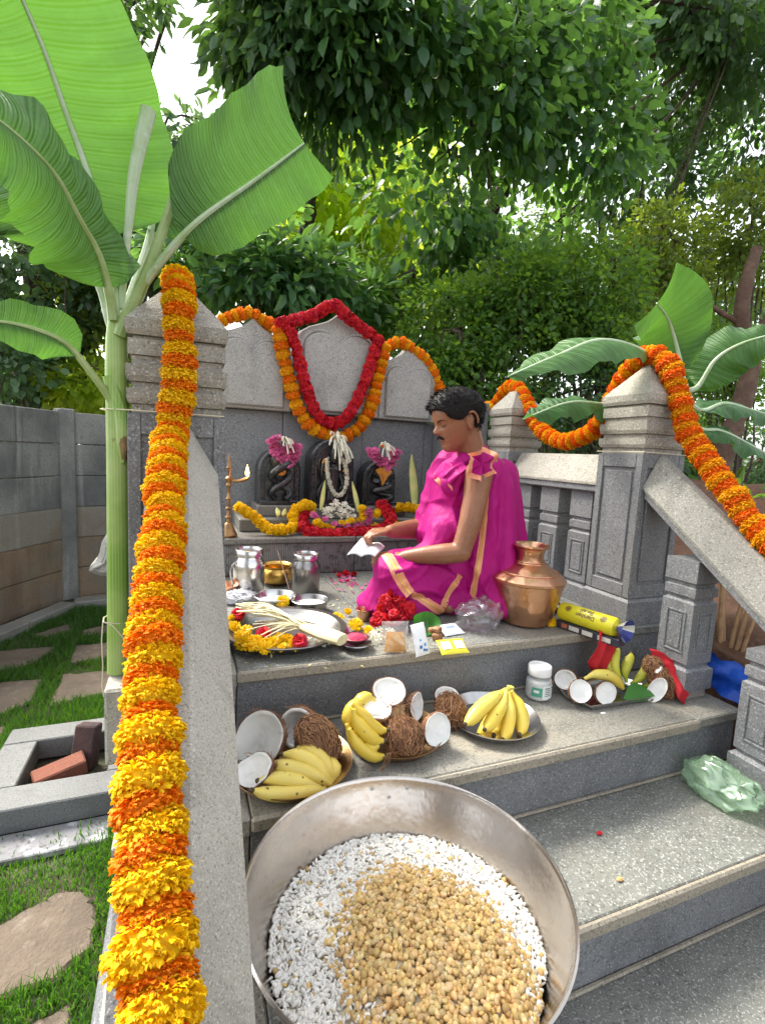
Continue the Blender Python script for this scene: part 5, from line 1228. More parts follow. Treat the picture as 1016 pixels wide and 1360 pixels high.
m_nut = M('betel_nut', (.28, .13, .055), .8, layers=[('n', 40, 4, (.44, .27, .15), .5, .7), ('n', 18, 3, (.12, .05, .02), .52, .7)], bump=('n', 50, 4, .003))
for (dx, dy, dz, ww, hh) in ((.018, -.022, .012, .017, .011), (.020, -.012, .034, .016, .010), (.006, -.004, .030, .012, .010)):
    G().box(-ww, ww, -ww * .8, ww * .8, -hh, hh, .005, jit=.002, M=Matrix.Translation(p + np.array([dx, dy, dz])) @ Matrix.Rotation(dx * 30, 4, 'Z') @ Matrix.Rotation(dz * 6, 4, 'X')).obj('betel_nut', m_nut, t)
p = at(600, 842, z=ZP)
pillow('small pale sachet with blue print lying behind the yellow packet', p + np.array([0, .01, .012]), .085, .06, .014, 8, m_pk_w, tilt=-72, prints=[(-.5, .4, .0, .3, M('print_pale_blue', (.30, .40, .58), .4))])
p = at(602, 866, z=ZP)
pillow('yellow packet with two white label panels at the platform edge', p + np.array([0, .008, .014]), .095, .058, .014, -3, m_pk_y, tilt=-62, prints=[(-.82, -.16, -.5, .55, m_label), (.12, .85, -.5, .55, m_label)])
t = crumple('plastic_bag', 'clear crumpled plastic bag with a green leaf inside beside the copper pot', 'plastic bag', at(642, 838, z=ZP) + np.array([0, .03, .045]), (.090, .06, .062), m_film, 5, .30, flat_z=-.044, freq=2.2)
o = thing('betel_leaf', 'green leaf showing through the clear plastic bag', 'leaf', at(630, 845, z=ZP) + np.array([0, .02, .022]))
V, T, _ = leaf_cloud(np.zeros((3, 3)), np.tile([0., -.3, 0], (3, 1)), 1, (.015, .015, .004), .075, .9, .2); link('leaf', fast_mesh('leaf', V, T, m_lf_big), o)
p = at(672, 828, z=ZP)
G().tube(resample([p + np.array([-.02, .02, .085]), p + np.array([.012, .01, .095]), p + np.array([.032, -.012, .06]), p + np.array([.034, -.03, .012]), p + np.array([.026, -.032, .004])], .01), .0045, 6, flat=.4).obj('bag_handle', M('bag_handle', (.70, .62, .62), .4), t)
# copper pot
p = at(697, 826, z=ZP)
t = thing('copper_pot', 'large copper water pot with narrow neck beside the seated man', 'pot', p)
k = .134
G().lathe([(0, 0), (.55 * k, .002), (.66 * k, .010), (.74 * k, .04), (.84 * k, .09), (.93 * k, .14), (.97 * k, .160), (1.0 * k, .163), (1.0 * k, .172), (.93 * k, .182), (.72 * k, .203), (.50 * k, .220), (.40 * k, .228), (.36 * k, .236), (.345 * k, .250), (.36 * k, .268), (.42 * k, .282), (.50 * k, .289), (.51 * k, .294), (.49 * k, .296), (.41 * k, .288), (.33 * k, .270), (.32 * k, .25), (.34 * k, .23), (.6 * k, .20)], 56, p).obj('pot_body', m_copper, t, ang=25)
for z, r in ((.228, .405), (.234, .385), (.196, .80)):
    G().tube([p + np.array([r * k * math.cos(a), r * k * math.sin(a), z]) for a in np.linspace(0, 2 * PI, 49)], .0035, 6).obj('neck_ring', m_copper, t)

# yellow incense roll on a dark box
p0, p1 = at(744, 812, z=ZP + .055), at(826, 838, z=ZP + .055)
d = p1 - p0; L = np.linalg.norm(d); ang = math.atan2(d[1], d[0])
t = thing('incense_box', 'dark blue printed carton lying under the yellow incense roll', 'box', (p0 + p1) / 2 - np.array([0, 0, .055]))
G().box(-L * .50, L * .52, -.022, .024, .001, .028, .002).obj('carton', M('carton_dark', (.028, .030, .045), .4), t, world=False)
for i, (a, b) in enumerate(((-.40, -.30), (-.27, -.10), (-.05, .12), (.2, .40))):
    G().box(a * L, b * L, -.0228, -.0219, .006, .022, .0003).obj('print', M('print_cream', (.55, .52, .45), .5) if i else M('print_rust', (.42, .12, .05), .5), t, world=False)
t.rotation_euler = (0, 0, ang)
m_roll = M('roll_yellow', (.62, .56, .02), .25, layers=[('n', 14, 3, (.50, .44, .02), .5, .75)])
m_print_br = M('print_brown', (.12, .055, .02), .4)
rc = (p0 + p1) / 2; rc[2] = ZP + .060
t = thing('incense_roll', 'bright yellow printed incense roll with twisted blue and silver end', 'packet', rc)
rr = .033
G().lathe([(rr * .5, -L * .5), (rr * .93, -L * .47), (rr, -L * .44), (rr, L * .38), (rr * .9, L * .42), (rr * .45, L * .45)], 28, M=Matrix.Rotation(PI / 2, 4, 'Y')).obj('roll', m_roll, t, world=False)
m_foil = M('foil_blue', (.035, .045, .22), .25, .3); m_silver = M('foil_silver', (.75, .75, .77), .25, .7)
for sx_, x0 in ((1, L * .44), (-1, -L * .49)):
    for k_ in range(9):
        a = 2 * PI * k_ / 9; q = []
        for u in np.linspace(0, 1, 4):
            w_ = rr * (.40 + .95 * u); q.append([(x0 + sx_ * .034 * u, w_ * math.cos(a + v) * 1.0, w_ * math.sin(a + v) * .85) for v in (-.36, 0, .36)])
        G().grid(q).obj('end_twist', m_foil if k_ % 3 else m_silver, t, world=False, ang=180)
for i, xx in enumerate((-L * .30, L * .27)):     # flower emblems at both ends of the wrapper
    g = G()
    def onroll(x, a, e=.0006): return (x, -(rr + e) * math.cos(a), (rr + e) * math.sin(a))
    for k_ in range(12):
        b = 2 * PI * k_ / 12; q = []
        for u in (.35, .7, 1.0):
            for v in (-1, 1):
                q.append(onroll(xx + .0115 * u * math.cos(b + v * .17), .75 + .0115 * u * math.sin(b + v * .17) / rr))
        k0 = g.n; g.add(q, [(0, 1, 3, 2), (2, 3, 5, 4)])
    q = [onroll(xx + .0035 * math.cos(b), .75 + .0035 * math.sin(b) / rr) for b in np.linspace(0, 2 * PI, 12, endpoint=False)]; g.add(q, [tuple(range(12))])
    g.obj('emblem', m_print_br, t, world=False, smooth=False)
def text_mesh(s, size, mat):
    c = bpy.data.curves.new('lettering', 'FONT'); c.body = s; c.size = size; c.align_x = 'CENTER'; c.align_y = 'CENTER'; c.resolution_u = 2; c.offset = .0004
    o = bpy.data.objects.new('lettering', c); C.objects.link(o); dg = bpy.context.evaluated_depsgraph_get()
    me = bpy.data.meshes.new_from_object(o.evaluated_get(dg)); bpy.data.objects.remove(o); me.materials.clear(); me.materials.append(mat); return me
def roll_text(s, x, a0, size):
    me = text_mesh(s, size, m_print_br); n = len(me.vertices); co = np.empty(n * 3); me.vertices.foreach_get('co', co); co = co.reshape(-1, 3)
    # the roll lies with its print upside down: letters run the other way
    out = np.array([(x - c[0], -(rr + .0007) * math.cos(a0 - c[1] / rr), (rr + .0007) * math.sin(a0 - c[1] / rr)) for c in co])
    me.vertices.foreach_set('co', out.ravel()); me.update(); link('lettering', me, t, world=False)
roll_text('Balaji', -.002, 1.02, .024); roll_text('Darshan', -.002, .42, .021)
t.rotation_euler = (R_(0), 0, ang)
# little silver sachet behind
pillow('small white and blue sachet peeping out behind the copper pot', at(742, 800, z=ZP) + np.array([.012, .05, .028]), .05, .055, .012, -30, m_pk_w, tilt=-25, prints=[(-.6, .5, -.5, -.1, m_blue)])

# scattered petals on the platform
t = thing('scattered_petals', 'pink and red petals scattered on the platform in front of the altar', 'petals', at(462, 770, z=ZP), None)
for i in range(46):
    if i < 26: px, py, m_ = rng.normal(463, 9), rng.normal(774, 7), (F_PINK[0])
    else: px, py, m_ = rng.normal(455, 7), rng.normal(764, 4), F_ROSE[0]
    pt = at(px, py, z=ZP + .004)
    me = bpy.data.meshes.get('petal_flat_%d' % (i >= 26))
    if me is None:
        me = G().grid([[(x * .011, y * .007 * (1 - .5 * x * x), .003 * (x * x + y * y)) for y in (-1, 0, 1)] for x in (-1, -.3, .4, 1)]).mesh('petal_flat_%d' % (i >= 26), m_pink if i < 26 else m_red)
    o = link('petal', me, t, world=False); o.location = Vector([float(a) for a in pt]) - wloc(t); o.rotation_euler = (rng.normal(0, .5), rng.normal(0, .5), rng.uniform(0, 6))
heap('red_blossoms', 'few small red blossoms lying against the altar face', 'flowers', [at(a, b, z=ZP + .012) for a, b in [(450, 764), (460, 761), (470, 762)]], F_ROSE, .014, part='rose')
m_crumb = M('petal_crumbs', (.62, .55, .22), .8, island=.5, rnd_hue=.06)
cs = np.array([at(rng.uniform(425, 490), rng.uniform(768, 822), z=ZP + .002) for _ in range(70)] + [at(rng.uniform(320, 520), rng.uniform(868, 888), z=ZP + .002) for _ in range(14)] + [at(rng.uniform(500, 720), rng.uniform(900, 930), z=Z2 + .002) for _ in range(6)])
V, T, _ = leaf_cloud(cs, np.tile([0, 0, .0], (len(cs), 1)), 1, (.004, .004, .0005), .013, .8, 0, 3.0, LEAF4); V[:, 2] = np.maximum(V[:, 2], ZP + .0015) if False else V[:, 2]
tag(link('flower_crumbs', fast_mesh('flower_crumbs', V, T, m_crumb)), 'tiny pale flower crumbs strewn over the platform', 'litter', kind='stuff')
# ---------------------------------------------------------------- fruit
def coconut_half(label, c, d, r, roll=0.0, deep=.62, fibre=60, group='broken coconut halves', oval=1.12, wob=.05, thick=.11):
    """half shell, open face (+Z) turned towards d; c is the centre of the open rim"""
    t = thing('coconut_half', label, 'coconut', c, group); rs = np.random.default_rng(int(abs(c[0] * 7919 + c[1] * 104729) * 10))
    n = 30; ph = rs.uniform(0, 6, 4)
    edge = lambda a: wob * r * (math.sin(2 * a + ph[0]) + .6 * math.sin(3 * a + ph[1]) + .4 * math.sin(7 * a + ph[2]))
    def ring(rad, z, e): return [(rad * math.cos(a) * oval, rad * math.sin(a), z + e * edge(a)) for a in np.arange(n) * 2 * PI / n]
    out = [ring(r * math.sin(th) * (1 + .015 * rs.normal()) if th > .01 else 0, -r * 1.0 * math.cos(th), max(0, (th - .7) / .87) * 1.0) for th in np.linspace(.02, PI / 2, 9)]
    G().grid(out + [ring(r * (1 - .45 * thick), .001, 1)], close_v=True, cap0=True).obj('shell', m_shell, t, world=False, ang=70)
    ri = r * (1 - thick * 2)
    rows = [ring(r * (1 - .45 * thick), -.001, 1), ring(r * (1 - .7 * thick), .002, 1), ring(ri * 1.02, .001, 1), ring(ri * .97, -.006, .9)] + [ring(ri * math.cos(q), -r * deep * math.sin(q), 1 - q / 1.6) for q in np.linspace(.15, 1.5, 7)]
    G().grid(rows, close_v=True, cap1=True).obj('flesh', m_flesh, t, world=False, ang=70)
    if fibre:
        g = G()
        for i in range(fibre):
            th, a = rs.uniform(.3, 1.45), rs.uniform(0, 2 * PI); s_ = []
            for k in range(4):
                tt = th + k * rs.uniform(.08, .18); rr = r * (1.01 + .035 * k * rs.uniform(.3, 1.5))
                s_.append((rr * math.sin(tt) * math.cos(a + .05 * k) * oval, rr * math.sin(tt) * math.sin(a + .05 * k), -rr * math.cos(tt)))
            g.tube(s_, [.0010, .0009, .0007, .0004], 3, cap=False)
        g.obj('husk_fibre', m_coir, t, world=False)['kind'] = 'stuff'
    t.rotation_euler = rotm(d, roll).to_euler(); return t
def coir_mass(t, c, rad, n, L, seed, axis=(0, 0, 1), mat=None, core=True):
    """fibrous husk: an ovoid wrapped in matted strands running along its axis"""
    rs = np.random.default_rng(seed); Mx = np.array(rotm(axis))[:3, :3]; rad = np.array(rad); c = np.array(c)
    if core:
        th = np.linspace(.02, PI - .02, 12)
        P = np.array([[(Mx @ (rad * .97 * (np.array([math.sin(a) * math.cos(b), math.sin(a) * math.sin(b), math.cos(a)])) * (1 + .04 * rs.normal()))) + c for b in np.arange(18) * 2 * PI / 18] for a in th])
        G().grid(P, close_v=True, cap0=True, cap1=True).obj('husk', m_shell, t, ang=180)
    g = G()
    for i in range(n):
        a0, b0 = rs.uniform(.1, PI - .3), rs.uniform(0, 2 * PI); s_ = []; sp = rs.uniform(.92, 1.12); wv = rs.normal(0, .55)
        for k in range(5):
            a, b = a0 + L * .62 * k / 4 * rs.uniform(.8, 1.2), b0 + wv * k / 4
            e = sp + .05 * (k / 4) ** 2 * rs.uniform(-.2, 3) * (i % 3 == 0)
            s_.append(Mx @ (rad * e * np.array([math.sin(a) * math.cos(b), math.sin(a) * math.sin(b), math.cos(a)])) + c + rs.normal(0, .0022, 3))
        g.tube(s_, [.0013, .0015, .0013, .001, .0005], 3, cap=False)
    o = g.obj('husk_fibre', mat or m_coir, t); o['kind'] = 'stuff'; return o
def banana(parent, pts, r, mat=None, tip=True):
    pts = resample(pts, .012); n = len(pts); f = np.linspace(0, 1, n)
    rad = r * np.interp(f, [0, .06, .14, .28, .5, .75, .88, .95, 1], [.30, .30, .42, .82, 1, .95, .72, .42, .26])
    g = G(); g.tube(pts, list(rad), 7 if r < .012 else 8)
    o = g.obj('banana', mat or m_bskin, parent, ang=50)
    if tip:
        d = pts[-1] - pts[-2]; d /= np.linalg.norm(d); G().tube([pts[-1] - d * .002, pts[-1] + d * .004, pts[-1] + d * .008], [r * .28, r * .30, r * .20], 7).obj('blossom_end', m_btip, o)
    return o
def bunch(label, hub, bananas, r, mat=None, stalk=None):
    t = thing('banana_bunch', label, 'bananas', hub, 'banana bunches')
    for pts in bananas: banana(t, pts, r * rng.uniform(.93, 1.07), mat)
    if stalk: G().tube(resample(stalk, .01), .011, 8).obj('stalk', m_bstalk, t)
    return t
def plate(label, c, r, mat, h=.028, holes=True, group='plates of fruit'):
    t = thing('plate', label, 'plate', c, group)
    G().lathe([(0, .003), (r * .72, .003), (r * .80, .006), (r * .97, h), (r, h + .002), (r, h - .001), (r * .975, h - .003), (r * .82, .002), (r * .74, 0), (0, 0)], 56, c).obj('dish', mat, t)
    if holes:
        g = G()
        for a in np.arange(0, 2 * PI, .105):
            for u in (.35, .60):
                rr = r * (.80 + .17 * u) + .0015; g.box(-.0012, .0012, -.0022, .0022, -.003, .003, .0004, M=Matrix.Translation((c[0] + rr * math.cos(a), c[1] + rr * math.sin(a), c[2] + .006 + (h - .006) * u - .001)) @ Matrix.Rotation(a, 4, 'Z') @ Matrix.Rotation(.7, 4, 'Y'))
        g.obj('rim_studs', M('stud_' + str(len(bpy.data.materials)), (.75, .6, .4) if mat is m_brass_plate else (.6, .6, .6), .3, 1), t)
    return t

# first brass plate
c1 = np.array([.246, 1.128, Z2 + .001]); plate('tarnished brass plate with studded rim nearest the left rail', c1, .150, m_brass_plate)
H = lambda px, py, y: at(px, py, y=y)
coconut_half('large open coconut half leaning at the left of the nearest brass plate', H(343, 984, 1.16), (-.62, -.66, .42), .066, 1.2, deep=.62, thick=.075)
t = coconut_half('thin broken coconut piece leaning below the large open half', H(337, 1022, 1.07), (-.62, -.45, .62), .038, .6, deep=.35, wob=.16, fibre=70, oval=1.35)
coconut_half('tilted coconut half behind the husk on the nearest brass plate', H(394, 968, 1.19), (-.72, -.62, .30), .054, .4, deep=.75, thick=.12, fibre=90)
t = thing('coconut_husk', 'tapering fibrous brown coconut husk on the right of the nearest brass plate', 'coconut', H(425, 985, 1.12), 'fibrous coconuts')
coir_mass(t, H(422, 984, 1.13), (.047, .047, .066), 520, 1.1, 5, axis=(-.5, .1, .75))
hub = H(447, 1052, 1.03)
HB = lambda q, y0, y1: [H(a, b, y0 + (y1 - y0) * i / (len(q) - 1)) for i, (a, b) in enumerate(q)]
bunch('bunch of seven freckled pale bananas fanned across the nearest brass plate', hub, [
    HB([(444, 1050), (418, 1051), (385, 1055), (352, 1054), (336, 1050)], 1.03, 1.00),
    HB([(444, 1050), (418, 1046), (395, 1038), (362, 1034), (344, 1037)], 1.03, 1.045),
    HB([(446, 1048), (424, 1034), (402, 1024), (372, 1018), (354, 1022)], 1.03, 1.075),
    HB([(447, 1045), (430, 1030), (418, 1014), (396, 1004), (376, 1002)], 1.04, 1.095),
    HB([(449, 1043), (438, 1028), (430, 1012), (414, 998), (394, 994)], 1.045, 1.11),
    HB([(450, 1043), (445, 1032), (444, 1020), (436, 1012), (430, 1008)], 1.05, 1.10)], .0185, m_bskin_pale, [hub + np.array([-.005, 0, .0]), hub + np.array([.014, -.004, -.006])])
# second brass plate
c2 = np.array([.540, 1.175, Z2 + .001]); plate('round brass plate of bananas and coconuts in the middle', c2, .136, m_brass_plate)
coconut_half('upturned white coconut half at the top of the middle brass plate', H(517, 918, 1.235), (.02, -.55, .80), .046, 0, deep=.30, thick=.10)
coconut_half('shallow coconut half tipped on its side over the bananas', H(499, 941, 1.17), (.10, -.18, .95), .044, 0, deep=.30)
coconut_half('small coconut shard behind the fibrous coconut', H(554, 938, 1.23), (.55, -.75, .3), .034, .7, deep=.5, oval=1.3)
coconut_half('coconut half with bright white face at the right of the middle plate', H(581, 969, 1.085), (.22, -.90, .35), .0415, .3, deep=.30, thick=.05)
t = thing('coconut_husk', 'round fibrous brown coconut at the front of the middle brass plate', 'coconut', H(537, 982, 1.10), 'fibrous coconuts')
coir_mass(t, H(536, 981, 1.105), (.049, .046, .051), 620, 1.2, 9, axis=(.0, -.7, -.5))
g = G()
for i in range(16): g.tube(resample([H(530 + rng.normal(0, 8), 965, 1.08), H(528 + rng.normal(0, 9), 945, 1.07), H(527 + rng.normal(0, 12), 925 + rng.uniform(0, 14), 1.07)], .02), .0007, 3)
for i in range(5): g.tube(resample([H(515 + i, 1000, 1.055), H(510 + 2 * i, 1012, 1.045), H(505 + rng.normal(0, 3), 1022 + rng.uniform(0, 4), 1.04)], .02), .0007, 3)
g.obj('loose_fibre', m_coir, t)['kind'] = 'stuff'
hub = H(500, 945, 1.16)
bunch('yellow banana bunch at the left of the middle brass plate', hub, [
    HB([(470, 942), (472, 955), (484, 972), (500, 984), (510, 984)], 1.10, 1.085), HB([(468, 935), (478, 945), (492, 962), (506, 970), (514, 970)], 1.125, 1.10),
    HB([(460, 962), (466, 976), (478, 990), (492, 994), (504, 990)], 1.10, 1.08), HB([(464, 968), (474, 988), (488, 1000), (500, 1006), (511, 1004)], 1.085, 1.07),
    HB([(484, 928), (474, 934), (465, 945), (462, 958), (466, 968)], 1.17, 1.13), HB([(498, 930), (486, 926), (478, 932), (472, 944), (474, 952)], 1.19, 1.16)], .0185, m_bskin)
# silver oval plate
c3 = np.array([.852, 1.165, Z2 + .001]); plate('shiny steel plate with a hanging banana bunch', c3, .137, m_steel, holes=False)
t = thing('coconut_husk', 'fibrous coconut with a white top at the left of the steel plate', 'coconut', H(598, 945, 1.20), 'fibrous coconuts')
coir_mass(t, H(598, 946, 1.20), (.045, .043, .050), 560, 1.1, 13, axis=(.1, -.3, -.8))
coconut_half('upturned coconut half tucked behind the fibrous coconut', H(594, 924, 1.245), (-.05, -.35, .9), .036, 0, deep=.4)
hub = H(676, 918, 1.17)
bunch('large yellow banana bunch hanging from its stalk on the steel plate', hub, [
    HB([(672, 916), (655, 928), (638, 942), (625, 956), (618, 962)], 1.16, 1.10), HB([(673, 918), (668, 934), (658, 950), (650, 963), (644, 969)], 1.15, 1.085),
    HB([(676, 919), (678, 938), (676, 958), (672, 974), (668, 982)], 1.145, 1.07), HB([(679, 918), (688, 934), (693, 950), (693, 966), (690, 975)], 1.15, 1.08),
    HB([(673, 922), (660, 945), (648, 962), (640, 974), (634, 976)], 1.175, 1.12), HB([(677, 922), (668, 945), (663, 962), (660, 974), (656, 976)], 1.17, 1.105)], .0205, m_bskin, [hub + np.array([0, 0, -.01]), hub + np.array([.004, .0, .014])])
# jar of white paste
p = at(723, 933, z=Z2) + np.array([0, .035, 0])
t = thing('plastic_jar', 'clear jar of white powder with white screw lid and green label', 'jar', p)
k = .041
G().lathe([(0, .001), (.86 * k, .001), (1.0 * k, .008), (1.02 * k, .055), (.98 * k, .068), (.86 * k, .080), (.85 * k, .088)], 36, p).obj('jar_body', m_glass, t)
G().lathe([(0, .003), (.84 * k, .003), (.97 * k, .010), (.985 * k, .05), (.95 * k, .062), (.8 * k, .068), (0, .069)], 32, p).obj('powder', M('white_powder', (.72, .73, .72), .8, layers=[('n', 30, 4, (.60, .62, .62), .5, .7)]), t)
G().lathe([(0, .083), (.90 * k, .083), (.92 * k, .085), (.92 * k, .108), (.88 * k, .112), (.80 * k, .112), (.78 * k, .110), (0, .110)], 40, p).obj('lid', m_white, t)
m_lab_g = M('label_green', (.08, .33, .22), .4); m_lab_w = M('label_pale', (.70, .74, .72), .4)
for a0, a1, z0, z1, m_, e in ((-2.75, -1.95, .020, .050, m_lab_g, .0008), (-1.94, -.75, .012, .058, m_lab_w, .0008), (-1.75, -1.30, .048, .051, m_blk_ink, .0014), (-1.75, -1.15, .042, .044, m_blk_ink, .0014), (-1.75, -1.2, .036, .038, m_blk_ink, .0014), (-1.75, -1.25, .030, .032, m_blk_ink, .0014), (-1.1, -.9, .046, .052, m_blk_ink, .0014), (-1.75, -1.1, .024, .026, m_blk_ink, .0014), (-2.6, -2.2, .033, .042, m_lab_w, .0014)):
    G().grid([[(p[0] + (1.022 * k + e) * math.cos(a), p[1] + (1.022 * k + e) * math.sin(a), p[2] + z) for a in np.linspace(a0, a1, 10)] for z in (z0, z1)]).obj('label', m_, t)
# tray on the right
t = thing('steel_tray', 'small straight-edged steel tray of coconut halves at the right end of the step', 'tray', (1.33, 1.20, Z2))
poly = [(1.165, 1.215), (1.195, 1.128), (1.44, 1.118), (1.50, 1.20), (1.47, 1.30), (1.20, 1.30)]
cc = np.mean(poly, 0); rows = []
for s_, z in ((.01, .003), (.86, .003), (.90, .006), (.99, .020), (1.0, .021), (1.0, .019), (.91, .003), (.87, .001), (.01, .001)):
    rows.append([(cc[0] + (x - cc[0]) * s_, cc[1] + (y - cc[1]) * s_, Z2 + z) for x, y in poly])
G().grid(rows, close_v=True).obj('dish', m_steel, t, ang=20)
coconut_half('coconut half with round white face at the left front of the right tray', H(771, 918, 1.165), (-.20, -.80, .50), .036, .5, deep=.28, thick=.06)
coconut_half('coconut half facing left beside the green leaf on the right tray', H(805, 921, 1.160), (-.30, -.88, .30), .034, .9, deep=.28, thick=.05, fibre=140)
coconut_half('coconut half seen edge-on at the back left of the right tray', H(751, 903, 1.24), (-.75, -.55, .3), .034, .2, deep=.4, fibre=120)
banana_t = thing('banana', 'single ripe yellow banana lying behind the coconut halves on the right tray', 'banana', H(805, 900, 1.2))
banana(banana_t, HB([(776, 902), (790, 896), (808, 898), (822, 908), (828, 916)], 1.21, 1.17), .020, m_bskin)
banana(banana_t, HB([(800, 912), (812, 914), (822, 922), (826, 930), (828, 934)], 1.19, 1.15), .015, m_bskin) if False else None
hub = H(832, 908, 1.20)
bunch('greenish yellow banana bunch leaning on the red cloth', hub, [
    HB([(828, 910), (820, 898), (816, 884), (818, 870), (822, 862)], 1.20, 1.24), HB([(832, 906), (830, 892), (834, 880), (838, 872), (838, 868)], 1.20, 1.23),
    HB([(838, 908), (848, 902), (856, 892), (858, 880), (858, 874)], 1.19, 1.21), HB([(838, 914), (850, 918), (860, 914), (866, 906), (864, 900)], 1.17, 1.18),
    HB([(826, 912), (816, 904), (810, 892), (808, 880), (808, 874)], 1.21, 1.245)], .0165, m_bskin_green)
m_redcloth = M('red_cloth', (.50, .010, .018), .75, layers=[('n', 9, 4, (.38, .006, .012), .45, .7)], bump=('n', 14, 3, .004))
def cloth(label, P, cat='cloth', mat=None, n=(16, 10), amp=.006, name='red_cloth', group='red cloth pieces'):
    P = np.array(P, float); nu, nv = n; rows = []
    for u in np.linspace(0, 1, nu):
        r = []
        for v in np.linspace(0, 1, nv):
            x, y = u * (P.shape[0] - 1), v * (P.shape[1] - 1); i, j = min(int(x), P.shape[0] - 2), min(int(y), P.shape[1] - 2); a, b = x - i, y - j
            q = (P[i, j] * (1 - a) * (1 - b) + P[i + 1, j] * a * (1 - b) + P[i, j + 1] * (1 - a) * b + P[i + 1, j + 1] * a * b)
            r.append(q + np.array([0, -amp * math.sin(v * 15 + u * 4), amp * .5 * math.sin(u * 12 + v * 7)]))
        rows.append(r)
    rows2 = [[p + np.array([0, .0025, .0005]) for p in r[::-1]] for r in rows]
    return tag(G().grid([a + b for a, b in zip(rows, rows2)], close_v=True, cap0=False).obj(name, mat or m_redcloth, ang=180), label, cat, group)
cloth('red cloth draped over the carton end down behind the banana bunch', [[H(796, 833, 1.235), H(810, 831, 1.23), H(824, 835, 1.24)], [H(794, 850, 1.225), H(807, 848, 1.215), H(820, 855, 1.235)], [H(788, 868, 1.235), H(801, 872, 1.215), H(815, 874, 1.24)], [H(780, 882, 1.24), H(794, 890, 1.225), H(808, 892, 1.245)], [H(792, 898, 1.26), H(803, 898, 1.25), H(811, 896, 1.26)]], amp=.009)
cloth('red cloth spread behind the torn coconut husk against the carved baluster', [[H(862, 862, 1.19), H(870, 876, 1.17), H(878, 900, 1.16)], [H(880, 866, 1.17), H(892, 884, 1.14), H(894, 912, 1.115)], [H(897, 882, 1.15), H(906, 900, 1.115), H(903, 930, 1.075)], [H(910, 895, 1.135), H(915, 915, 1.10), H(910, 936, 1.075)]], amp=.005)
t = thing('coconut_husk', 'torn shaggy coconut husk with a white slice at the right end of the step', 'coconut', H(885, 915, 1.15), 'fibrous coconuts')
coir_mass(t, H(879, 908, 1.150), (.043, .036, .060), 560, 1.0, 21, axis=(-.35, .1, .75))
coir_mass(t, H(868, 885, 1.18), (.035, .035, .036), 200, 1.0, 22, axis=(-.5, 0, .8))
g = G()
for i in range(120):
    a = H(880 + rng.uniform(-14, 26), 915 + rng.uniform(-14, 8), 1.15); b = H(890 + rng.uniform(-28, 18), 934 + rng.uniform(-4, 9), 1.12); b[2] = max(b[2], Z2 + .004)
    g.tube(resample([a, (a + b) / 2 + rng.normal(0, .006, 3), b], .02), .0011, 3)
g.obj('husk_fibre', m_coir, t)['kind'] = 'stuff'
coconut_half('white coconut slice standing against the torn husk', H(872, 917, 1.12), (-.62, -.70, .2), .028, 1.1, deep=.2, oval=1.75, fibre=0)
blade('coconut_shard', 'thin white coconut shard stuck in the torn husk', 'coconut shard', H(874, 895, 1.14), H(884, 881, 1.15), .007).data.materials[0] = m_flesh
t = thing('betel_leaf', 'green leaf lying across the front of the right tray', 'leaf', H(848, 918, 1.14))
rows = [[H(a, b, y) + np.array([0, 0, .004 * math.sin(k * 2)]) for k, (a, b, y) in enumerate(r)] for r in ([(828, 928, 1.135), (832, 931, 1.13), (836, 932, 1.125)], [(834, 912, 1.16), (848, 922, 1.14), (858, 930, 1.12)], [(842, 906, 1.17), (858, 915, 1.14), (868, 924, 1.12)], [(858, 912, 1.15), (868, 918, 1.14), (876, 924, 1.125)])]
G().grid(rows).obj('leaf', M('leaf_fresh', (.05, .19, .03), .35, transl=.25, tcol=(.2, .5, .04)), t, ang=180)
tag(G().box(-.008, .008, -.004, .004, 0, .003, .001).obj('paper_scrap', m_white), 'tiny white scrap lying in front of the right tray', 'scrap').location = Vector([float(a) for a in at(801, 948, z=Z2)])

# ---------------------------------------------------------------- big basin with rice and gram
cb = np.array([.365, .706, .546]); t = thing('steel_basin', 'very large shiny steel basin full of puffed rice and roasted gram', 'basin', cb)
RB, HB_ = .278, .212
wall = lambda z: .165 + (RB - .165) * (z / HB_) ** .72
prof = [(0, 0), (.150, 0)] + [(wall(z) + .0012, z) for z in np.linspace(.004, HB_ - .002, 12)] + [(RB + .004, HB_), (RB + .0045, HB_ + .003), (RB + .001, HB_ + .005), (RB - .002, HB_ + .002)] + [(wall(z) - .0012, z) for z in np.linspace(HB_ - .004, .006, 12)] + [(.148, .003), (0, .003)]
G().lathe(prof, 96, cb).obj('basin_wall', m_basin, t, ang=50)
for px, py in ((495, 1051), (541, 1048), (518, 1068)):
    zz_ = HB_ - (.018 if py < 1060 else .036); a = math.atan2(*(at(px, py, z=cb[2] + zz_) - cb)[[1, 0]]); rr = wall(zz_) - .001
    G().lathe([(.0042, 0), (.0042, .0012), (.0028, .0018), (0, .0018)], 10, M=Matrix.Translation(cb + np.array([rr * math.cos(a), rr * math.sin(a), zz_])) @ rotm((-math.cos(a), -math.sin(a), .9))).obj('rivet', m_steel_dull, t)
def surf(x, y):
    dx, dy = x - cb[0], y - cb[1]; r = np.hypot(dx, dy)
    dal = np.clip(1 - np.hypot((x - .375) / .165, (y - .625) / .205) ** 2, 0, None)
    return cb[2] + .116 - .05 * dy + .020 * np.cos(np.clip(r / .24, 0, 1) * PI / 2) + .040 * dal ** .8
def inside(x, y, z): return np.hypot(x - cb[0], y - cb[1]) < .165 + (RB - .165) * (np.clip(z - cb[2], .001, HB_) / HB_) ** .72 - .004
g = G(); xs = np.linspace(-.27, .27, 60)
P = np.array([[(cb[0] + x, cb[1] + y, float(surf(cb[0] + x, cb[1] + y)) - .003) for y in xs] for x in xs]); F = []
ok = inside(P[..., 0], P[..., 1], P[..., 2]); 
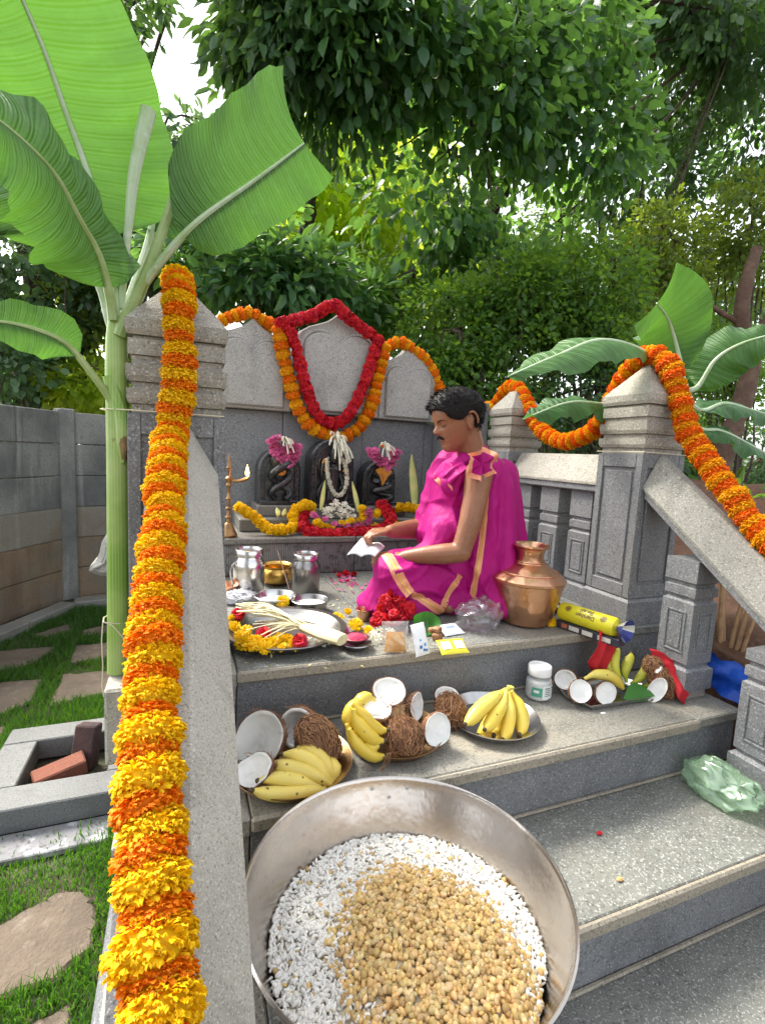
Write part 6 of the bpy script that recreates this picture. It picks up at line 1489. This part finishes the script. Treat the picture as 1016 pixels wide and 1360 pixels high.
for i in range(59):
    for j in range(59):
        if ok[i, j] and ok[i + 1, j] and ok[i, j + 1] and ok[i + 1, j + 1]: F.append((i * 60 + j, i * 60 + 60 + j, i * 60 + 61 + j, i * 60 + j + 1))
g.add(P.reshape(-1, 3), F); g.obj('grain_bed', M('grain_bed', (.60, .55, .42), .9), t)
def grains(n, keepf, size, shape, lift, rs):
    """short ovoid grains: 6-sided, tapering to both ends"""
    x = rs.uniform(cb[0] - RB, cb[0] + RB, n); y = rs.uniform(cb[1] - RB, cb[1] + RB, n); z = surf(x, y)
    k = inside(x, y, z) & keepf(x, y, rs); x, y, z = x[k], y[k], z[k]; n = len(x)
    a = np.arange(6) * 2 * PI / 6
    tv = np.concatenate([[[0, 0, -1]], np.c_[np.cos(a) * .75, np.sin(a) * .75, np.full(6, -.62)], np.c_[np.cos(a), np.sin(a), np.zeros(6)], np.c_[np.cos(a) * .75, np.sin(a) * .75, np.full(6, .62)], [[0, 0, 1]]])
    tt = []
    for i in range(6):
        j = (i + 1) % 6; tt += [(0, 1 + j, 1 + i), (1 + i, 1 + j, 7 + j), (1 + i, 7 + j, 7 + i), (7 + i, 7 + j, 13 + j), (7 + i, 13 + j, 13 + i), (13 + i, 13 + j, 19)]
    d = rs.normal(0, 1, (n, 3)); d[:, 2] *= .45; d /= np.linalg.norm(d, axis=1)[:, None]
    u = np.cross(d, rs.normal(0, 1, (n, 3))); u /= np.linalg.norm(u, axis=1)[:, None]; w = np.cross(d, u)
    s = size * rs.uniform(.75, 1.25, (n, 1, 1)); sh = shape * rs.uniform(.75, 1.25, (n, 1, 1))
    jit = 1 + rs.normal(0, .10, (n, 20, 1))
    L = tv[None] * jit
    V = np.stack([x, y, z + rs.uniform(-.3, 1, n) * lift], 1)[:, None] + s * (sh * (L[..., 0:1] * u[:, None] + L[..., 1:2] * w[:, None] * .85) + L[..., 2:3] * d[:, None])
    return V.reshape(-1, 3), (np.array(tt)[None] + (np.arange(n) * 20)[:, None, None]).reshape(-1, 3)
dalm = lambda x, y: np.hypot((x - .378) / .150, (y - .620) / .195)
rs = np.random.default_rng(3)
V, T = grains(17000, lambda x, y, r: dalm(x, y) + r.normal(0, .10, len(x)) > .93, .0066, .46, .006, rs)
tag(link('puffed_rice', fast_mesh('puffed_rice', V, T, M('puffed_rice', (.80, .77, .71), .7, island=.08, sss=.1))), 'white puffed rice heaped round the inside of the steel basin', 'puffed rice', kind='stuff')
V, T = grains(13500, lambda x, y, r: (dalm(x, y) + r.normal(0, .09, len(x)) < 1.0) | (r.random(len(x)) < .022), .0056, .82, .008, rs)
tag(link('roasted_gram', fast_mesh('roasted_gram', V, T, M('roasted_gram', (.58, .38, .14), .7, island=.30, rnd_hue=.012, layers=[('n', 60, 3, (.66, .52, .27), .45, .7)]))), 'golden roasted gram piled in the middle of the puffed rice', 'roasted gram', kind='stuff')

# ---------------------------------------------------------------- green bag and specks on the lower steps
t = crumple('plastic_bag', 'crumpled pale green plastic bag lying on the step by the lower baluster', 'plastic bag', np.array([1.465, .875, .54]) + np.array([0, 0, .045]), (.058, .100, .058), m_film_g, 11, .40, n=5, flat_z=-.044, freq=2.3, rot=.25)
for px, py, z, m_, lab in ((796, 1107, .54, m_red, 'small red petal on the middle of the speckled step'), (823, 1168, .54, M('fallen_gram', (.52, .30, .10), .7), 'single fallen grain on the speckled step')):
    o = G().lathe([(0, -.003), (.006, -.002), (.008, 0), (.005, .003), (0, .004)], 7, M=Matrix.Diagonal((1.1, .8, 1, 1))).obj('petal' if py < 1110 else 'fallen_grain', m_); o.location = Vector([float(a) for a in at(px, py, z=z + .004)]); tag(o, lab, 'petal' if py < 1110 else 'grain')
# ---------------------------------------------------------------- the seated man
from mathutils import noise as NZ
m_skin = M('skin', (.265, .112, .056), .42, sss=.12, layers=[('n', 9, 4, (.215, .088, .044), .42, .7), ('n', 120, 3, (.31, .14, .075), .55, .75)], bump=('n', 260, 3, .0006), spec=.45)
m_hair = M('black_hair', (.008, .006, .006), .62, island=.5, spec=.22)
m_mag = M('magenta_silk', (.37, .004, .155), .62, layers=[('n', 4, 3, (.34, .003, .14), .45, .7)], bump=[('n', 12, 3, .010, (1, 1.6, .30)), ('n', 26, 3, .004, (1.4, 1, .5)), ('n', 500, 2, .0003)], spec=.22)
m_bord = M('peach_gold_border', (.72, .24, .15), .42, layers=[('w', 1, 1, (.72, .34, .16), .5, .9, .5, (60, 60, 14)), ('n', 160, 3, (.80, .45, .22), .55, .7)], bump=('n', 300, 2, .0005))
m_gold = M('gold_thread', (.72, .48, .10), .35, .4, layers=[('n', 200, 3, (.55, .30, .08), .5, .7)])

def capsule(g, a, ra, b, rb, n=14):
    a, b = np.array(a, float), np.array(b, float); d = b - a; L = np.linalg.norm(d) + 1e-9
    prof = [(ra * math.sin(t) + 1e-4, -ra * math.cos(t)) for t in np.linspace(0, PI / 2, 6)] + [(rb * math.sin(t) + 1e-4, L + rb * math.cos(t)) for t in np.linspace(PI / 2, 0, 6)]
    Mx = np.array(Matrix.Translation(a) @ rotm(d)); P = np.array([[(r * math.cos(t), r * math.sin(t), z) for t in np.arange(n) * 2 * PI / n] for r, z in prof])
    g.grid(P @ Mx[:3, :3].T + Mx[:3, 3], close_v=True, cap0=True, cap1=True)
def limb(g, *pr):
    for (a, ra), (b, rb) in zip(pr[:-1], pr[1:]): capsule(g, a, ra, b, rb)
def ellipsoid(g, c, r, rot=None):
    th = np.linspace(.01, PI - .01, 16); P = np.array([[(math.sin(a) * math.cos(b), math.sin(a) * math.sin(b), math.cos(a)) for b in np.arange(24) * 2 * PI / 24] for a in th]) * np.array(r)
    if rot is not None: P = P @ np.array(rot)[:3, :3].T
    g.grid(P + np.array(c), close_v=True, cap0=True, cap1=True)
def remesh(g, vox, smooth=6, deform=None, post=2):
    """weld overlapping volumes into one continuous surface"""
    me = g.mesh('volume', m_skin, smooth=False); o = bpy.data.objects.new('volume', me); C.objects.link(o)
    md = o.modifiers.new('r', 'REMESH'); md.mode = 'VOXEL'; md.voxel_size = vox; md.adaptivity = 0
    if smooth: ms = o.modifiers.new('s', 'SMOOTH'); ms.factor = .5; ms.iterations = smooth
    dg = bpy.context.evaluated_depsgraph_get(); out = bpy.data.meshes.new_from_object(o.evaluated_get(dg)); bpy.data.objects.remove(o)
    if deform:
        n = len(out.vertices); co = np.empty(n * 3); out.vertices.foreach_get('co', co); no = np.empty(n * 3); out.vertices.foreach_get('normal', no)
        co = deform(co.reshape(-1, 3), no.reshape(-1, 3)); out.vertices.foreach_set('co', co.ravel()); out.update()
    out.materials.clear(); out.polygons.foreach_set('use_smooth', [True] * len(out.polygons)); return out

MAN = thing('person', 'seated man in a magenta silk wrap with peach borders reading a white booklet', 'person', (1.08, 1.72, .90))
PITCH, YAW = R_(18), R_(-2); HC = np.array([.982, 1.72, 1.625])
def HD(p):                                             # head space (forward, left, up from the chin) -> world
    x, y, z = p[0], p[1], p[2] - .1
    x, z = x * math.cos(PITCH) + z * math.sin(PITCH), z * math.cos(PITCH) - x * math.sin(PITCH)
    x, y = x * math.cos(YAW) - y * math.sin(YAW), y * math.cos(YAW) + x * math.sin(YAW)
    return HC + np.array([-x, -y, z])
HZ = [0, .006, .014, .03, .042, .052, .060, .066, .078, .090, .102, .115, .13, .145, .16, .18, .195, .21, .219, .225]
HF = [.040, .060, .071, .075, .071, .0775, .0745, .080, .079, .080, .079, .076, .083, .084, .082, .074, .062, .042, .022, .004]
HBk = [-.005, -.012, -.02, -.035, -.05, -.06, -.07, -.077, -.088, -.098, -.106, -.112, -.116, -.117, -.115, -.106, -.092, -.064, -.036, -.004]
HW = [.016, .026, .034, .046, .052, .056, .059, .061, .0655, .0695, .072, .074, .0755, .0755, .0745, .070, .061, .044, .024, .003]
def head_pt(z, ph, off=0.0):
    f, b, w = np.interp(z, HZ, HF), np.interp(z, HZ, HBk), np.interp(z, HZ, HW)
    cx = f * .15 + b * .15; c, s = math.cos(ph), math.sin(ph)
    x = cx + ((f - cx) if c > 0 else (cx - b)) * math.copysign(abs(c) ** (.9 if c > 0 else 1), c); y = w * math.copysign(abs(s) ** .88, s)
    if c > 0:
        x += .026 * math.exp(-(y / .0105) ** 2) * np.interp(z, [.078, .084, .090, .098, .108, .118, .130], [0, .55, 1.0, .92, .62, .34, 0])
        x += .010 * math.exp(-((abs(y) - .012) / .006) ** 2) * math.exp(-((z - .088) / .007) ** 2)
        x -= .010 * math.exp(-((abs(y) - .031) / .015) ** 2 - ((z - .116) / .011) ** 2)
        x += .004 * math.exp(-((abs(y) - .030) / .02) ** 2 - ((z - .131) / .006) ** 2)
        x -= .004 * math.exp(-(y / .022) ** 2 - ((z - .0605) / .0028) ** 2)
    n = np.array([math.cos(ph), math.sin(ph), 0.35 * (z - .11) / .11]); return np.array([x, y, z]) + off * n / np.linalg.norm(n)
g = G()
zs_ = np.concatenate([np.linspace(0, .15, 50), np.linspace(.154, .225, 16)]); ph_ = np.arange(72) * 2 * PI / 72
g.grid([[HD(head_pt(z, p)) for p in ph_] for z in zs_], close_v=True, cap0=True, cap1=True)
for s_ in (-1, 1):
    ellipsoid(g, HD((.0625, s_ * .031, .1165)), (.0125, .013, .0095))
    # ear: rim, lobe and inner plate
    ec = lambda a, r: HD((-.022 + r * .62 * math.cos(a) - .006, s_ * (.0745 + .012 * (math.cos(a) < .3) + .004), .108 + r * math.sin(a)))
    pts = [ec(a, .031) for a in np.linspace(-.35 * PI, 1.15 * PI, 14)]
    for a, b in zip(pts[:-1], pts[1:]): capsule(g, a, .0052, b, .0052, 8)
    ellipsoid(g, HD((-.026, s_ * .076, .108)), (.016, .0055, .025)); ellipsoid(g, HD((-.018, s_ * .076, .079)), (.008, .006, .009))
limb(g, (HD((-.035, 0, .07)), .058), ((1.055, 1.72, 1.53), .056), ((1.085, 1.72, 1.46), .068))
# trunk
ellipsoid(g, (1.08, 1.72, 1.38), (.105, .165, .13)); ellipsoid(g, (1.09, 1.72, 1.20), (.10, .145, .16)); ellipsoid(g, (1.11, 1.72, 1.02), (.12, .16, .12))
limb(g, ((1.07, 1.60, 1.455), .062), ((1.07, 1.84, 1.455), .062))
# near (left) arm: bare, elbow bent, forearm forward along the thigh
SH, EL, WR = (1.000, 1.560, 1.445), (.928, 1.530, 1.160), (.760, 1.640, 1.125)
limb(g, (SH, .052), ((.985, 1.548, 1.36), .045), ((.960, 1.536, 1.26), .041), (EL, .035)); limb(g, (EL, .037), ((.875, 1.560, 1.150), .038), ((.82, 1.595, 1.14), .033), (WR, .025))
SR, ER, WRr = (1.03, 1.885, 1.44), (.96, 1.90, 1.19), (.770, 1.815, 1.192)
limb(g, (SR, .060), ((1.0, 1.895, 1.31), .05), (ER, .042)); limb(g, (ER, .042), ((.875, 1.87, 1.19), .040), (WRr, .027))
def hand(g, w, pal, fingers, thumb):
    w, pal = np.array(w, float), np.array(pal, float); d = pal - w; side = np.cross(d, (0, 0, 1)); side /= np.linalg.norm(side)
    for k in (-1, 0, 1): limb(g, (w + side * k * .008, .017), (pal + side * k * .022, .0125))
    for f in fingers + [thumb]: limb(g, *[(q, r) for q, r in zip(f, [.0095, .0088, .0080, .0068])])
# far hand holding the booklet: fingers curled under its edge, thumb on top
w = np.array(WRr); pal = np.array([.705, 1.785, 1.196]); fg = []
for k, (L1, c) in enumerate(((.9, -.028), (1.05, -.010), (1.0, .009), (.8, .026))):
    b = pal + np.array([.004, c, 0]); fg.append([b, b + np.array([-.034 * L1, -.002, -.004]), b + np.array([-.056 * L1, -.004, -.022]), b + np.array([-.050 * L1, -.006, -.042])])
hand(g, w, pal, fg, [w + np.array([-.018, -.024, .006]), pal + np.array([.012, -.050, .006]), pal + np.array([-.018, -.058, .002]), pal + np.array([-.040, -.054, -.006])])
# near hand resting in the lap
w = np.array(WR); pal = np.array([.705, 1.690, 1.115]); fg = []
for k, (L1, c) in enumerate(((.9, -.026), (1.05, -.009), (1.0, .009), (.8, .026))):
    b = pal + np.array([.004, c, 0]); fg.append([b, b + np.array([-.030 * L1, .008, -.004]), b + np.array([-.048 * L1, .012, -.022]), b + np.array([-.044 * L1, .012, -.040])])
hand(g, w, pal, fg, [w + np.array([-.018, .024, .006]), pal + np.array([.010, .046, .004]), pal + np.array([-.016, .056, -.004]), pal + np.array([-.034, .054, -.014])])
# legs folded under the cloth, foot of the far leg
for s_ in (-1, 1):
    limb(g, ((1.10, 1.74 + s_ * .06, .99), .075), ((.80 + .06 * (s_ > 0), 1.76 + s_ * .08, 1.0), .05)); limb(g, ((.80 + .06 * (s_ > 0), 1.76 + s_ * .08, 1.0), .05), ((.88, 1.72 - s_ * .04, .945), .038)); limb(g, ((.88, 1.72 - s_ * .04, .945), .03), ((.93, 1.72 - s_ * .13, .935), .022))
body = remesh(g, .0042, 3); body.materials.append(m_skin)
link('body', body, MAN)

# ---- hair
HAIRLINE = lambda ph: np.interp(abs(ph), [0, .45, .75, .95, 1.25, 1.45, 1.75, 2.0, 2.4, PI], [.176, .172, .160, .135, .120, .118, .135, .085, .055, .050])
rows = []
for z in np.linspace(.045, .2249, 60):
    r = []
    for p in ph_:
        a = (p + PI) % (2 * PI) - PI; h = HAIRLINE(a); t = np.clip((z - h) / .012, -1, 1)
        th = (.004 + .012 * np.clip((z - .10) / .09, 0, 1)) * (1 + .25 * math.sin(7 * p + 40 * z) * .2 + .05 * rng.normal())
        r.append(HD(head_pt(z, a, th if t > 0 else -.012 * min(1, -t + .3)) + np.array([0, 0, .012 * np.clip((z - .19) / .03, 0, 1)])))
    rows.append(r)
o = G().grid(rows, close_v=True, cap1=True).obj('hair', m_hair, MAN, ang=180)
g = G()
for i in range(2600):
    z = rng.uniform(.05, .2235); a = rng.uniform(-PI, PI)
    if z < HAIRLINE(a) + .003: continue
    th = .003 + .010 * np.clip((z - .10) / .09, 0, 1); p0 = head_pt(z, a, th) + np.array([0, 0, .012 * np.clip((z - .19) / .03, 0, 1)])
    sweep = np.array([.012, 0, .004]) if z > .17 else np.array([-.004, 0, -.012])
    n = np.array([math.cos(a), math.sin(a), .6]); n /= np.linalg.norm(n); L = rng.uniform(.8, 1.5)
    q = [p0 - n * .004, p0 + n * .004 + sweep * .4 * L + rng.normal(0, .002, 3), p0 + n * .006 + sweep * L + rng.normal(0, .003, 3)]
    g.tube([HD(k) for k in q], [.0011, .0010, .0003], 3, cap=False)
g.obj('hair_strands', m_hair, o)['kind'] = 'stuff'
# ---- brows, lashes, moustache
g = G()
for s_ in (-1, 1):
    br = [head_pt(z, s_ * p, .0012) for p, z in ((.18, .127), (.32, .1325), (.50, .1345), (.68, .131))]
    g.tube([HD(q) for q in resample(br, .006)], list(np.interp(np.linspace(0, 1, len(resample(br, .006))), [0, .3, 1], [.0018, .0030, .0010])), 6, flat=.7)
g.obj('eyebrows', m_hair, MAN)
g = G()
for s_ in (-1, 1):
    ls = [(.0655, s_ * .020, .1115), (.0745, s_ * .0285, .1085), (.0715, s_ * .037, .1095), (.062, s_ * .0435, .1125)]
    g.tube([HD(q) for q in resample(ls, .005)], .0011, 5)
g.obj('eyelashes', m_hair, MAN)
g = G()
for i in range(160):
    p = rng.uniform(-.34, .34); z = .0745 - .010 * abs(p) / .42 + rng.uniform(-.0045, .003); b = head_pt(z, p, .0005)
    g.tube([HD(b), HD(b + np.array([.0025, math.copysign(.0035, p), -.003])), HD(b + np.array([.0015, math.copysign(.006, p), -.007]))], [.0009, .0008, .0003], 3, cap=False)
g.obj('moustache', m_hair, MAN)['kind'] = 'stuff'
m_lip = M('lips', (.19, .07, .055), .4)
g = G(); g.tube([HD(head_pt(.0545, p, .0004)) for p in np.linspace(-.26, .26, 9)], [.0008, .002, .003, .0034, .0034, .0034, .003, .002, .0008], 6); g.obj('lower_lip', m_lip, MAN)

# ---- lower wrap: one mound over folded legs, folds running from the hips
g = G()
limb(g, ((1.08, 1.69, 1.0), .105), ((.87, 1.67, 1.03), .10), ((.725, 1.645, 1.055), .088)); limb(g, ((.725, 1.645, 1.035), .088), ((.675, 1.68, .965), .066), ((.86, 1.76, .96), .065))
limb(g, ((1.08, 1.85, 1.0), .115), ((.86, 1.94, 1.02), .08)); limb(g, ((.86, 1.93, .99), .075), ((.90, 1.75, .96), .065))
ellipsoid(g, (.95, 1.76, .985), (.20, .18, .10)); ellipsoid(g, (1.12, 1.72, .985), (.16, .20, .11))
ellipsoid(g, (.83, 1.655, .945), (.20, .085, .060)); ellipsoid(g, (1.04, 1.65, .95), (.17, .10, .075)); ellipsoid(g, (.68, 1.70, .94), (.085, .10, .055))
def ridge(x): return (1 - abs(math.sin(x))) ** 1.6                # soft valleys with sharper crests
def fold_legs(co, no):
    out = co.copy()
    for i, (p, n) in enumerate(zip(co, no)):
        v = Vector(p); u = math.atan2(p[2] - .90, 1.16 - p[0]); r = math.hypot(p[0] - 1.16, p[2] - .90); wv = NZ.noise(v * 4.2)
        d = .016 * ridge(u * 9 + 3.2 * wv + p[1] * 5) * min(1, r * 3.2) + .007 * ridge(p[0] * 22 - p[2] * 26 + 4 * NZ.noise(v * 5.5)) * max(0, min(1, (p[2] - .92) * 9))
        d += .016 * NZ.noise(Vector((p[0] * 5, p[1] * 5, p[2] * 4))) + .004 * NZ.noise(v * 22) - .006
        out[i] = p + n * d
    out[:, 2] = np.maximum(out[:, 2], .9025 + .004 * np.sin(out[:, 0] * 40)); return out
low = remesh(g, .0065, 9, fold_legs); low.materials.append(m_mag); low_o = link('lower_wrap', low, MAN)
# ---- upper wrap
g = G()
ellipsoid(g, (1.035, 1.73, 1.365), (.125, .150, .125)); ellipsoid(g, (1.005, 1.73, 1.20), (.125, .150, .15)); ellipsoid(g, (1.01, 1.74, 1.07), (.14, .16, .10))
ellipsoid(g, (1.115, 1.73, 1.43), (.105, .185, .075)); limb(g, ((1.07, 1.63, 1.485), .043), ((1.09, 1.84, 1.485), .05)); limb(g, ((.985, 1.68, 1.475), .030), ((1.10, 1.72, 1.52), .045), ((1.06, 1.78, 1.50), .04))
limb(g, ((1.075, 1.575, 1.475), .036), ((1.115, 1.555, 1.40), .035), ((1.125, 1.545, 1.25), .040), ((1.12, 1.53, 1.10), .050), ((1.10, 1.52, .96), .065))
limb(g, ((1.14, 1.62, 1.44), .07), ((1.175, 1.62, 1.28), .065), ((1.20, 1.62, 1.12), .07), ((1.19, 1.62, .97), .075)); limb(g, ((1.15, 1.78, 1.43), .07), ((1.185, 1.77, 1.28), .07), ((1.215, 1.76, 1.12), .075), ((1.20, 1.74, .97), .08)); limb(g, ((1.045, 1.86, 1.468), .074), ((1.01, 1.88, 1.33), .078), ((.985, 1.88, 1.22), .072), ((.94, 1.83, 1.17), .052)); limb(g, ((1.065, 1.58, 1.455), .05), ((1.062, 1.575, 1.25), .052), ((1.06, 1.575, 1.10), .06), ((1.06, 1.60, .97), .066)); limb(g, ((1.11, 1.60, 1.44), .06), ((1.12, 1.60, 1.2), .07), ((1.12, 1.61, .97), .08))
limb(g, ((.955, 1.66, 1.445), .045), ((.93, 1.645, 1.39), .045)); limb(g, ((1.02, 1.585, 1.475), .028), ((.945, 1.625, 1.42), .036))
limb(g, ((.93, 1.66, 1.22), .06), ((.89, 1.66, 1.13), .06), ((.80, 1.66, 1.10), .045))
def fold_up(co, no):
    out = co.copy()
    for i, (p, n) in enumerate(zip(co, no)):
        v = Vector(p); wv = NZ.noise(Vector((p[0] * 4, p[1] * 4, p[2] * 1.5)))
        if p[0] > 1.075: d = .017 * ridge(p[1] * 30 + p[0] * 20 + 2.6 * wv) * min(1, max(.12, (1.50 - p[2]) * 3.5)) + .004 * NZ.noise(Vector((p[0] * 16, p[1] * 16, p[2] * 5))) - .005
        else: d = .012 * ridge(p[2] * 12 + p[0] * 27 + 2.8 * NZ.noise(Vector((p[0] * 5, p[1] * 5, p[2] * 3)))) + .006 * ridge(p[2] * 30 - p[0] * 22 + 3 * wv) + .009 * NZ.noise(v * 7) - .006
        out[i] = p + n * d
    out[:, 2] = np.maximum(out[:, 2], .903); return out
up_ = remesh(g, .0062, 8, fold_up); up_.materials.append(m_mag); up_o = link('upper_wrap', up_, MAN)

# ---- woven borders lying on the cloth
def bvh_of(me):
    v = [q.co.copy() for q in me.vertices]; return BVHTree.FromPolygons(v, [tuple(p.vertices) for p in me.polygons])
B_low, B_up = bvh_of(low), bvh_of(up_)
def ribbon(bv, px, w, mat, parent, lift=.0022, name='woven_border'):
    o_ = Vector([float(a) for a in CAM]); pts = []
    for x, y in resample([(a, b, 0) for a, b in px], 3.0)[:, :2]:
        d = Vector([float(a) for a in ROT @ np.array([x - CX, y - CY, FPX])]).normalized(); h = bv.ray_cast(o_, d)
        if h[0] is not None: pts.append((h[0], h[1]))
    if len(pts) < 4: return
    P = np.array([p for p, _ in pts]); 
    for _ in range(12): P[1:-1] = .5 * P[1:-1] + .25 * (P[:-2] + P[2:])
    rows = []
    for i in range(len(P)):
        t = P[min(i + 1, len(P) - 1)] - P[max(i - 1, 0)]; t /= np.linalg.norm(t) + 1e-9; n = np.array(pts[i][1]); n = n if n @ (CAM - P[i]) > 0 else -n
        s_ = np.cross(t, n); s_ /= np.linalg.norm(s_) + 1e-9; r = []
        for v in np.linspace(-1, 1, 7):
            q = bv.find_nearest(Vector(P[i] + s_ * w * v * .5)); nn = np.array(q[1]); nn = nn if nn @ n > 0 else -nn
            r.append(np.array(q[0]) + nn * lift)
        rows.append(r)
    return G().grid(rows).obj(name, mat, parent, ang=180)
def bordered(bv, px, w, parent):
    ribbon(bv, px, w, m_bord, parent, .0024)
    ribbon(bv, px, w * .16, m_gold, parent, .0036, 'gold_stripe')
bordered(B_up, [(646, 632), (645, 660), (642, 700), (638, 735), (633, 765), (628, 790), (624, 803)], .024, up_o)
bordered(B_low, [(510, 731), (517, 742), (526, 758), (535, 776), (545, 789)], .040, low_o)
bordered(B_low, [(546, 790), (556, 792), (568, 801), (580, 809), (588, 813)], .034, low_o)
bordered(B_low, [(617, 752), (611, 763), (603, 776), (594, 790), (588, 806)], .026, low_o)
# fold of the wrap hanging over the chest from the shoulder knot, with its bordered end
def chest(x, y):
    d = Vector([float(a) for a in ROT @ np.array([x - CX, y - CY, FPX])]).normalized(); h = B_up.ray_cast(Vector([float(a) for a in CAM]), d)
    q = np.array(h[0]) if h[0] is not None else at(x, y, y=1.60); return q - np.array(d) * .014
K = np.array([[chest(606, 604), chest(614, 612), chest(620, 622)], [chest(590, 612), chest(600, 622), chest(608, 632)], [chest(579, 624), chest(588, 634), chest(600, 642)], [chest(575, 634), chest(583, 645), chest(601, 651)]])
for (a, b, m_, nm) in ((0, .80, m_mag, 'chest_fold'), (.80, 1.0, m_bord, 'fold_border')):
    rows = []
    for u in np.linspace(a, b, 10 if nm == 'chest_fold' else 4):
        r = []
        for v in np.linspace(0, 1, 22):
            x, y = u * 3, v * 2; i, j = min(int(x), 2), min(int(y), 1); fa, fb = x - i, y - j
            q = K[i, j] * (1 - fa) * (1 - fb) + K[i + 1, j] * fa * (1 - fb) + K[i, j + 1] * (1 - fa) * fb + K[i + 1, j + 1] * fa * fb
            r.append(q + np.array([-.004, -.006, .002]) * math.sin(v * 14 + u * 3) * (.4 + u))
        rows.append(r + [q + np.array([.001, .003, 0]) for q in r[::-1]])
    G().grid(rows, close_v=True, cap0=True, cap1=True).obj(nm, m_, up_o, ang=70)
# gathered knot of the wrap on the near shoulder
kc = at(638, 616, y=1.520); g = G(); g2 = G()
for gg, r0, r1, m_ in ((g, .0, .040, 0), (g2, .040, .056, 1)):
    rows = []
    for u in np.linspace(0, 1, 7):
        r = r0 + (r1 - r0) * u
        rows.append([kc + np.array([r * math.cos(a) * 1.05 - .006, -.020 + .016 * math.cos(5 * a) * (r / .05) + .008 * math.sin(8 * a + 1) * (r / .05), r * math.sin(a) * 1.05 * (1 + .12 * math.sin(4 * a + 1)) - .008 * math.cos(3 * a + .6) * r / .05]) for a in np.linspace(0, 2 * PI, 48, endpoint=False)])
    gg.grid(rows, close_v=True)
k_o = g.obj('shoulder_knot', m_mag, up_o, ang=180); 
o = g2.obj('knot_border', m_bord, up_o, ang=180)
g = G(); ellipsoid(g, kc + np.array([.006, .012, -.002]), (.040, .03, .040)); g.obj('knot_core', m_mag, up_o)

# booklet
P = [at(461, 738, y=1.665), at(498, 740, y=1.645), at(511, 727, y=1.80), at(480, 716, y=1.83)]
zc = np.mean([p[2] for p in P])
t = thing('booklet', 'open white booklet held in the seated man\'s hand', 'booklet', np.mean(P, 0))
for k, (a, b) in enumerate(((0, .49), (.51, 1))):
    for dz, nm, sh in ((0, 'cover', 1.0), (.003, 'pages', .97)):
        rows = []
        for u in np.linspace(0, 1, 10):
            r = []
            for v in np.linspace(a, b, 7):
                vv = .5 + (v - .5) * sh; uu = .5 + (u - .5) * sh
                q = (np.array(P[0]) * (1 - vv) + np.array(P[1]) * vv) * (1 - uu) + (np.array(P[3]) * (1 - vv) + np.array(P[2]) * vv) * uu
                q = q + np.array([0, 0, dz + .010 * math.sin(abs(v - .5) * 2 * PI * .9)])
                r.append(q)
            rows.append(r + [q - np.array([0, 0, .0022]) for q in r[::-1]])
        G().grid(rows, close_v=True, cap0=True, cap1=True).obj(nm, m_label if nm == 'pages' else m_pk_w, t)
